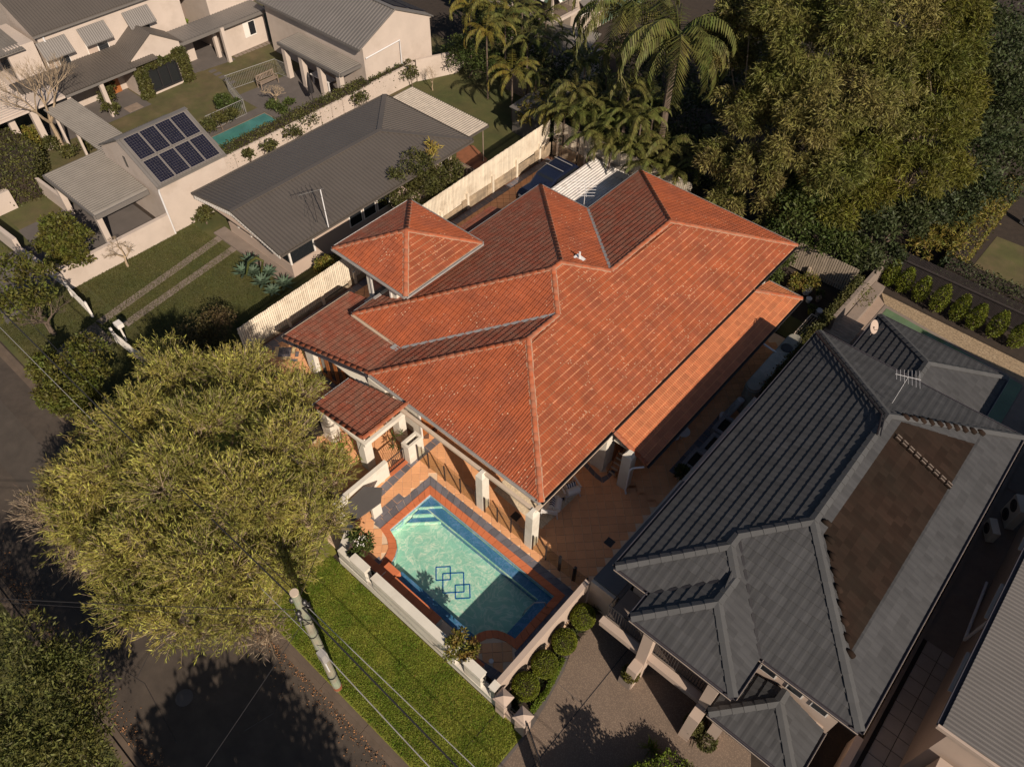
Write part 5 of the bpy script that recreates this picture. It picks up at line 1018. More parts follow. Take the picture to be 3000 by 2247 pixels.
for a, b, o_ in (((-50.3, 31.2, 2.7), (-43.2, 31.2, 2.7), (0, -1, 0)), ((-43.2, 31.2, 2.7), (-43.2, 33.1, 2.7), (1, 0, 0))): mb = MB(); mb.beam(V(a)+V(o_)*.06-V((0, 0, .08)), V(b)+V(o_)*.06-V((0, 0, .08)), .12, .22); mb.build('fascia', M_ROOFM3, pg)
for x in (-49.9, -47.9, -45.75, -43.6): mb = MB(); mb.box(x-.2, 31.22, 0, x+.2, 31.6, 2.6); mb.build('column', M_WHITEW, pg)
t = thing('dining_table', 'white outdoor dining table under the columned patio roof', 'table', (-46.8, 32.2, 0)); mb = MB(); mb.box(-48.0, 31.9, .7, -45.9, 32.7, .76); mb.build('table_top', M_CLOTH, t); mb = MB(); mb.box(-47.9, 32.0, 0, -47.8, 32.1, .7); mb.build('leg', M_CLOTH, t); mb = MB(); mb.box(-46.1, 32.0, 0, -46.0, 32.1, .7); mb.build('leg', M_CLOTH, t)
# deck, narrow pool, fences, bench, umbrella
patch('deck', [(-50.6, 26.9), (-47.2, 26.95), (-45.9, 27.0), (-44.3, 28.6), (-43.4, 31.0), (-43.4, 33.1), (-50.3, 33.1)], .01, M_CONCD)
patch('deck', [(-48.2, 22.4), (-47.35, 22.4), (-47.25, 26.93), (-48.1, 26.93)], .01, M_CONCD)
lp = thing('lap_pool', 'narrow teal lap pool beside the long hedge', 'pool', (-46.3, 24.7, 0)); mb = MB(); mb.prism([(-47.3, 22.3), (-44.9, 21.9), (-44.6, 27.0), (-47.2, 26.9)], -.011, .012); mb.build('pool_edge', M_CONC, lp)
mb = MB(); mb.sheet([(-47.2, 22.4), (-45.0, 22.0), (-44.7, 26.9), (-47.1, 26.8)], .018); mb.build('water', mat('teal_water', (.055, .17, .15), rough=.08, var=.25, scale=.8, bump=.15, bscale=4), lp)
def picket(label, pts, h, m, gap=.10):
    t = thing('metal_fence', label, 'fence', (*pts[0], 0))
    for i in range(len(pts)-1): railing('rail', (*pts[i], .02), (*pts[i+1], .02), h, t, m, gap=gap, r=.010, top=.022)
M_GRAIL = mat('grey_rail', (.22, .21, .20), rough=.5, var=0)
picket('grey metal pool fence along the planting beside the lap pool', [(-47.9, 22.7), (-47.85, 25.8)], 1.2, M_GRAIL, .13); picket('grey metal pool fence stepping round the deck behind the bench', [(-47.85, 25.85), (-51.6, 26.9), (-51.0, 31.0), (-50.0, 31.1)], 1.2, M_GRAIL, .13)
t = thing('garden_bench', 'weathered wooden garden bench on the dark deck inside the pool fence', 'bench', (-50.1, 29.5, 0))
for k in range(4): mb = MB(); mb.box(-50.35+k*.13, 28.7, .42, -50.24+k*.13, 30.3, .45); mb.build('seat_slat', M_WOODG, t)
for k in range(12): mb = MB(); mb.box(-50.42, 28.75+k*.13, .5, -50.38, 28.81+k*.13, .88); mb.build('back_slat', M_WOODG, t)
mb = MB(); mb.box(-50.43, 28.7, .88, -50.37, 30.3, .94); mb.build('top_rail', M_WOODG, t)
for x, y in ((-50.4, 28.72), (-50.4, 30.25), (-49.9, 28.72), (-49.9, 30.25)): mb = MB(); mb.box(x-.03, y-.03, 0, x+.03, y+.03, .62 if x > -50 else .9); mb.build('leg', M_WOODG, t)
for y in (28.72, 30.25): mb = MB(); mb.box(-50.4, y-.03, .6, -49.85, y+.03, .64); mb.build('armrest', M_WOODG, t)
t = thing('folded_umbrella', 'closed black patio umbrella standing on the dark deck', 'umbrella', (-45.4, 30, 0)); mb = MB(); mb.tube([(-45.4, 30, 0), (-45.4, 30, 2.5)], .025, 6); mb.build('pole', M_DKMET, t)
mb = MB(); mb.lathe((-45.4, 30, 0), [(.05, .9), (.22, 1.0), (.20, 1.6), (.12, 2.2), (.03, 2.5)], 8); mb.build('canopy', M_DKMET, t); mb = MB(); mb.lathe((-45.4, 30, 0), [(.3, .01), (.3, .06)], 12); mb.build('base', M_CONCD, t)
for i, (px, py) in enumerate(((1590, 500), (1625, 520), (1665, 548), (1740, 518), (1800, 490), (1590, 578), (1720, 577), (1760, 600), (1800, 625), (1835, 645), (1875, 670))):
    c = K(0, 0, px, py, 0); s_ = .45 if i == 2 else .28; mb = MB(); mb.box(c.x-s_*.7, c.y-s_, 0, c.x+s_*.7, c.y+s_, .015); struct('stepping_stone', mb, M_CONCD)
for i in range(9): c = K(0, 0, 1905+i*33, 452-i*13, 0); mb = MB(); mb.box(c.x-.35, c.y-.16, 0, c.x+.3, c.y+.16, .015); struct('stepping_stone', mb, M_CONC)
# long hedge on the white slatted wall
t = thing('white_slatted_wall', 'long white horizontally slatted wall behind the brown metal roof', 'wall', (-42.4, 28, 0))
for i in range(17):
    y0, y1 = 20.2+i*1.02, 20.2+(i+1)*1.02-.03
    mb = MB(); mb.box(-42.5, y0, 0, -42.36, y1, 1.45); mb.build('wall_bay', M_WHITEW, t)
    for k in range(7): q = MB(); q.box(-42.36, y0+.04, .15+k*.19, -42.33, y1-.04, .29+k*.19); q.build('slat', M_WHITEW, t)
t = thing('curved_white_wall', 'white wall curving at the back corner of the garden lawn', 'wall', (-41.5, 39, 0)); wallseg([(-42.3, 37.6), (-41.6, 39.2), (-41.0, 40.6), (-41.4, 41.8)], .2, 1.7, t, M_WHITEW); wallseg([(-42.45, 37.55), (-42.5, 33.3)], .3, 1.5, t, M_WHITEW)
hedge('long_hedge', 'long clipped green hedge along the white slatted wall', 'hedge', [(-43.45, 20.8), (-42.5, 20.4), (-42.5, 37.4), (-43.35, 37.4)], 0, 1.62, 15000, L_HEDGE)
# ---------------- paling fences ----------------
def paling_fence(name, label, x, y0, y1, zbase, ztop, m, along='y', w_=.105, gap=.03, side=1, limit=300, sleepers=None, prf=None):
    t = thing(name, label, 'fence', (x, y0, 0) if along == 'y' else (y0, x, 0)); n = int((y1-y0)/(w_+gap)); full = MB()
    q = MB(); q.box(-w_/2, -.012, 0, w_/2, .012, 1) if along == 'x' else q.box(-.012, -w_/2, 0, .012, w_/2, 1)
    me = bpy.data.meshes.new('paling'); me.from_pydata(q.v, [], q.f); me.attributes.new('rnd', 'FLOAT', 'FACE'); me.materials.append(m)
    for i in range(min(n, limit)):
        s = y0+(i+.5)*(w_+gap); zb, zt = zbase(s), ztop(s)+random.uniform(-.015, .015); o = bpy.data.objects.new('paling', me); sc.collection.objects.link(o); o.parent = t; off = .02*(1 if i % 2 else -1)*0
        p = (x+off, s) if along == 'y' else (s, x+off); o.location = (p[0]-t.location.x, p[1]-t.location.y, zb); o.scale = (1, 1, zt-zb)
    def P(s, z, d=0): return V((x+d, s, z)) if along == 'y' else V((s, x+d, z))
    for z_ in (.3, 1.4):
        q = MB(); q.beam(P(y0, zbase(y0)+z_, -.04*side), P(y1, zbase(y1)+z_, -.04*side), .05, .08); q.build('rail', m, t)
    k = 0; s = y0+.5
    while s < y1:
        q = MB(); zt = zbase(s)+.55; q.beam(P(s, -.1, .08*side), P(s, zt, .08*side), .16, .16, up=(0, 1, 0)); q.build('post', m if not sleepers else M_PALE, t); s += 2.35
    if sleepers:
        s = y0
        while s < y1-.1:
            e = min(s+2.35, y1); zz = 0
            while zz < zbase((s+e)/2)-.05:
                q = MB(); q.beam(P(s+.02, zz+.1, .06*side), P(e-.02, zz+.1, .06*side), .07, .185); q.build('sleeper', sleepers, t); zz += .195
            s = e
    return t
fb = lambda s: max(.12, .12+(s-14)*.035); ftp = lambda s: 1.85+(s-11)*.031
paling_fence('cream_paling_fence', 'long cream paling fence on timber sleepers left of the orange house', -28.42, 11.6, 36.8, fb, ftp, M_PALE, 'y', .095, .025, sleepers=M_SLEEP)
paling_fence('rear_paling_fence', 'cream paling fence with sleepers behind the white tin carport', 37.0, -28.3, -17.5, lambda s: .9, lambda s: 2.6, M_PALE, 'x', .10, .03, side=-1, sleepers=M_SLEEP)
paling_fence('rear_paling_fence', 'weathered paling fence under the dark trees behind the far roof corner', 37.2, -12.0, -6.6, lambda s: .2, lambda s: 2.0, mat('grey_paling', (.36, .29, .22), rnd=.12, rough=.9), 'x', .10, .035, side=-1)
paling_fence('dark_slat_fence', 'dark brown vertical slat fence behind the row of conical shrubs', 40.6, -6.2, 6.0, lambda s: 0, lambda s: 1.9, M_PALED, 'x', .05, .02, side=1)
paling_fence('grey_wood_fence', 'old grey wooden fence behind the left neighbours lawn', 41.3, -36.5, -29.5, lambda s: 0, lambda s: 1.8, M_WOODG, 'x', .14, .02, side=1)
t = thing('side_gate', 'leaning grey wooden side gate beside the pink bungalow corner', 'gate', (-31, 30.2, 0))
for k in range(14): mb = MB(); mb.box(-31.2+k*.17, 30.4, 0, -31.06+k*.17, 30.44, 1.5); mb.build('board', M_WOODG, t)
mb = MB(); mb.box(-31.25, 30.34, 1.3, -28.6, 30.4, 1.42); mb.build('rail', M_WOODG, t)
# ---------------- far right house, path, rear yard ----------------
fr = thing('right_edge_house', 'cream house with fine ribbed metal roof cut by the right frame edge', 'house', (9, 25, 0))
ribs('roof_sheet', M_ROOFM3, fr, (5.38, 14.45, 5.3), (0, 1), (1, 0), .06, [(5.38, 14.45), (16, 14.45), (16, 34.5), (5.38, 34.5)], .16, .03)
gutter(fr, (5.38, 14.45, 5.28), (5.38, 34.5, 5.28), M_GUTG, (-1, 0, 0), .14, .12); mb = MB(); mb.box(5.26, 14.35, 5.15, 16, 14.44, 5.33); mb.build('fascia', M_RENDER2, fr)
mb = MB(); mb.box(5.88, 15.0, 0, 16, 34, 5.2); mb.build('wall', M_RENDER2, fr)
for i, y in enumerate((16.2, 19.5, 23.0, 27.0)):
    mb = MB(); mb.box(5.80, y, 3.4, 5.88, y+1.3, 4.6); wn = mb.build('window', M_WFRAME, fr); g = MB(); g.box(5.79, y+.08, 3.48, 5.80, y+1.22, 4.52); g.build('pane', M_GLASS, wn)
    mb = MB(); mb.slab([V((5.2, y-.2, 4.75)), V((5.87, y-.2, 5.0)), V((5.87, y+1.5, 5.0)), V((5.2, y+1.5, 4.75))], .04); mb.build('window_hood', M_RENDER2, fr)
ribs('porch_awning', M_ROOFM2, fr, (6.4, 13.9, 3.1), (1, 0), (0, -1), -.1, [(6.4, 13.9), (10, 13.9), (10, 11), (6.4, 11)], .2, .05)
mb = MB(); mb.box(6.2, 13.5, 0, 9.5, 14.8, 3.0); mb.build('front_room', M_RENDER2, fr)
patch('side_path', [(3.75, 20.4), (5.88, 20.4), (5.88, 45), (3.75, 45)], .002, M_CONC)
pavers([(4.6, 10.5), (7.5, 10.5), (5.9, 14.6), (5.9, 20.4), (4.6, 20.4)], .62, 0, .0, mat('grey_path_tile', (.30, .26, .23), rnd=.08, var=.1), 60, name='side_path_tiles', gap=.02)
mb = MB(); mb.box(4.48, 12.9, 0, 4.62, 36, .25); struct('path_kerb', mb, M_CONC)
mb = MB(); mb.tube([(5.7, 24.5, .1), (5.75, 20.8, .9), (5.8, 20.8, 3.0)], .06, 8); mb.build('waste_pipe', M_PVC, fr)
t = thing('low_front_wall', 'low cream wall end at the mouth of the tiled side path', 'wall', (4.3, 13.6, 0)); mb = MB(); mb.box(4.1, 12.3, 0, 4.35, 14.6, 1.1); mb.build('wall_body', M_RENDER2, t)
def ac_unit(p, rz, label, s=1.0, fans=1):
    t = thing('air_conditioner', label, 'air conditioner', (p[0], p[1], 0), 'outdoor air conditioner units'); w_, d_, h_ = .85*s, .34*s, (.75 if fans == 1 else 1.3)*s
    mb = MB(); x, y = p[0], p[1]; mb.box(x-w_/2, y-d_/2, .05, x+w_/2, y+d_/2, .05+h_); mb.build('casing', M_RENDER, t)
    for k in range(fans):
        zc = .05+h_*(k+.5)/fans; q = MB(); n = 18; vs = [(x+math.cos(2*math.pi*i/n)*.27*s-.08, y-d_/2-.01, zc+math.sin(2*math.pi*i/n)*.27*s) for i in range(n)]; q.add(vs, [tuple(range(n))]); q.build('fan', M_DKMET, t)
        q = MB()
        for r_ in (.09, .17, .25): q.tube([(x+math.cos(2*math.pi*i/n)*r_*s-.08, y-d_/2-.02, zc+math.sin(2*math.pi*i/n)*r_*s) for i in range(n+1)], .008, 4, cap=False)
        q.build('fan_guard', M_CONC, t)
    t.rotation_euler.z = rz; return t
ac_unit((5.3, 28.2), R(-60), 'tall beige air conditioner with two fans beside the dark side path', 1.1, 2); ac_unit((4.9, 26.9), R(-60), 'low beige air conditioner in front of the taller two fan unit', .95); ac_unit((-1.0, 50.9), R(-20), 'white air conditioner on the pink tiles near the right frame edge', 1.1)
# rear yard of the grey house
patch('patio', [(-5.95, 33.0), (-4.2, 33.0), (-4.7, 38.0), (-5.9, 39.0)], .003, mat('pink_tile', (.30, .22, .17), rnd=.06, var=.1)); patch('pebble_strip', [(-5.3, 38.85), (-4.75, 38.05), (3.2, 37.2), (5.5, 36.9), (5.5, 38.6), (2.0, 38.7)], .006, mat('pebbles', (.26, .19, .12), rough=.95, var=.5, scale=9, spots=((.48, .38, .27), 14, .35), bump=.8, bscale=25))
lp2 = thing('green_lap_pool', 'narrow pale green lap pool between the pebbles and the low charcoal roof', 'pool', (-1, 36.5, 0)); mb = MB(); mb.prism([(-4.8, 33.5), (-4.7, 38.0), (3.3, 37.2), (5.4, 36.9), (5.4, 33.5)], -.005, .03); mb.build('pool_edge', M_CONC, lp2)
mb = MB(); mb.sheet([(-4.55, 33.6), (-4.5, 37.75), (3.2, 37.0), (3.2, 33.6)], .04); mb.build('water', mat('green_water', (.10, .15, .085), rough=.1, var=.25, scale=.7, bump=.3, bscale=5), lp2)
mb = MB(); mb.sheet([(3.25, 30), (5.8, 30), (5.8, 36.8), (3.25, 36.9)], .045); struct('rear_path', mb, M_CONC)
t = thing('garden_wall', 'dark grey garden wall behind the potted plants and vine hedge', 'wall', (-5.95, 37, 0)); wallseg([(-6.05, 33.2), (-5.95, 39.8)], .18, 1.75, t, M_CONC)
mb = MB(); mb.prism([(-5.86, 35.0), (-5.3, 35.1), (-5.25, 38.9), (-5.86, 39.0)], 0, .45); struct('raised_border', mb, M_CONC)
patch('garden_bed', [(-5.9, 39.0), (5.5, 38.7), (5.9, 40.5), (-5.9, 40.5)], .004, M_SOIL)
tb = thing('timber_table', 'square weathered timber table against the vine hedge', 'table', (-5.5, 33.8, 0))
for i in range(8): y = 32.92+i*.235; mb = MB(); mb.box(-6.25, y, .72, -4.75, y+.215, .76); mb.build('board', mat('table_wood', (.30, .22, .16), rnd=.12, var=.25), tb)
for x, y in ((-6.1, 33.1), (-4.9, 33.1), (-6.1, 34.6), (-4.9, 34.6)): mb = MB(); mb.box(x-.05, y-.05, 0, x+.05, y+.05, .72); mb.build('leg', M_WOODG, tb)
px8 = (1085, 1195, 1325, 1470, 1630, 1760, 1925, 2095); py8 = (800, 855, 925, 1010, 1080, 1150, 1220, 1300); names8 = ['nearest the dark wall', 'second from the dark wall', 'third from the dark wall', 'fourth from the dark wall', 'fourth from the right frame edge', 'third from the right frame edge', 'second from the right frame edge', 'nearest the right frame edge']
for i in range(8):
    c = K(3, 1, px8[i], py8[i], 0); t = thing('conical_shrub', 'egg shaped green shrub on the pebble border, '+names8[i], 'shrub', (c.x, c.y+.15, 0), 'row of egg shaped shrubs before the dark slat fence')
    s = rng.uniform(.9, 1.08); mb = MB(); mb.tube([(c.x, c.y+.15, 0), (c.x, c.y+.15, .5)], .04, 6); mb.build('trunk', M_BARKD, t)
    P, D = ell_points((c.x, c.y+.15, .95*s), (.46*s, .46*s, .95*s), 1700, .3, -.9); k = 1-.35*np.clip((P[:, 2]-.9)/.9, 0, 1); P[:, 0] = c.x+(P[:, 0]-c.x)*k; P[:, 1] = c.y+.15+(P[:, 1]-c.y-.15)*k
    leaf_object('crown', P, .10, .055, L_GLOBE, t, up=.4, out=D, outw=.5)
# plants and pots behind the orange roof
patch('gravel_yard', [(-10.3, 33.0), (-6.3, 33.0), (-6.2, 37.2), (-12.5, 37.2)], .004, M_SOIL); patch('grass_patch', [(-9.6, 31.9), (-7.0, 31.9), (-7.0, 33.6), (-9.6, 33.6)], .006, M_LAWN2)
def pot(p, r, h, m, label, plant=None, L=None, n=260, pr=.4, ph=.6, cat='pot'):
    t = thing('potted_plant' if plant else 'pot', label, cat, tuple(p)); mb = MB(); mb.lathe(p, [(r*.7, 0), (r, h*.7), (r*1.05, h), (r*.9, h), (r*.85, h*.9)], 14); mb.build('pot', m, t)
    q = MB(); q.lathe(p, [(r*.86, h*.85), (r*.86, h*.88)], 10); q.build('soil', M_SOIL, t)
    if plant:
        P, D = ell_points((p[0], p[1], p[2]+h+ph*.5), (pr, pr, ph*.6), n, .7, -.5); leaf_object('foliage', P, .16, .06, plant, t, up=.5, out=D, outw=1.)
    return t
pot(K(3, 1, 440, 855, 0), .28, .4, M_PVC, 'large white pot with yellow green shrub behind the lower orange roof corner', L_CITR, n=500, pr=.55, ph=.9)
pot(K(3, 1, 460, 925, 0), .16, .3, M_PVC, 'small white pot alone on the dark gravel'); pot(K(3, 1, 537, 915, 0), .16, .3, M_RENDER2, 'small cream pot right of the small white pot', L_DARK, n=120, pr=.25, ph=.4)
pot(K(3, 1, 540, 1025, 0), .2, .32, M_PVC, 'white pot beside the folding clothesline'); pot(K(3, 1, 475, 1020, 0), .17, .3, M_LAWN, 'green pot left of the clothesline frame', L_DARK, n=100, pr=.2, ph=.3)
pot(K(3, 1, 835, 990, 0), .26, .42, M_CONC, 'grey pot with leggy frangipani against the dark garden wall', L_MAG, n=240, pr=.7, ph=1.3)
for (px, py, z, r, lb) in ((2260, 800, .9, .7, 'leafy shrub squeezed behind the far orange roof corner'), (2330, 830, .7, .6, 'yellow green shrub at the white palings'), (2300, 760, 1.2, .7, 'loose green bush under the dark hanging trees')): 
    c = at(px, py, z); tree('shrub', lb, 'shrub', (c.x, c.y), [(c.x, c.y, z, r, r, r*.8)], 1100, .16, .09, L_CITR if r < .65 else L_DARK, r=.04)
t = thing('vine_hedge', 'thin vine covered fence between the orange house yard and grey house', 'hedge', (-6.35, 33, 0)); mb = MB(); mb.box(-6.4, 26.0, 0, -6.3, 37.0, 1.75); mb.build('fence_panel', M_DKMET, t)
P = np.stack([rng.normal(-6.36, .11, 7000), rng.uniform(26, 37, 7000), 1.95-abs(rng.normal(0, .28, 7000))], 1); leaf_object('foliage', P, .12, .08, L_HEDGE, t, up=.4)
t = thing('folding_clothesline', 'cream folding clothesline frame beside the vine hedge', 'clothesline', (-6.8, 31.8, 0)); mb = MB(); mb.tube([(-7.1, 30.85, 1.5), (-7.1, 32.8, 1.5), (-6.42, 32.8, 1.5)], .028, 6); mb.tube([(-6.42, 30.85, 1.5), (-7.1, 30.85, 1.5)], .028, 6); mb.build('frame', M_FASC, t)
for k in range(4): q = MB(); q.tube([(-7.0+k*.14, 30.87, 1.5), (-7.0+k*.14, 32.78, 1.5)], .008, 4); q.build('line', M_FASC, t)
t = thing('water_tank', 'slim grey green rainwater tank with rounded ends along the side passage', 'water tank', (-6.75, 28, 0))
def stadium(x, y0, y1, r, n=8): return [(x+r*math.cos(math.pi*k/n+math.pi), y0+r*math.sin(math.pi*k/n+math.pi)) for k in range(n+1)]+[(x+r*math.cos(math.pi*k/n), y1+r*math.sin(math.pi*k/n)) for k in range(n+1)]
M_TANK = mat('tank_plastic', (.26, .24, .20), rough=.6, var=.25, scale=1.5, col2=(.18, .17, .14)); mb = MB(); mb.prism(stadium(-6.78, 25.95, 30.1, .40), 0, 1.82); mb.prism(stadium(-6.78, 25.95, 30.1, .34), 1.82, 1.92); mb.build('tank_body', M_TANK, t)
mb = MB(); mb.lathe((-6.78, 29.2, 1.92), [(.3, 0), (.3, .05), (.22, .06)], 14); mb.build('strainer_lid', M_DKMET, t)
t = thing('flexible_duct', 'silver ribbed duct hanging below the tank end', 'duct', (-7.1, 25, 0)); mb = MB()
for k in range(14): mb.lathe((-6.95-.02*k, 25.3-.05*k, 1.2-k*.07), [(.17, 0), (.19, .03), (.17, .055)], 12)
mb.build('duct_ribs', M_GUT, t, kind='stuff'); mb = MB(); mb.lathe((-7.3, 24.5+.2, 0), [(.2, 0), (.22, .3), (.16, .38)], 12); mb.build('pump_cap', M_PVC, t)
for i, (y0, y1, x0, h) in enumerate(((20.75, 22.0, -7.25, .5), (22.05, 23.4, -7.1, .42), (23.45, 24.65, -7.28, .5))):
    t = thing('raised_planter', ['speckled concrete planter nearest the camera along the courtyard wall', 'lower long middle planter along the courtyard wall', 'speckled concrete planter at the far end of the courtyard wall'][i], 'planter', (-6.9, y0, 0), 'raised planters along the courtyard wall')
    mb = MB(); mb.box(x0, y0, 0, -6.43, y0+.18, h); mb.box(x0, y1-.18, 0, -6.43, y1, h); mb.box(x0, y0+.181, 0, x0+.18, y1-.181, h); mb.build('planter_wall', mat('speckled_concrete', (.26, .22, .21), var=.3, scale=14), t)
    mb = MB(); mb.box(x0+.18, y0+.18, 0, -6.43, y1-.18, h-.12); mb.build('soil', M_SOIL, t)
pot(V((-6.95, 20.3, 0)), .2, .3, M_RENDER2, 'round clipped dark plant in a pot before the near planter', L_DARK, n=500, pr=.32, ph=.5)
for i, (x, y, r) in enumerate(((-8.15, 22.25, .33), (-8.35, 21.85, .24))):
    t = thing('round_table' if i == 0 else 'round_stool', ('white round table half hidden under the side verandah roof', 'small white round stool beside the half hidden table')[i], ('table', 'stool')[i], (x, y, 0)); mb = MB(); mb.lathe((x, y, 0), [(r, .62-.15*i), (r, .66-.15*i)], 20); mb.build('top', M_PVC, t); mb = MB(); mb.tube([(x, y, 0), (x, y, .6-.15*i)], .03, 6); mb.build('pedestal', M_PVC, t)
# ---------------- verandah furniture ----------------
t = thing('woven_rug', 'pale woven rug under the verandah armchairs', 'rug', (-11.5, 15, 0)); mb = MB(); mb.prism([(-13.0, 14.05), (-10.05, 13.95), (-9.95, 16.6), (-13.0, 16.7)], .021, .032); mb.build('rug_weave', mat('jute', (.56, .46, .33), var=.3, scale=12, rough=1), t)
for k in range(5): mb = MB(); mb.box(-13.0, 14.3+k*.5, .032, -9.97, 14.34+k*.5, .034); mb.build('rug_stripe', mat('jute_dark', (.42, .34, .24)), t)
def armchair(p, rz, label):
    t = thing('wicker_armchair', label, 'armchair', (p[0], p[1], 0), 'verandah armchairs'); x, y = p
    mb = MB(); mb.box(x-.36, y-.36, .28, x+.36, y+.36, .34); mb.build('frame', M_CLOTH, t)
    for sx in (-1, 1):
        for sy in (-1, 1): q = MB(); q.tube([(x+sx*.33, y+sy*.33, .3), (x+sx*.38, y+sy*.38, 0)], .022, 6); q.build('leg', M_PVC, t)
        q = MB(); q.tube([(x+sx*.38, y-.38, .34), (x+sx*.40, y-.36, .62), (x+sx*.40, y+.3, .66)], .05, 8); q.build('arm', M_CLOTH, t)
    q = MB(); q.tube([(x-.27, y-.02, .42), (x+.27, y-.02, .42)], [.2, .2], 12); o = q.build('seat_cushion', M_CLOTH, t); 
    q = MB(); q.tube([(x-.30, y+.30, .62), (x+.30, y+.30, .62)], [.17, .17], 10); q.build('back_cushion', M_CLOTH, t)
    q = MB(); q.obox((x, y+.12, .68), (.22, 0, 0), (0, .05, .04), (0, -.12, .16)); c = q.build('cushion', M_CLOTH, t)
    for k in range(4): q = MB(); q.obox((x-.17+k*.115, y+.115, .683), (.028, 0, 0), (0, .052, .042), (0, -.122, .162)); q.build('stripe', M_NAVY, c)
    t.rotation_euler.z = rz
armchair((-10.35, 14.95), R(-60), 'white wicker armchair with striped cushion nearest the front column'); armchair((-10.3, 16.25), R(-115), 'white wicker armchair with striped cushion behind the round side table')
t = thing('side_table', 'small round side table between the striped cushion armchairs', 'side table', (-10.4, 15.75, 0)); mb = MB(); mb.lathe((-10.4, 15.75, 0), [(.25, .48), (.25, .52)], 18); mb.build('top', M_FASC, t); mb = MB(); mb.lathe((-10.4, 15.75, 0), [(.18, 0), (.1, .25), (.2, .48)], 10); mb.build('base', M_NAVY, t)
t = thing('ladder_chair', 'brown timber folding ladder standing between the two side columns', 'ladder', (-9.2, 18.4, 0))
for dx in (0, .4): mb = MB(); mb.beam((-9.65+dx, 18.3, 0), (-9.55+dx, 18.9, 1.3), .04, .06); mb.build('stile', M_WOODW, t)
for k in range(5): mb = MB(); f = k/5+.1; mb.beam((-9.65+.1*f, 18.3+.6*f, 1.3*f), (-9.25+.1*f, 18.3+.6*f, 1.3*f), .07, .03); mb.build('rung', M_FASC, t)
for p in (K(2, 2, 307, 1140, 0), K(2, 2, 1065, 1350, 0)): mb = MB(); mb.box(p.x-.19, p.y-.19, .0, p.x+.19, p.y+.19, .03); struct('floor_drain', mb, M_DKMET)
for a in (K(2, 2, 655, 1575, 0), K(2, 3, 775, 150, 0)):
    t = thing('gate_post', 'black gate post %s' % ('in the glass fence farther from the cream wall' if a.x < -8 else 'in the glass fence nearest the cream wall'), 'post', (a.x, a.y, 0)); mb = MB(); mb.box(a.x-.06, a.y-.03, 0, a.x+.06, a.y+.03, 1.25); mb.build('post_body', M_DKMET, t)
t = thing('pool_handrail', 'pale curved handrail at the right end of the pool', 'handrail', (-7.9, 10.9, 0)); mb = MB(); mb.tube([(-7.55, 11.3, .05), (-7.6, 11.2, .6), (-7.9, 10.9, .62), (-8.1, 10.6, .1), (-8.15, 10.5, -.3)], .022, 8); mb.build('rail_tube', M_GUT, t)
mb = MB(); mb.lathe(K(2, 3, 108, 800, 0), [(.1, .02), (.1, .035)], 16); mb.build('skimmer_lid', M_PVC, swim)
mb = MB(); mb.tube([K(1, 2, 1335, 1155, -.06), K(1, 2, 1320, 1205, -.06), K(1, 2, 1280, 1240, -.06), K(1, 2, 1235, 1255, -.06)], .02, 6); mb.build('skimmer_hose', mat('hose_blue', (.25, .42, .55)), swim)
# ---------------- back left: tin carport and car ----------------
t = thing('tin_carport', 'rust streaked white tin carport roof behind the orange tiled valley', 'carport', (-22, 33.5, 0)); ribs('roof_sheet', M_WTIN, t, (-24.5, 31.7, 1.5), (1, 0), (0, 1), .01, [(-24.5, 31.7), (-20.2, 31.7), (-20.2, 36.5), (-24.5, 36.5)], .2, .04)
mb = MB(); mb.box(-24.5, 36.5, 1.46, -20.2, 36.8, 1.59); mb.build('roof_edge', M_ROOFM2, t)
for x, y in ((-23.7, 31.5), (-23.7, 35.5)): mb = MB(); mb.tube([(x-.5, y+.4, 0), (x-.5, y+.4, 1.48)], .05, 8); mb.build('post', M_WFRAME, t)
M_CARP = mat('navy_car_paint', (.010, .014, .032), rough=.25, var=0, spec=.7); t = thing('parked_car', 'dark blue wagon with roof racks parked beside the tin carport', 'car', (-25.2, 33.3, 0)); cx = -25.55
side = [(31.0, .45), (31.05, .8), (31.3, .98), (32.2, 1.08), (32.95, 1.55), (33.6, 1.64), (35.0, 1.62), (35.5, 1.2), (35.6, .6), (35.5, .4), (31.1, .35)]
mb = MB(); n = len(side); vs = []
for x, k in ((cx-.88, 0), (cx-.80, .03), (cx+.80, .03), (cx+.88, 0)):
    for y, z in side: vs.append((x+(0 if z < 1.05 else (.12 if x < cx else -.12)), y, z+(k if z > 1 else 0)))
mb.add(vs, [tuple(range(n-1, -1, -1)), tuple(range(3*n, 4*n))]+[(a*n+i, a*n+(i+1) % n, (a+1)*n+(i+1) % n, (a+1)*n+i) for a in range(3) for i in range(n)]); mb.build('body', M_CARP, t)
mb = MB(); mb.quad((cx-.66, 32.3, 1.14), (cx+.66, 32.3, 1.14), (cx+.62, 32.9, 1.56), (cx-.62, 32.9, 1.56)); mb.build('windscreen', M_GLASS, t)
for sx in (-1, 1):
    mb = MB(); mb.quad((cx+sx*.85, 32.6, 1.1), (cx+sx*.85, 35.2, 1.1), (cx+sx*.775, 34.9, 1.52), (cx+sx*.775, 33.1, 1.52)); mb.build('side_window', M_GLASS, t)
    for y in (31.8, 34.7):
        mb = MB(); mb.tube([(cx+sx*.72, y, .33), (cx+sx*.9, y, .33)], .33, 16); wh = mb.build('wheel', M_DKMET, t); q = MB(); q.tube([(cx+sx*.9, y, .33), (cx+sx*.91, y, .33)], .2, 12); q.build('rim', M_GUT, wh)
    mb = MB(); mb.box(cx+sx*.55-.12, 31.0, .7, cx+sx*.55+.12, 31.04, .85); mb.build('headlight', M_PVC, t)
for y in (33.7, 34.6): mb = MB(); mb.tube([(cx-.72, y, 1.78), (cx+.72, y, 1.78)], .025, 6); mb.build('roof_rack', M_GUT, t)
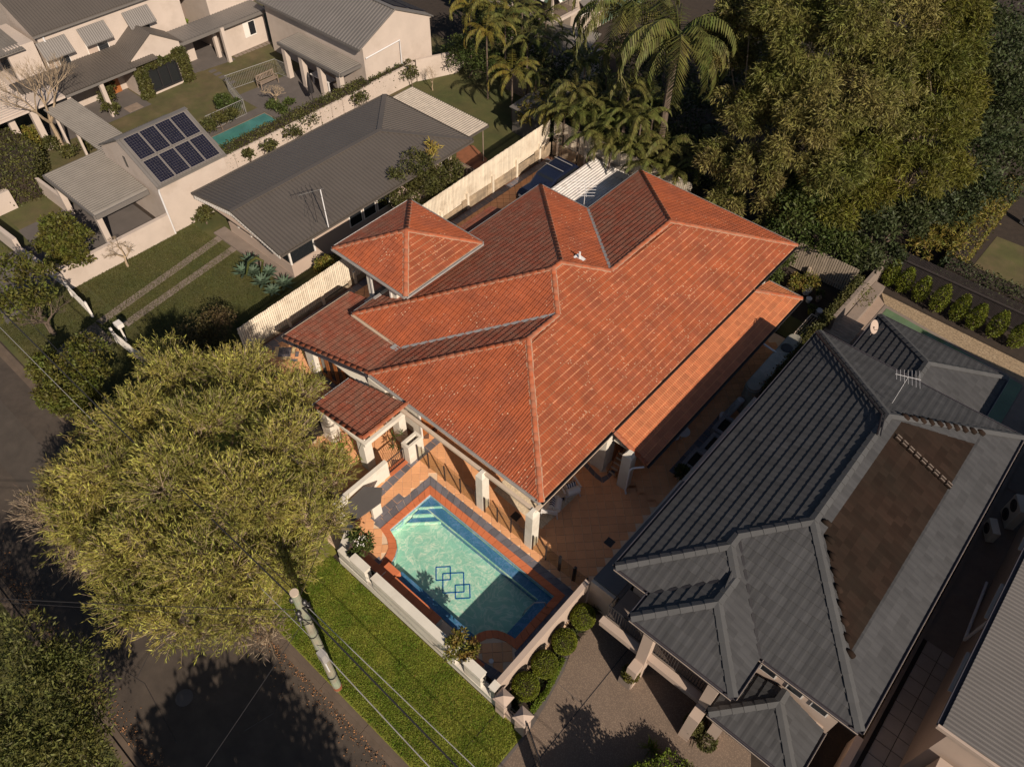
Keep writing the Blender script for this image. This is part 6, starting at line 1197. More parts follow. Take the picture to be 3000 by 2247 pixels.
# shed roof and green awning house at the top
t = thing('garden_shed', 'pale grey hip roofed shed among the palms at the top', 'shed', (-34, 46, 0))
for pts in ([(2, 0, 400, 365, 2), (2, 0, 580, 168, 3), (2, 0, 785, 240, 3), (2, 0, 730, 495, 2)], [(2, 0, 580, 168, 3), (2, 0, 1000, 275, 2.3), (2, 0, 880, 420, 2), (2, 0, 785, 240, 3)], [(2, 0, 785, 240, 3), (2, 0, 880, 420, 2), (2, 0, 730, 495, 2)]):
    mb = MB(); mb.slab([K(*p) for p in pts], .06); mb.build('roof_plane', M_ROOFM2, t)
mb = MB(); mb.prism([(-36.6, 44), (-32.5, 43.6), (-32.5, 48), (-36.6, 48)], 0, 1.95); mb.build('wall', M_WHITEW, t)
gh2 = thing('green_awning_house', 'white weatherboard house with green striped awnings at the top edge', 'house', (-40, 52, 0)); M_WB = mat('weatherboard', (.40, .33, .27)); M_GRN = mat('green_paint', (.07, .11, .075), var=.05)
mb = MB(); mb.box(-46, 50.4, 0, -37.5, 66, 7); mb.build('wall', M_WB, gh2)
for k in range(34): mb = MB(); mb.box(-37.5, 50.5, .1+k*.2, -37.47, 65.9, .27+k*.2); mb.build('weatherboard', M_WB, gh2)
for y0 in (54.7, 59.3): mb = MB(); mb.box(-37.46, y0, .1, -37.40, y0+3.7, 3.4); mb.build('garage_door', M_GRN, gh2)
mb = MB(); mb.slab([V((-37.45, 51.3, 3.1)), V((-36.5, 51.3, 2.6)), V((-36.5, 53.0, 2.6)), V((-37.45, 53.0, 3.1))], .04); mb.build('window_hood', M_ROOFM3, gh2)
mb = MB(); mb.box(-37.46, 51.5, 1.8, -37.42, 52.8, 2.7); wn = mb.build('window', M_WFRAME, gh2); q = MB(); q.box(-37.42, 51.6, 1.9, -37.41, 52.7, 2.6); q.build('pane', M_GLASS, wn)
mb = MB(); mb.box(-46, 46.9, 2.8, -36.7, 50.4, 3.0); mb.build('deck', M_WHITEW, gh2); mb = MB(); mb.box(-46, 47.2, 3.0, -37.0, 50.35, 3.02); mb.build('deck_floor', M_WOODG, gh2)
for x in (-45.5, -43.2, -40.9, -38.9, -36.85): mb = MB(); mb.box(x-.08, 47.0, 0, x+.08, 47.16, 5.6); mb.build('post', M_WHITEW, gh2)
railing('rail', (-45.5, 47.1, 3.05), (-36.85, 47.1, 3.05), 1.0, gh2, M_DKMET, .14); railing('rail', (-36.85, 47.1, 3.05), (-36.85, 50.3, 3.05), 1.0, gh2, M_DKMET, .14)
mb = MB(); mb.slab([V((-46, 46.9, 5.6)), V((-36.7, 46.9, 5.6)), V((-36.7, 50.5, 6.2)), V((-46, 50.5, 6.2))], .12); mb.build('deck_roof', M_ROOFM3, gh2)
for k in range(30):
    x = -46+k*.31; mb = MB(); mb.slab([V((x, 46.88, 5.5)), V((x+.30, 46.88, 5.5)), V((x+.30, 46.2, 4.8)), V((x, 46.2, 4.8))], .02); mb.build('awning_stripe', M_GRN if k % 2 else M_WFRAME, gh2)
for k in range(12):
    y = 46.9+k*.31; mb = MB(); mb.slab([V((-36.68, y, 5.5)), V((-36.68, y+.30, 5.5)), V((-36.0, y+.30, 4.8)), V((-36.0, y, 4.8))], .02); mb.build('awning_stripe', M_GRN if k % 2 else M_WFRAME, gh2)
t = thing('small_shed', 'small grey tin shed half covered by a leafy shrub at the lawn corner', 'shed', (-31, 38, 0)); mb = MB(); mb.prism([(-32.2, 37.2), (-29.6, 37.0), (-29.6, 39.8), (-32.2, 40)], 0, 1.95); mb.build('wall', M_ROOFM3, t); mb = MB(); mb.slab([V((-32.3, 37.0, 1.98)), V((-29.4, 36.9, 1.98)), V((-29.4, 39.9, 2.2)), V((-32.3, 40.1, 2.2))], .05); mb.build('roof', M_ROOFM3, t)
# ---------------- street things ----------------
up = thing('utility_pole', 'pale green timber power pole at the kerb on the bright lawn', 'utility pole', (-11.47, 3.5, 0)); PX_, PY_ = -11.47, 3.5
mb = MB(); mb.tube([(PX_, PY_, -.1), (PX_, PY_, 4), (PX_, PY_, 8.2)], [.165, .15, .13], 12); mb.build('pole_shaft', mat('pole_wood', (.20, .225, .165), var=.25, scale=2.5, col2=(.25, .21, .16), sc2=1.2), up); mb = MB(); mb.tube([(PX_, PY_, 8.2), (PX_, PY_, 8.26)], .14, 12); mb.build('pole_cap', M_FASC, up)
mb = MB(); mb.tube([(PX_, PY_, .05), (PX_, PY_, .3)], .172, 12); mb.build('base_band', mat('rust', (.22, .07, .03)), up)
for k, (dx, dy, z) in enumerate(((.2, .1, 7.6), (-.2, -.1, 7.5), (.15, -.18, 7.2), (-.18, .14, 7.15), (.0, .22, 6.9), (.1, -.2, 6.75))): mb = MB(); mb.lathe((PX_+dx, PY_+dy, z), [(.05, 0), (.09, .05), (.06, .1), (.08, .16), (.03, .2)], 8); mb.build('insulator', M_DKMET, up)
for k in range(7):
    mb = MB(); a = k*.9; mb.tube([(PX_+math.cos(a)*.16, PY_+math.sin(a)*.16, 7.4-.12*k), (PX_+math.cos(a+.8)*.34, PY_+math.sin(a+.8)*.34, 7.1-.1*k), (PX_+math.cos(a+1.6)*.18, PY_+math.sin(a+1.6)*.18, 6.9-.12*k)], .018, 5); mb.build('jumper_wire', M_DKMET, up)
mb = MB(); mb.box(PX_+.13, PY_-.22, 3.55, PX_+.42, PY_+.02, 4.15); mb.build('service_box', M_GUT, up); mb = MB(); mb.tube([(PX_+.15, PY_-.1, 3.6), (PX_+.17, PY_-.08, 2.2)], .03, 6); mb.build('conduit', M_PVC, up)
for z in (1.45, 1.38, 5.2): mb = MB(); mb.tube([(PX_+math.cos(a)*.17, PY_+math.sin(a)*.17, z+.05*math.sin(a*1.0)) for a in np.linspace(0, 6.3, 14)], .015, 4); mb.build('strap', M_DKMET, up)
def cable(label, a, b, sag, r, m):
    a, b = V(a), V(b); pts = [a.lerp(b, i/24)-V((0, 0, 4*sag*(i/24)*(1-i/24))) for i in range(25)]; mb = MB(); mb.tube(pts, r, 5); o = mb.build('power_cable', m); o['label'] = label; o['category'] = 'cable'; o['group'] = 'overhead cables meeting at the power pole'
cable('thick black overhead cable running up left from the pole over the bottlebrush', (PX_, PY_, 7.4), (-62, 3.6, 8.0), 1.0, .028, M_DKMET); cable('thin grey overhead cable just below the thick black one on the left', (PX_, PY_-.15, 5.3), (-62, 3.2, 6.0), .8, .014, M_GUT)
cable('fine overhead wire on the house side running up left from the pole', (PX_, PY_+.2, 7.2), (-62, 4.6, 8.0), .9, .012, M_DKMET)
cable('thick black overhead cable running down right from the pole', (PX_, PY_, 7.4), (26, 3.4, 7.6), 1.0, .028, M_DKMET); cable('grey overhead cable running down right from the service box', (PX_+.1, PY_-.1, 4.6), (26, 2.6, 6.2), .8, .018, M_GUT); cable('grey overhead wire on the wall side running down right from the pole', (PX_, PY_+.2, 6.9), (26, 4.4, 7.8), .7, .014, M_GUT)
cable('black service wire rising from the pole toward the tiled porch', (PX_, PY_+.1, 7.8), (-18.1, 11.0, 2.3), .1, .013, M_DKMET); cable('black service wire crossing the road to the lower left', (PX_, PY_-.1, 7.2), (-26, -7.5, 6.0), .35, .013, M_DKMET); cable('fine wire crossing the road just under the black service wire', (PX_, PY_-.1, 6.6), (-26, -7.4, 5.8), .35, .009, M_DKMET)
cable('thin dark wire dropping steeply across the road below the pole', (PX_, PY_, 6.4), (-7.5, -12, 6.0), .3, .010, M_DKMET)
# picket fences, letterbox
def pickets(label, a, b, h):
    t = thing('white_picket_fence', label, 'fence', (a.x, a.y, 0)); d = b-a; n = int(d.length/.12)
    for i in range(n): p = a+d*(i/n); mb = MB(); mb.box(p.x-.03, p.y-.012, .03, p.x+.03, p.y+.012, h+.03*math.sin(i)); mb.build('picket', M_WFRAME, t)
    for z in (.25, h-.2): mb = MB(); mb.beam(V((a.x, a.y+.02, z)), V((b.x, b.y+.02, z)), .03, .06); mb.build('rail', M_WFRAME, t)
    for p in (a, b): mb = MB(); mb.box(p.x-.06, p.y-.06, 0, p.x+.06, p.y+.06, h+.15); mb.build('post', M_WFRAME, t)
pickets('white picket fence between the garden wall end and the concrete wheel strips', K(0, 1, 590, 880, 0), K(0, 1, 750, 1045, 0), .95); pickets('white picket fence beside the letterbox running into the bottlebrush', K(0, 1, 955, 1255, 0), K(0, 1, 1180, 1440, 0), .95)
a = K(0, 1, 1025, 1240, 0); t = thing('letterbox', 'white letterbox on a post behind the picket fence', 'letterbox', (a.x, a.y, 0)); mb = MB(); mb.box(a.x-.04, a.y-.04, 0, a.x+.04, a.y+.04, 1.1); mb.build('post', M_WFRAME, t); mb = MB(); mb.box(a.x-.22, a.y-.14, 1.1, a.x+.22, a.y+.2, 1.34); mb.build('box', M_WFRAME, t)
# ---------------- trees and plants ----------------
def tufts(P, D, m_, L, W, k, spread):
    n = len(P); C = np.repeat(P, k, 0)+rng.normal(size=(n*k, 3))*spread*.25; O = np.repeat(D, k, 0)
    return C, O
bt = thing('bottlebrush_tree', 'huge pale green weeping bottlebrush spreading over the road and verge', 'tree', (-20.3, 4.6, 0))
BB = px_blobs([(520, 1130, 4.6, 1.46, 1.17), (700, 1120, 4.8, 1.46, 1.17), (860, 1180, 4.8, 1.29, 1.08), (420, 1260, 5, 1.55, 1.35), (620, 1260, 5.6, 1.63, 1.44), (820, 1320, 5.4, 1.55, 1.35), (940, 1400, 4.4, 1.12, 1.08), (330, 1400, 4.8, 1.55, 1.35), (520, 1430, 6, 1.72, 1.53), (720, 1480, 5.8, 1.72, 1.53), (900, 1530, 4.6, 1.29, 1.17), (250, 1540, 4.2, 1.29, 1.08), (430, 1600, 5.2, 1.63, 1.44), (620, 1640, 5.4, 1.63, 1.44), (800, 1660, 4.6, 1.29, 1.17), (400, 1760, 4.2, 1.20, 1.08), (560, 1790, 4.4, 1.29, 1.17), (720, 1780, 4.2, 1.20, 1.08), (480, 1060, 3.8, 0.86, 0.81), (300, 1270, 3.6, 0.95, 0.90), (200, 1450, 3.2, 0.86, 0.81)])
trunk_of(bt, (-20.3, 4.6, -.05), [(b[0], b[1], b[2]) for b in BB], .24, M_BARK)
def brush(blobs, ntuft, mat_, name, k=15, L=.26, W=.035, twig=True, par=None):
    P, D = lumps(blobs, ntuft, sub=15, subr=.34, shell=.30, lower=-.25); D[:, 2] += .35; D /= np.linalg.norm(D, axis=1)[:, None]
    n = len(P); TW = D*rng.uniform(.35, .75, n)[:, None]+rng.normal(size=(n, 3))*.12
    t = rng.random((n, k))[:, :, None]; C = (P[:, None, :]+TW[:, None, :]*(t*1.0)).reshape(-1, 3)+rng.normal(size=(n*k, 3))*.02
    O = np.repeat(TW/np.linalg.norm(TW, axis=1)[:, None], k, 0); rr = np.repeat(rng.random(n), k)*.6+rng.random(n*k)*.4
    leaf_object(name, C, L, W, mat_, par, up=.1, out=O, outw=1.5, rnd=rr)
    if twig:
        a = P-D*.55+rng.normal(size=(n, 3))*.08; b = P+TW*.9; s = np.cross(b-a, rng.normal(size=(n, 3))); s /= np.linalg.norm(s, axis=1)[:, None]; s2 = np.cross(b-a, s); s2 /= np.linalg.norm(s2, axis=1)[:, None]
        r = rng.uniform(.010, .022, n)[:, None]; v = np.stack([a+s*r, a-s*r*.5+s2*r*.86, a-s*r*.5-s2*r*.86, b+s*r*.3, b-s*r*.15+s2*r*.26, b-s*r*.15-s2*r*.26], 1).reshape(-1, 3)
        i = np.arange(n)[:, None]*6; f = np.concatenate([i+np.array([[0, 1, 4, 3]]), i+np.array([[1, 2, 5, 4]]), i+np.array([[2, 0, 3, 5]])]); npmesh('twigs', v, f, M_BARK, par, rng.random(len(f)))
brush(BB, 11500, L_BOT, 'crown', L=.21, W=.032, k=16, par=bt)
brush(px_blobs([(230, 1400, 3.6, 1.0, .8), (290, 1350, 4.2, .9, .7)]), 420, L_BOTB, 'rusty_foliage', par=bt)
brush(px_blobs([(150, 1520, 3.2, 1.1, .9), (260, 1610, 3.2, 1.0, .8), (330, 1620, 3.8, .9, .8), (760, 1850, 3.0, .8, .6), (900, 1620, 3.2, .7, .7)]), 900, L_BARE, 'sparse_branches', k=5, par=bt)
# bare trees
def bare_tree(name, label, base, h, spread, m, seed, depth=5, r0=.12, low=.25, nb=3):
    rnd = random.Random(seed); t = thing(name, label, 'tree', (base[0], base[1], 0)); parts = {0: MB(), 1: MB()}
    def grow(p, d, l, r, k):
        q = p+d*l+V((rnd.uniform(-.1, .1), rnd.uniform(-.1, .1), rnd.uniform(-.03, .08)))*l; parts[0 if k == depth else 1].tube([p, (p+q)/2+V((rnd.uniform(-.06, .06), rnd.uniform(-.06, .06), 0))*l, q], [r, r*.8, r*.6], 5 if k > 1 else 3, cap=False)
        if k == 0: return
        for i in range(nb if k > 1 else nb+1):
            a = rnd.uniform(0, 6.28); e = V((math.cos(a), math.sin(a), 0))*rnd.uniform(.5, 1.1)*spread; dd = (d+e+V((0, 0, low))).normalized(); grow(q, dd, l*rnd.uniform(.62, .85), r*.55, k-1)
    grow(V((base[0], base[1], 0)), V((.05, 0, 1)).normalized(), h*.2, r0, depth); parts[0].build('trunk', m, t); parts[1].build('branches', m, t); return t
bare_tree('leafless_tree', 'tall leafless tree before the white verandah at the upper left', (-54.0, 14.9), 8.5, .75, M_BARK, 3, depth=6, r0=.2, nb=3)
bare_tree('leafless_shrub', 'low spreading leafless frangipani on the dark deck by the lap pool', (-47.2, 28.0), 3.0, 1.5, M_BARK, 5, depth=5, r0=.1, low=.1)
bare_tree('leafless_shrub', 'leafless frangipani leaning over the white garden wall', (-39.3, 11.2), 3.0, 1.4, M_BARK, 8, depth=5, r0=.09, low=.1)
# palms
def palm(name, label, base, h, nf, L, m, group=None, r=.09, droop=1.0, stems=1, seed=0, leaf=.42, w=.045, el0=1.25):
    rn = np.random.default_rng(seed); t = thing(name, label, 'palm', (base[0], base[1], 0), group); top = np.array([base[0], base[1], h]); mb = MB(); mb.tube([(base[0]+.05, base[1], -.05), (base[0], base[1]+.04, h*.5), tuple(top)], [r*1.2, r, r*.8], 8); mb.build('trunk', M_BARKD, t)
    VS, FS, b = [], [], 0; RS = MB()
    for f in range(nf):
        az = 2.4*f+rn.uniform(-.3, .3); el = el0-1.15*(f/nf)+rn.uniform(-.1, .1); Lf = L*rn.uniform(.8, 1.1); hd = np.array([math.cos(az), math.sin(az), 0]); side = np.array([-hd[1], hd[0], 0]); pts = [top.copy()]; n = 9; e = el
        for i in range(n): pts.append(pts[-1]+(hd*math.cos(e)+np.array([0, 0, math.sin(e)]))*Lf/n); e -= droop*(.12+.16*i/n)
        RS.tube([tuple(p) for p in pts], [.012*(1-.08*i)*(L/2) for i in range(n+1)], 3, cap=False)
        for i in range(14*2):
            s = (i+.5)/28*(n-1)+.9; k = min(int(s), n-1); p = pts[k]+(pts[k+1]-pts[k])*(s-k); tn = pts[k+1]-pts[k]; tn /= np.linalg.norm(tn); ll = leaf*Lf*.42*(1-.55*abs(s/n-.4)*1.4)
            for sg in (-1, 1):
                d = side*sg*.85+tn*.5+np.array([0, 0, -.35*droop+rn.uniform(-.25, .15)]); d /= np.linalg.norm(d); wv = np.cross(d, [0, 0, 1.0]); wv = wv/np.linalg.norm(wv)*w
                VS += [p-wv*.5, p+wv*.5, p+d*ll*.6+wv*.6, p+d*ll, p+d*ll*.6-wv*.6]; FS += [(b, b+1, b+2, b+4), (b+4, b+2, b+3, b+3)]; b += 5
    F = [f for f in FS if f[2] != f[3]]; T = [(f[0], f[1], f[2]) for f in FS if f[2] == f[3]]
    mb2 = MB(); mb2.v = [tuple(v) for v in VS]; mb2.f = F+T; mb2.r = [random.random() for _ in mb2.f]; mb2.build('fronds', m, t); RS.build('frond_stalks', m, t); return t
PL = [(1480, 60, 5, 0), (1545, 120, 4.5, 0), (1425, 95, 5, 1), (1600, 50, 4, 0), (1500, 215, 3.6, 1), (1570, 225, 3.4, 0), (1440, 20, 5, 1), (1375, 20, 4.5, 1), (1620, 120, 3.8, 0), (1530, 30, 4.6, 0),
      (1715, 185, 5.4, 0), (1785, 150, 6, 0), (1690, 265, 5, 0), (1745, 305, 4.6, 0), (1800, 365, 4, 0), (1655, 315, 3.8, 0), (1610, 330, 2.8, 1), (1855, 430, 3.6, 0), (1790, 430, 3.2, 0), (1880, 350, 5, 0), (1905, 480, 2.8, 0), (1955, 430, 3.6, 0), (1845, 255, 6, 0), (1985, 505, 2.6, 0), (1745, 395, 3.4, 0), (1920, 300, 5, 0), (1700, 330, 4.2, 0), (1830, 330, 4.8, 0), (2060, 470, 3.2, 0)]
WH = ['left end above the lawn', 'beside the grey shed roof', 'behind the left lawn', 'near the striped awning deck', 'over the old grey fence', 'under the shed eave', 'at the top frame edge', 'at the hall roof corner', 'right of the shed ridge', 'before the awning house', 'right of the shed', 'tall, below the garage doors', 'mid thicket', 'centre of the thicket', 'front of the thicket', 'left edge of the thicket', 'beside the small tin shed', 'hanging over the rear palings', 'low over the rear palings', 'left of the large palm trunk', 'at the rear paling fence', 'under the large palm fronds', 'tall, behind the large fronds', 'right end of the rear palings', 'low at the fence corner', 'touching the brown palm trunk', 'pale, mid left of the thicket', 'pale, centre right of the thicket', 'shaded, right of the palm trunk']
for i, (x, y, z, yl) in enumerate(PL):
    c = at(x, y, z); palm('garden_palm', ('yellowing' if yl else 'green')+' feather palm, '+WH[i], (c.x, c.y), z, 13, rng.uniform(1.9, 2.6), L_PALMY if yl else L_PALM, 'feather palms behind the rear fences', r=.06, seed=i+10, droop=rng.uniform(.95, 1.6))
c = at(1985, 120, 9.6); palm('large_palm', 'very large drooping palm with brown trunk at the top centre', (c.x, c.y), 9.6, 26, 5.6, L_PALM, r=.24, seed=99, droop=1.75, leaf=.42, w=.075)
c = at(1835, 40, 9.0); palm('large_palm', 'large drooping palm cut by the top frame edge left of the bamboo', (c.x, c.y), 9, 24, 5.2, L_PALM, r=.2, seed=77, droop=1.7, leaf=.42, w=.07)
def understorey(label, L, n, m, L_=.26, W_=.12, r=.05):
    b = px_blobs(L); return tree('dense_shrub', label, 'shrub', (b[0][0], b[0][1]), b, n, L_, W_, m, r=r)
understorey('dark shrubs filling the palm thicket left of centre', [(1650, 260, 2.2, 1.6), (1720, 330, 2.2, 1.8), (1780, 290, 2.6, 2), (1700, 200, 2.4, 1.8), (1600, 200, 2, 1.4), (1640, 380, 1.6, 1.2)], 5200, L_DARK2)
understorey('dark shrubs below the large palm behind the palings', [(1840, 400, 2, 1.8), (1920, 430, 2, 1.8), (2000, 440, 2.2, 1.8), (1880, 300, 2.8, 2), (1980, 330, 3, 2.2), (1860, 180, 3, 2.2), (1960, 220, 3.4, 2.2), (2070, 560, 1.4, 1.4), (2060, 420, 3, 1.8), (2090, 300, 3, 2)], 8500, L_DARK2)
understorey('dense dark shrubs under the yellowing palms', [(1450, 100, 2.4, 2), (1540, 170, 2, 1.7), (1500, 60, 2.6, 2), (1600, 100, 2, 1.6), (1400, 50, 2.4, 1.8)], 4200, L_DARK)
understorey('rounded dark green bush at the corner of the left lawn', [(1370, 170, 1.6, 1.5), (1430, 190, 1.6, 1.4), (1340, 140, 1.8, 1.2), (1480, 200, 1.4, 1)], 4200, L_DARK, .16, .09)
understorey('sprawling bush covering the small tin shed', [(1560, 340, 1.6, 1.1), (1590, 290, 1.8, 1.1), (1540, 310, 1.4, .8)], 2200, L_CITR, .16, .09)
bare = bare_tree('leafless_shrub', 'purplish twiggy shrub against the white wall end beside the left lawn', (-40.4, 37.4), 2.6, 1.1, M_BARK, 12, depth=5, r0=.05)
# bamboo and dark trees at the upper right
def bamboo(label, L, n, m=None, cat='bamboo', nm='bamboo_clump'):
    b = px_blobs(L); t = thing(nm, label, cat, (b[0][0], b[0][1], 0)); rb = (sum(q[0] for q in b)/len(b), sum(q[1] for q in b)/len(b)+1.0)
    for q in b:
        for k in range(2): mb = MB(); s = (rb[0]+random.uniform(-.6, .6), rb[1]+random.uniform(-.6, .6)); mb.tube([(s[0], s[1], 0), (s[0]+(q[0]-s[0])*.3, s[1]+(q[1]-s[1])*.3, q[2]*.7), (q[0], q[1], q[2])], [.05, .04, .015], 6); mb.build('culm', M_BARK, t)
    P, D = lumps(b, n, sub=24, subr=.27, shell=.35, lower=-.6); k = 5; C = np.repeat(P, k, 0)+rng.normal(size=(len(P)*k, 3))*.10; O = np.repeat(D, k, 0); O[:, 2] -= .35
    leaf_object('crown', C, .30, .055, m or L_BAM, t, up=-.2, out=O, outw=1.1, rnd=np.repeat(rng.random(len(P)), k)*.7+rng.random(len(C))*.3); return t
bamboo('tall grey green bamboo clump at the left of the bamboo mass', [(2130, 130, 9, 2.2), (2190, 320, 7, 2.1), (2110, 470, 4.5, 1.6), (2220, 500, 5, 1.8), (2200, 40, 11, 2), (2260, 610, 2.8, 1.3), (2130, 590, 2.6, 1.2)], 9000)
bamboo('central grey green bamboo clump behind the far roof corner', [(2380, 120, 11, 2.5), (2400, 330, 8.5, 2.3), (2300, 220, 9, 2.2), (2330, 430, 6.5, 2), (2440, 500, 6, 1.9), (2290, 30, 12, 2.2)], 9500)
bamboo('yellow green bamboo clump low in front of the central clump', [(2390, 380, 6.4, 1.7), (2520, 430, 6.2, 2), (2460, 620, 3.5, 1.5), (2540, 560, 4.4, 1.6)], 5200, L_BAM2)
bamboo('tall bamboo clump right of centre reaching the top edge', [(2560, 180, 10, 2.5), (2650, 40, 12, 2.4), (2480, 40, 12.5, 2.3), (2620, 330, 8, 2.2), (2540, 300, 9, 1.8)], 8500)
bamboo('golden green bamboo clump at the right of the bamboo mass', [(2720, 180, 10, 2.3), (2740, 370, 7.5, 2.2), (2680, 500, 5.6, 2), (2780, 40, 12, 2.2), (2790, 500, 5, 1.6), (2800, 280, 8, 1.8), (2640, 230, 8.5, 1.8), (2800, 150, 9.5, 2)], 10500, L_BAM2)
TD = dict(L=.2, W=.11)
def dtree(label, L, n, m=L_DARK2, **k): b = px_blobs(L); return tree('dark_tree', label, 'tree', (b[0][0], b[0][1]+.5), b, n, .24, .10, m, sub=24, subr=.34)
dtree('dark leafy tree directly behind the far orange roof corner', [(2330, 640, 3, 1.7), (2400, 690, 2.4, 1.4), (2480, 720, 2.2, 1.3), (2300, 560, 3.6, 1.5), (2390, 590, 3.4, 1.4)], 9000, L_DARK)
dtree('dark hedge tree overhanging the vine hedge and dark slat fence', [(2560, 660, 3, 1.7), (2640, 650, 3, 1.7), (2540, 760, 1.8, 1.2), (2600, 750, 1.6, 1), (2710, 620, 3.2, 1.8)], 9000)
dtree('dense dark tree at the upper right corner', [(2900, 120, 9.5, 2.4), (2960, 300, 7, 2.4), (2870, 420, 5.6, 2), (2970, 450, 4.6, 1.8), (2950, 20, 11, 2.4), (2850, 550, 3.8, 1.6), (2800, 620, 3, 1.5), (2850, 220, 7.5, 2), (2840, 330, 6, 2), (2900, 550, 3.6, 1.7), (2990, 180, 8, 2), (2840, 80, 9, 2)], 22000)
understorey('ragged yellowing bamboo screen leaning over the dark slat fence', [(2760, 700, 1.8, 1.2), (2820, 650, 2, 1.2), (2880, 600, 2.2, 1.1), (2700, 720, 1.8, 1)], 3600, L_CITR, .3, .06)
P0_, P1_ = (-3.0, 41.0), (-2.6, 52)
hedge('boundary_hedge', 'tall hedge beside the dry lawn at the right frame edge', 'hedge', [(-3.6, 42.5), (-2.6, 42.5), (-2.6, 53), (-3.6, 53)], 0, 1.7, 6500, L_CITR)
hedge('low_hedge', 'low dark hedge running behind the dark slat fence', 'hedge', [(-3.5, 41.2), (6.5, 41.2), (6.5, 42.4), (-3.5, 42.4)], 0, 1.7, 6500, L_DARK2)
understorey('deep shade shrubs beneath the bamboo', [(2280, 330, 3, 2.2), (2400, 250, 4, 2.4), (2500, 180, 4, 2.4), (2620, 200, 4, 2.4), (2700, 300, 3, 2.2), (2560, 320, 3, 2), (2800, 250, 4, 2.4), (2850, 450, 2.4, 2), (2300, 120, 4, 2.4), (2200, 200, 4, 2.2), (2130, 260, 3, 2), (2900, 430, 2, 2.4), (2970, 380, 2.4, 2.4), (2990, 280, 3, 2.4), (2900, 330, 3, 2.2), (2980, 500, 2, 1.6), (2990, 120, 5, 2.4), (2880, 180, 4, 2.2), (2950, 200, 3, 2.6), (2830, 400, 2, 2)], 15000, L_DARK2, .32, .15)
# front yards on the left
def rtree(nm, label, L, n, m, l=.16, w=.09, cat='shrub', r=.06, **k): b = px_blobs(L); return tree(nm, label, cat, (sum(q[0] for q in b)/len(b), sum(q[1] for q in b)/len(b)), b, n, l, w, m, r=r, **k)
rtree('magnolia_tree', 'glossy green magnolia inside the white garden wall', [(170, 670, 2.6, 1.0), (215, 700, 2.2, 1.0), (180, 740, 1.8, 1.0), (225, 755, 1.4, .8), (150, 710, 2, .8)], 5200, L_MAG, .2, .11, 'tree')
rtree('street_tree', 'open street tree with yellowish leaves over the dark driveway at the left edge', [(40, 790, 3.4, 1.2), (100, 810, 3.2, 1.1), (60, 880, 3, 1.2), (120, 870, 3, .9), (20, 900, 3, 1)], 2600, L_MAG, .24, .1, 'tree', shell=.6)
bare_tree('street_tree_branches', 'grey branches of the open street tree above the dark driveway', (-37.2, 5.6), 4.2, 1.2, M_BARKD, 21, depth=5, r0=.12)
rtree('columnar_shrub', 'dense green lilly pilly at the kerb, left of the pair', [(150, 1080, 2.6, .95, 1.2), (160, 1150, 1.6, .95, 1.2), (200, 1180, 1.4, .8)], 4600, L_MAG)
rtree('columnar_shrub', 'dense green lilly pilly nearest the bottlebrush, right of the pair', [(265, 1040, 2.8, .95, 1.2), (270, 1110, 1.6, 1.0, 1.2), (225, 1160, 1.2, .8), (260, 1190, 1, .8)], 4600, L_MAG)
rtree('round_shrub', 'broad rounded brownish shrub at the front end of the paling fence', [(570, 985, 1.0, 1.3, 1.1), (640, 960, 1.0, 1.2, 1.1), (600, 1010, .9, 1.1, .9)], 5600, leafmat('brown_shrub_leaf', (.095, .062, .028), (.07, .06, .02), rnd=.4), .11, .06)
rtree('creeper_bush', 'rambling green bush between the bungalow wall and paling fence', [(1180, 560, 1.8, 1.3), (1250, 530, 2.2, 1.4), (1310, 510, 1.9, 1.2), (1130, 570, 2.2, .8), (1220, 480, 3.2, 1.1), (1290, 560, 1.2, 1.0), (1190, 610, 1.1, .9), (1160, 520, 3.2, .6)], 11000, L_HEDGE, .14, .08)
rtree('yellow_leaf_plant', 'tall thin plant with yellow strappy leaves rising over the brown roof', [(1268, 430, 3.4, .35, .4), (1262, 460, 3.0, .4, .4), (1280, 445, 3.0, .3, .3)], 260, leafmat('yellow_strap', (.34, .24, .05), (.25, .20, .05)), .4, .06, 'plant')
rtree('small_shrub', 'small shrub against the blank white wall beside the bungalow', [(605, 625, .7, .6), (590, 640, .5, .45)], 900, L_HEDGE)
rtree('small_shrub', 'small green shrub at the bungalow corner by the paling fence', [(960, 770, .8, .6), (950, 790, .5, .5)], 900, L_CITR)
for i, (x, y) in enumerate(((735, 770), (790, 800), (770, 830), (745, 800), (835, 835), (800, 855), (715, 800))):
    c = at(x, y, .3); t = thing('agave', 'blue green agave rosette, %s' % ['top left of the clump', 'middle of the clump', 'lower middle of the clump', 'left middle of the clump', 'right end by the fence', 'lowest of the clump', 'leftmost of the clump'][i], 'agave', (c.x, c.y, 0), 'agaves at the bungalow corner'); mb = MB(); S_ = .75 if i % 2 == 0 else .6
    for k in range(22):
        a = 2.4*k; el = 1.3-1.15*k/22; h_ = V((math.cos(a), math.sin(a), 0)); s_ = V((-h_.y, h_.x, 0)); b = V((c.x, c.y, .25)); m_ = b+h_*S_*.5*math.cos(el)+V((0, 0, S_*.5*math.sin(el))); e_ = b+h_*S_*math.cos(el*.8)+V((0, 0, S_*math.sin(el)*.8))
        mb.add([b-s_*.04, b+s_*.04, m_+s_*.085, e_, m_-s_*.085, m_-V((0, 0, .03))], [(0, 1, 2, 5), (5, 2, 3), (5, 3, 4), (0, 5, 4)])
    mb.build('leaves', L_AGAVE, t)
b = at(745, 790, .5); t = thing('agave_flower_stalk', 'arching pale agave flower stalk bending over the clump', 'agave', tuple(b)); mb = MB(); mb.tube([at(765, 800, .4), at(770, 765, 1.6), at(750, 755, 1.9), at(728, 770, 1.5), at(722, 805, .7)], [.05, .07, .08, .08, .04], 8); mb.build('stalk', L_HEDGE, t)
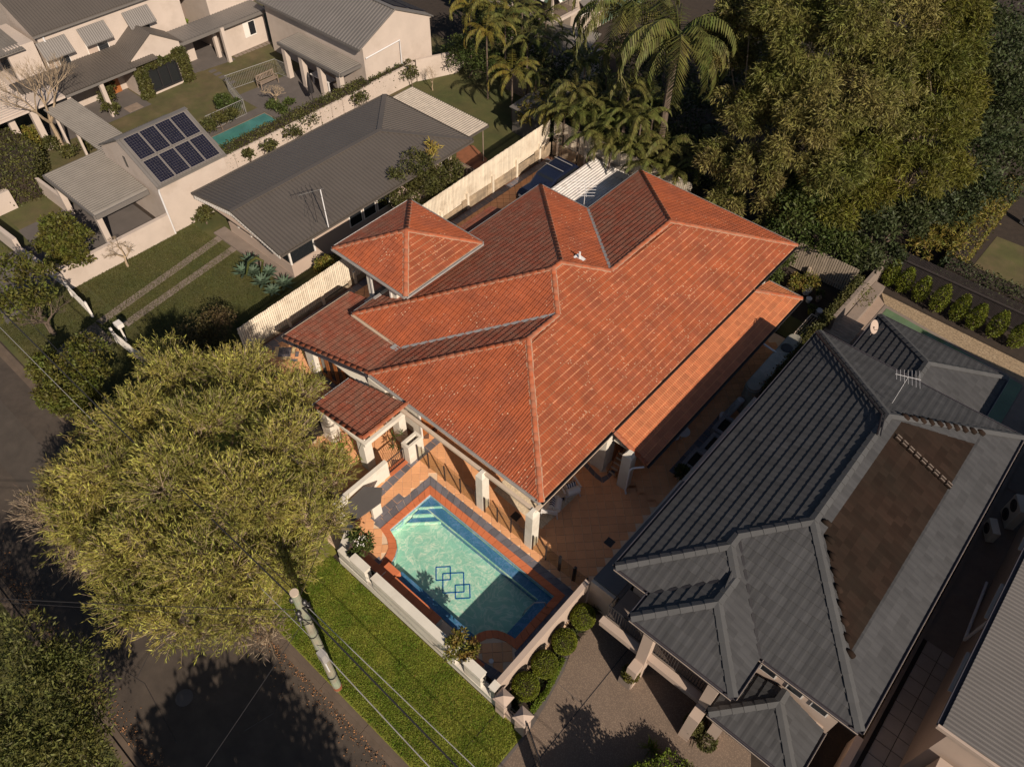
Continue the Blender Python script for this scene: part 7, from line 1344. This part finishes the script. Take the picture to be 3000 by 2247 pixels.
# hedges and bushes at the far left
hedge('block_hedge', 'big clipped hedge block at the left frame edge below the garden', 'hedge', [(-58, 8.6), (-49.8, 8.6), (-49.2, 11.2), (-52, 13), (-58, 12.6)], 0, 1.7, 9000, L_HEDGE, .16, .1)
rtree('garden_shrub', 'dark bush row behind the carport', [(150, 425, .5, .7), (200, 445, .5, .6), (255, 425, .5, .6)], 1800, L_HEDGE)
rtree('garden_shrub', 'yellow green bush under the leafless tree', [(80, 400, .8, .8), (100, 430, .5, .9), (70, 440, .5, .7)], 2200, L_CITR)
rtree('column_hedge', 'upright clipped bush beside the verandah doors', [(315, 250, 1.4, .6, .9), (320, 290, .8, .7, .8), (325, 320, .6, .6, .6)], 2600, L_HEDGE)
rtree('garden_shrub', 'rounded bush at the corner of the lap pool fence', [(655, 300, .6, .7), (690, 310, .6, .6)], 1500, L_DARK); rtree('garden_shrub', 'climbing hedge on the lap pool fence', [(640, 350, .8, .6), (680, 340, .8, .6), (610, 370, .8, .6)], 2200, L_HEDGE); rtree('garden_shrub', 'broad leafed plant in the white entry court', [(520, 85, 1.6, .5), (530, 75, 1.4, .45)], 260, L_LIME, .4, .3)
rtree('garden_shrub', 'low green plants round the bare frangipani on the deck', [(800, 310, .3, .5), (830, 320, .3, .5), (850, 300, .3, .4)], 900, L_DARK)
for i, (x, y, s) in enumerate(((725, 450, .35), (790, 430, .6), (860, 390, .7), (1200, 215, .7), (900, 350, .9), (1050, 290, .8))): c = at(x, y, 1.2); rtree('wall_creeper', 'creeper spilling over the white slatted wall, %s' % ['nearest the solar building', 'second from the solar building', 'third from the solar building', 'beside the twiggy shrub', 'mid wall by the ridge line', 'near the far hip of the brown roof'][i], [(x, y, 1.3, s), (x+8, y+6, .9, s*.7)], 420, L_HEDGE)
# bottom left trees and off frame neighbours whose shade falls on the road
rtree('feathery_tree', 'dark feathery leaved tree filling the lower left corner', [(60, 1950, 5, 1.8), (150, 2040, 4.6, 1.7), (40, 2120, 5.4, 1.9), (190, 2150, 4, 1.5), (120, 2240, 4.6, 1.8), (220, 1960, 3.6, 1.1), (-80, 2050, 5.5, 2), (0, 2300, 5, 2), (220, 2300, 3.6, 1.4)], 26000, L_JAC, .17, .05, 'tree', .2)
t = tree('kerbside_tree', 'round crowned tree just below the frame that shades the road', 'tree', (-2.6, -4.2), [(-2.6, -4.2, 6.6, 3, 2.8, 1.8), (-4.4, -5.4, 6, 2, 2, 1.4), (-.6, -3.2, 6, 2, 2, 1.4), (-4.9, -2.9, 5.6, 1.3, 1.2, 1.0), (-1.8, -6.2, 6, 2.4, 2, 1.6)], 9000, .34, .16, L_JAC, r=.25)
hedge('verge_hedge', 'dark hedge beyond the far kerb in the lower left', 'hedge', [(-60, -6), (-21.5, -6), (-21.5, -4.3), (-60, -4.3)], 0, 1.2, 3500, L_DARK2)
# pool corner and driveway plants
def two(nm, label, L, n, m, l, w, cat='tree', r=.03): return rtree(nm, label, L, n, m, l, w, cat, r)
two('citrus_tree', 'small citrus tree with orange tinged leaves over the street wall', [(1330, 1890, 1.5, .35), (1370, 1920, 1.4, .33), (1345, 1860, 1.7, .28), (1385, 1890, 1.4, .28), (1320, 1920, 1.2, .25)], 1300, L_CITR, .17, .06)
two('flowering_shrub', 'dark green frangipani shrub with white flowers in the pool corner', [(1040, 1575, 1.5, .38), (1070, 1600, 1.4, .34), (1045, 1620, 1.2, .3), (1075, 1580, 1.5, .28)], 1100, L_DARK, .17, .07)
c = px_blobs([(1055, 1585, 1.75, .3)])[0]; P, D = ell_points(c[:3], (.28, .28, .12), 40, .5); 
t = [o for o in sc.objects if o.name.startswith('flowering_shrub')][0]; leaf_object('flowers', P, .07, .05, M_CLOTH, t, up=1)
for i, (x, y, z, r_) in enumerate(((850, 440, .75, .56), (700, 640, .75, .55), (540, 825, .75, .57), (385, 1005, .75, .58))):
    c = K(2, 3, x, y, z); t = thing('globe_shrub', 'clipped round green globe shrub, %s' % ['farthest, next to the grey house', 'second from the grey house', 'second from the street', 'nearest the street pillars'][i], 'shrub', (c.x, c.y, 0), 'globe shrubs along the driveway wall'); mb = MB(); mb.tube([(c.x, c.y, 0), (c.x, c.y, .6)], .05, 6); mb.build('trunk', M_BARKD, t)
    mb = MB(); mb.lathe((c.x, c.y, z), [(.15, -.4), (.34, -.2), (.38, .1), (.22, .35), (.05, .4)], 12); mb.build('twig_core', M_SOIL, t)
    r_ *= .88; P, D = ell_points((c.x, c.y, z), (r_, r_, r_*1.12), 5200, .12, -.9); leaf_object('crown', P, .055, .04, L_GLOBE, t, up=.3, out=D, outw=.8)
t = thing('border_hedge', 'low lime green border hedge along the driveway edge', 'hedge', tuple(K(2, 3, 550, 1000, 0))); P = hedge_pts([(p.x, p.y) for p in KP(2, 3, [(425, 1195), (455, 1215), (560, 1070), (640, 920), (695, 800), (680, 790), (625, 900), (555, 1030), (480, 1130)], 0)], 0, .28, 3200, .02); leaf_object('foliage', P, .06, .04, L_LIME, t, up=.4)
patch('garden_bed', KP(2, 3, [(250, 1130), (400, 1240), (470, 1180), (640, 900), (760, 700), (930, 480), (940, 330), (850, 320), (150, 1070)]), -.001, M_SOIL)
for i, (x, y) in enumerate(((950, 360), (800, 560), (640, 760), (470, 960), (300, 1150), (1880, 1230), (1760, 1400), (1400, 1500))):
    c = K(2, 3, x, y, .15); t = thing('strappy_plant', 'strappy green plant, %s' % ['behind the farthest globe', 'between the first and second globes', 'between the middle globes', 'between the last two globes', 'behind the pyramid capped pillars', 'between the grey house pillars', 'beside the stone clad planter', 'at the driveway island'][i], 'plant', (c.x, c.y, 0)); P = np.tile(np.array([[c.x, c.y, .02]]), (70, 1))+rng.normal(size=(70, 3))*[.07, .07, .02]; leaf_object('leaves', P, .5, .04, L_DARK2 if i < 7 else L_LIME, t, up=1.6)
for i, (x, y, z, r_) in enumerate(((1235, 900, .85, .33), (1750, 1305, .85, .36), (1850, 1440, .6, .38))):
    c = K(2, 3, x, y, z); t = thing('planter_shrub', ['round shrub in a square planter below the balcony pillar', 'round grey green shrub in the planter left of the entry pillar', 'round grey green shrub on the ground beside the stone clad planter'][i], 'shrub', (c.x, c.y, 0))
    if i < 2: mb = MB(); mb.box(c.x-.3, c.y-.25, 0, c.x+.22, c.y+.25, z-.25); mb.build('planter', M_CONC, t)
    P, D = ell_points((c.x, c.y, z), (r_, r_, r_), 1500, .25, -.8); leaf_object('crown', P, .08, .05, L_MAG if i == 0 else L_HEDGE, t, out=D, outw=.6)
hedge('island_hedge', 'lime green low hedge at the bottom edge of the driveway', 'hedge', [(p.x, p.y) for p in KP(2, 3, [(1200, 1660), (1380, 1612), (1450, 1600), (1545, 1520), (1640, 1580), (1760, 1680), (1900, 1900), (1000, 1900)], .9)], 0, .9, 7000, L_LIME, .08, .05)
# two off frame driveway shrubs whose shade falls on the aggregate
hedge('driveway_hedge', 'tall hedge just below the frame shading the aggregate driveway', 'hedge', [(-1.6, 5.6), (2.4, 6.0), (2.6, 7.3), (-1.2, 6.9)], 0, 1.9, 4000, L_DARK)
t = tree('driveway_shrub', 'tall shrub just below the frame shading the driveway', 'shrub', (-.6, 7.2), [(-.5, 7.2, 1.7, .8, .8, 1.1), (.3, 7.6, 1.0, .9, .7, .9)], 3000, .14, .08, L_DARK, r=.06)
gt = thing('driveway_gate', 'black metal driveway gate leaving the pyramid capped pillar', 'gate', (-4.9, 7.0, 0))
railing('gate_rail', (-4.95, 6.95, .05), (-.8, 4.6, .05), 1.5, gt, gap=.10, r=.014, top=.03)
# plants on the verandah and porch
for i, p in enumerate((K(1, 2, 1255, 590, 0), K(1, 2, 880, 740, .2), K(1, 2, 840, 620, .2), K(1, 1, 590, 1390, 0), K(1, 2, 510, 130, .3))):
    t = thing('fan_palm', ['small potted fan palm inside the tiled porch', 'bright rhapis palm at the low wall beside the bottlebrush', 'rhapis palm beside the porch column', 'dark plant in the slate bed by the glazed doors', 'green fan palm below the front left doors'][i], 'plant', (p.x, p.y, 0)); mb = MB(); mb.tube([(p.x, p.y, 0), (p.x, p.y, .6)], .03, 6); mb.build('stem', M_BARKD, t)
    P = np.concatenate([np.tile([[p.x+rng.normal()*.22, p.y+rng.normal()*.22, .6+rng.random()*.4]], (11, 1)) for _ in range(9 if i in (1, 2, 4) else 6)]); leaf_object('leaves', P, .34, .045, L_LIME if i in (1, 2, 4) else L_DARK, t, up=.15)
# fallen leaves
n = 500; P = np.stack([rng.uniform(-26, -7, n), 3.0-abs(rng.normal(0, .5, n)), np.full(n, -.10)], 1); P2 = np.stack([rng.uniform(-16, -6, 90), rng.uniform(3.5, 6.8, 90), np.full(90, .02)], 1)
n = 1400; P3 = np.stack([rng.uniform(-30, -7, n), 2.98-abs(rng.normal(0, .22, n)), np.full(n, -.10)], 1); P4 = np.stack([rng.uniform(-30, -10, n), -2.85+abs(rng.normal(0, .3, n)), np.full(n, -.10)], 1)
leaf_object('leaf_litter', np.concatenate([P, P2, P3, P4]), .075, .045, mat('dead_leaf', (.25, .12, .05), rnd=.4), None, up=-.0, kind='stuff')
# lawn grass
def grass(name, poly, n, m, h=.07):
    xs = [p[0] for p in poly]; ys = [p[1] for p in poly]; P = []
    X = rng.uniform(min(xs), max(xs), n*2); Y = rng.uniform(min(ys), max(ys), n*2)
    for x, y in zip(X, Y):
        if inside((x, y), poly): P.append((x, y, 0))
        if len(P) >= n: break
    leaf_object(name, np.array(P), h, .02, m, None, up=1.3, kind='stuff')
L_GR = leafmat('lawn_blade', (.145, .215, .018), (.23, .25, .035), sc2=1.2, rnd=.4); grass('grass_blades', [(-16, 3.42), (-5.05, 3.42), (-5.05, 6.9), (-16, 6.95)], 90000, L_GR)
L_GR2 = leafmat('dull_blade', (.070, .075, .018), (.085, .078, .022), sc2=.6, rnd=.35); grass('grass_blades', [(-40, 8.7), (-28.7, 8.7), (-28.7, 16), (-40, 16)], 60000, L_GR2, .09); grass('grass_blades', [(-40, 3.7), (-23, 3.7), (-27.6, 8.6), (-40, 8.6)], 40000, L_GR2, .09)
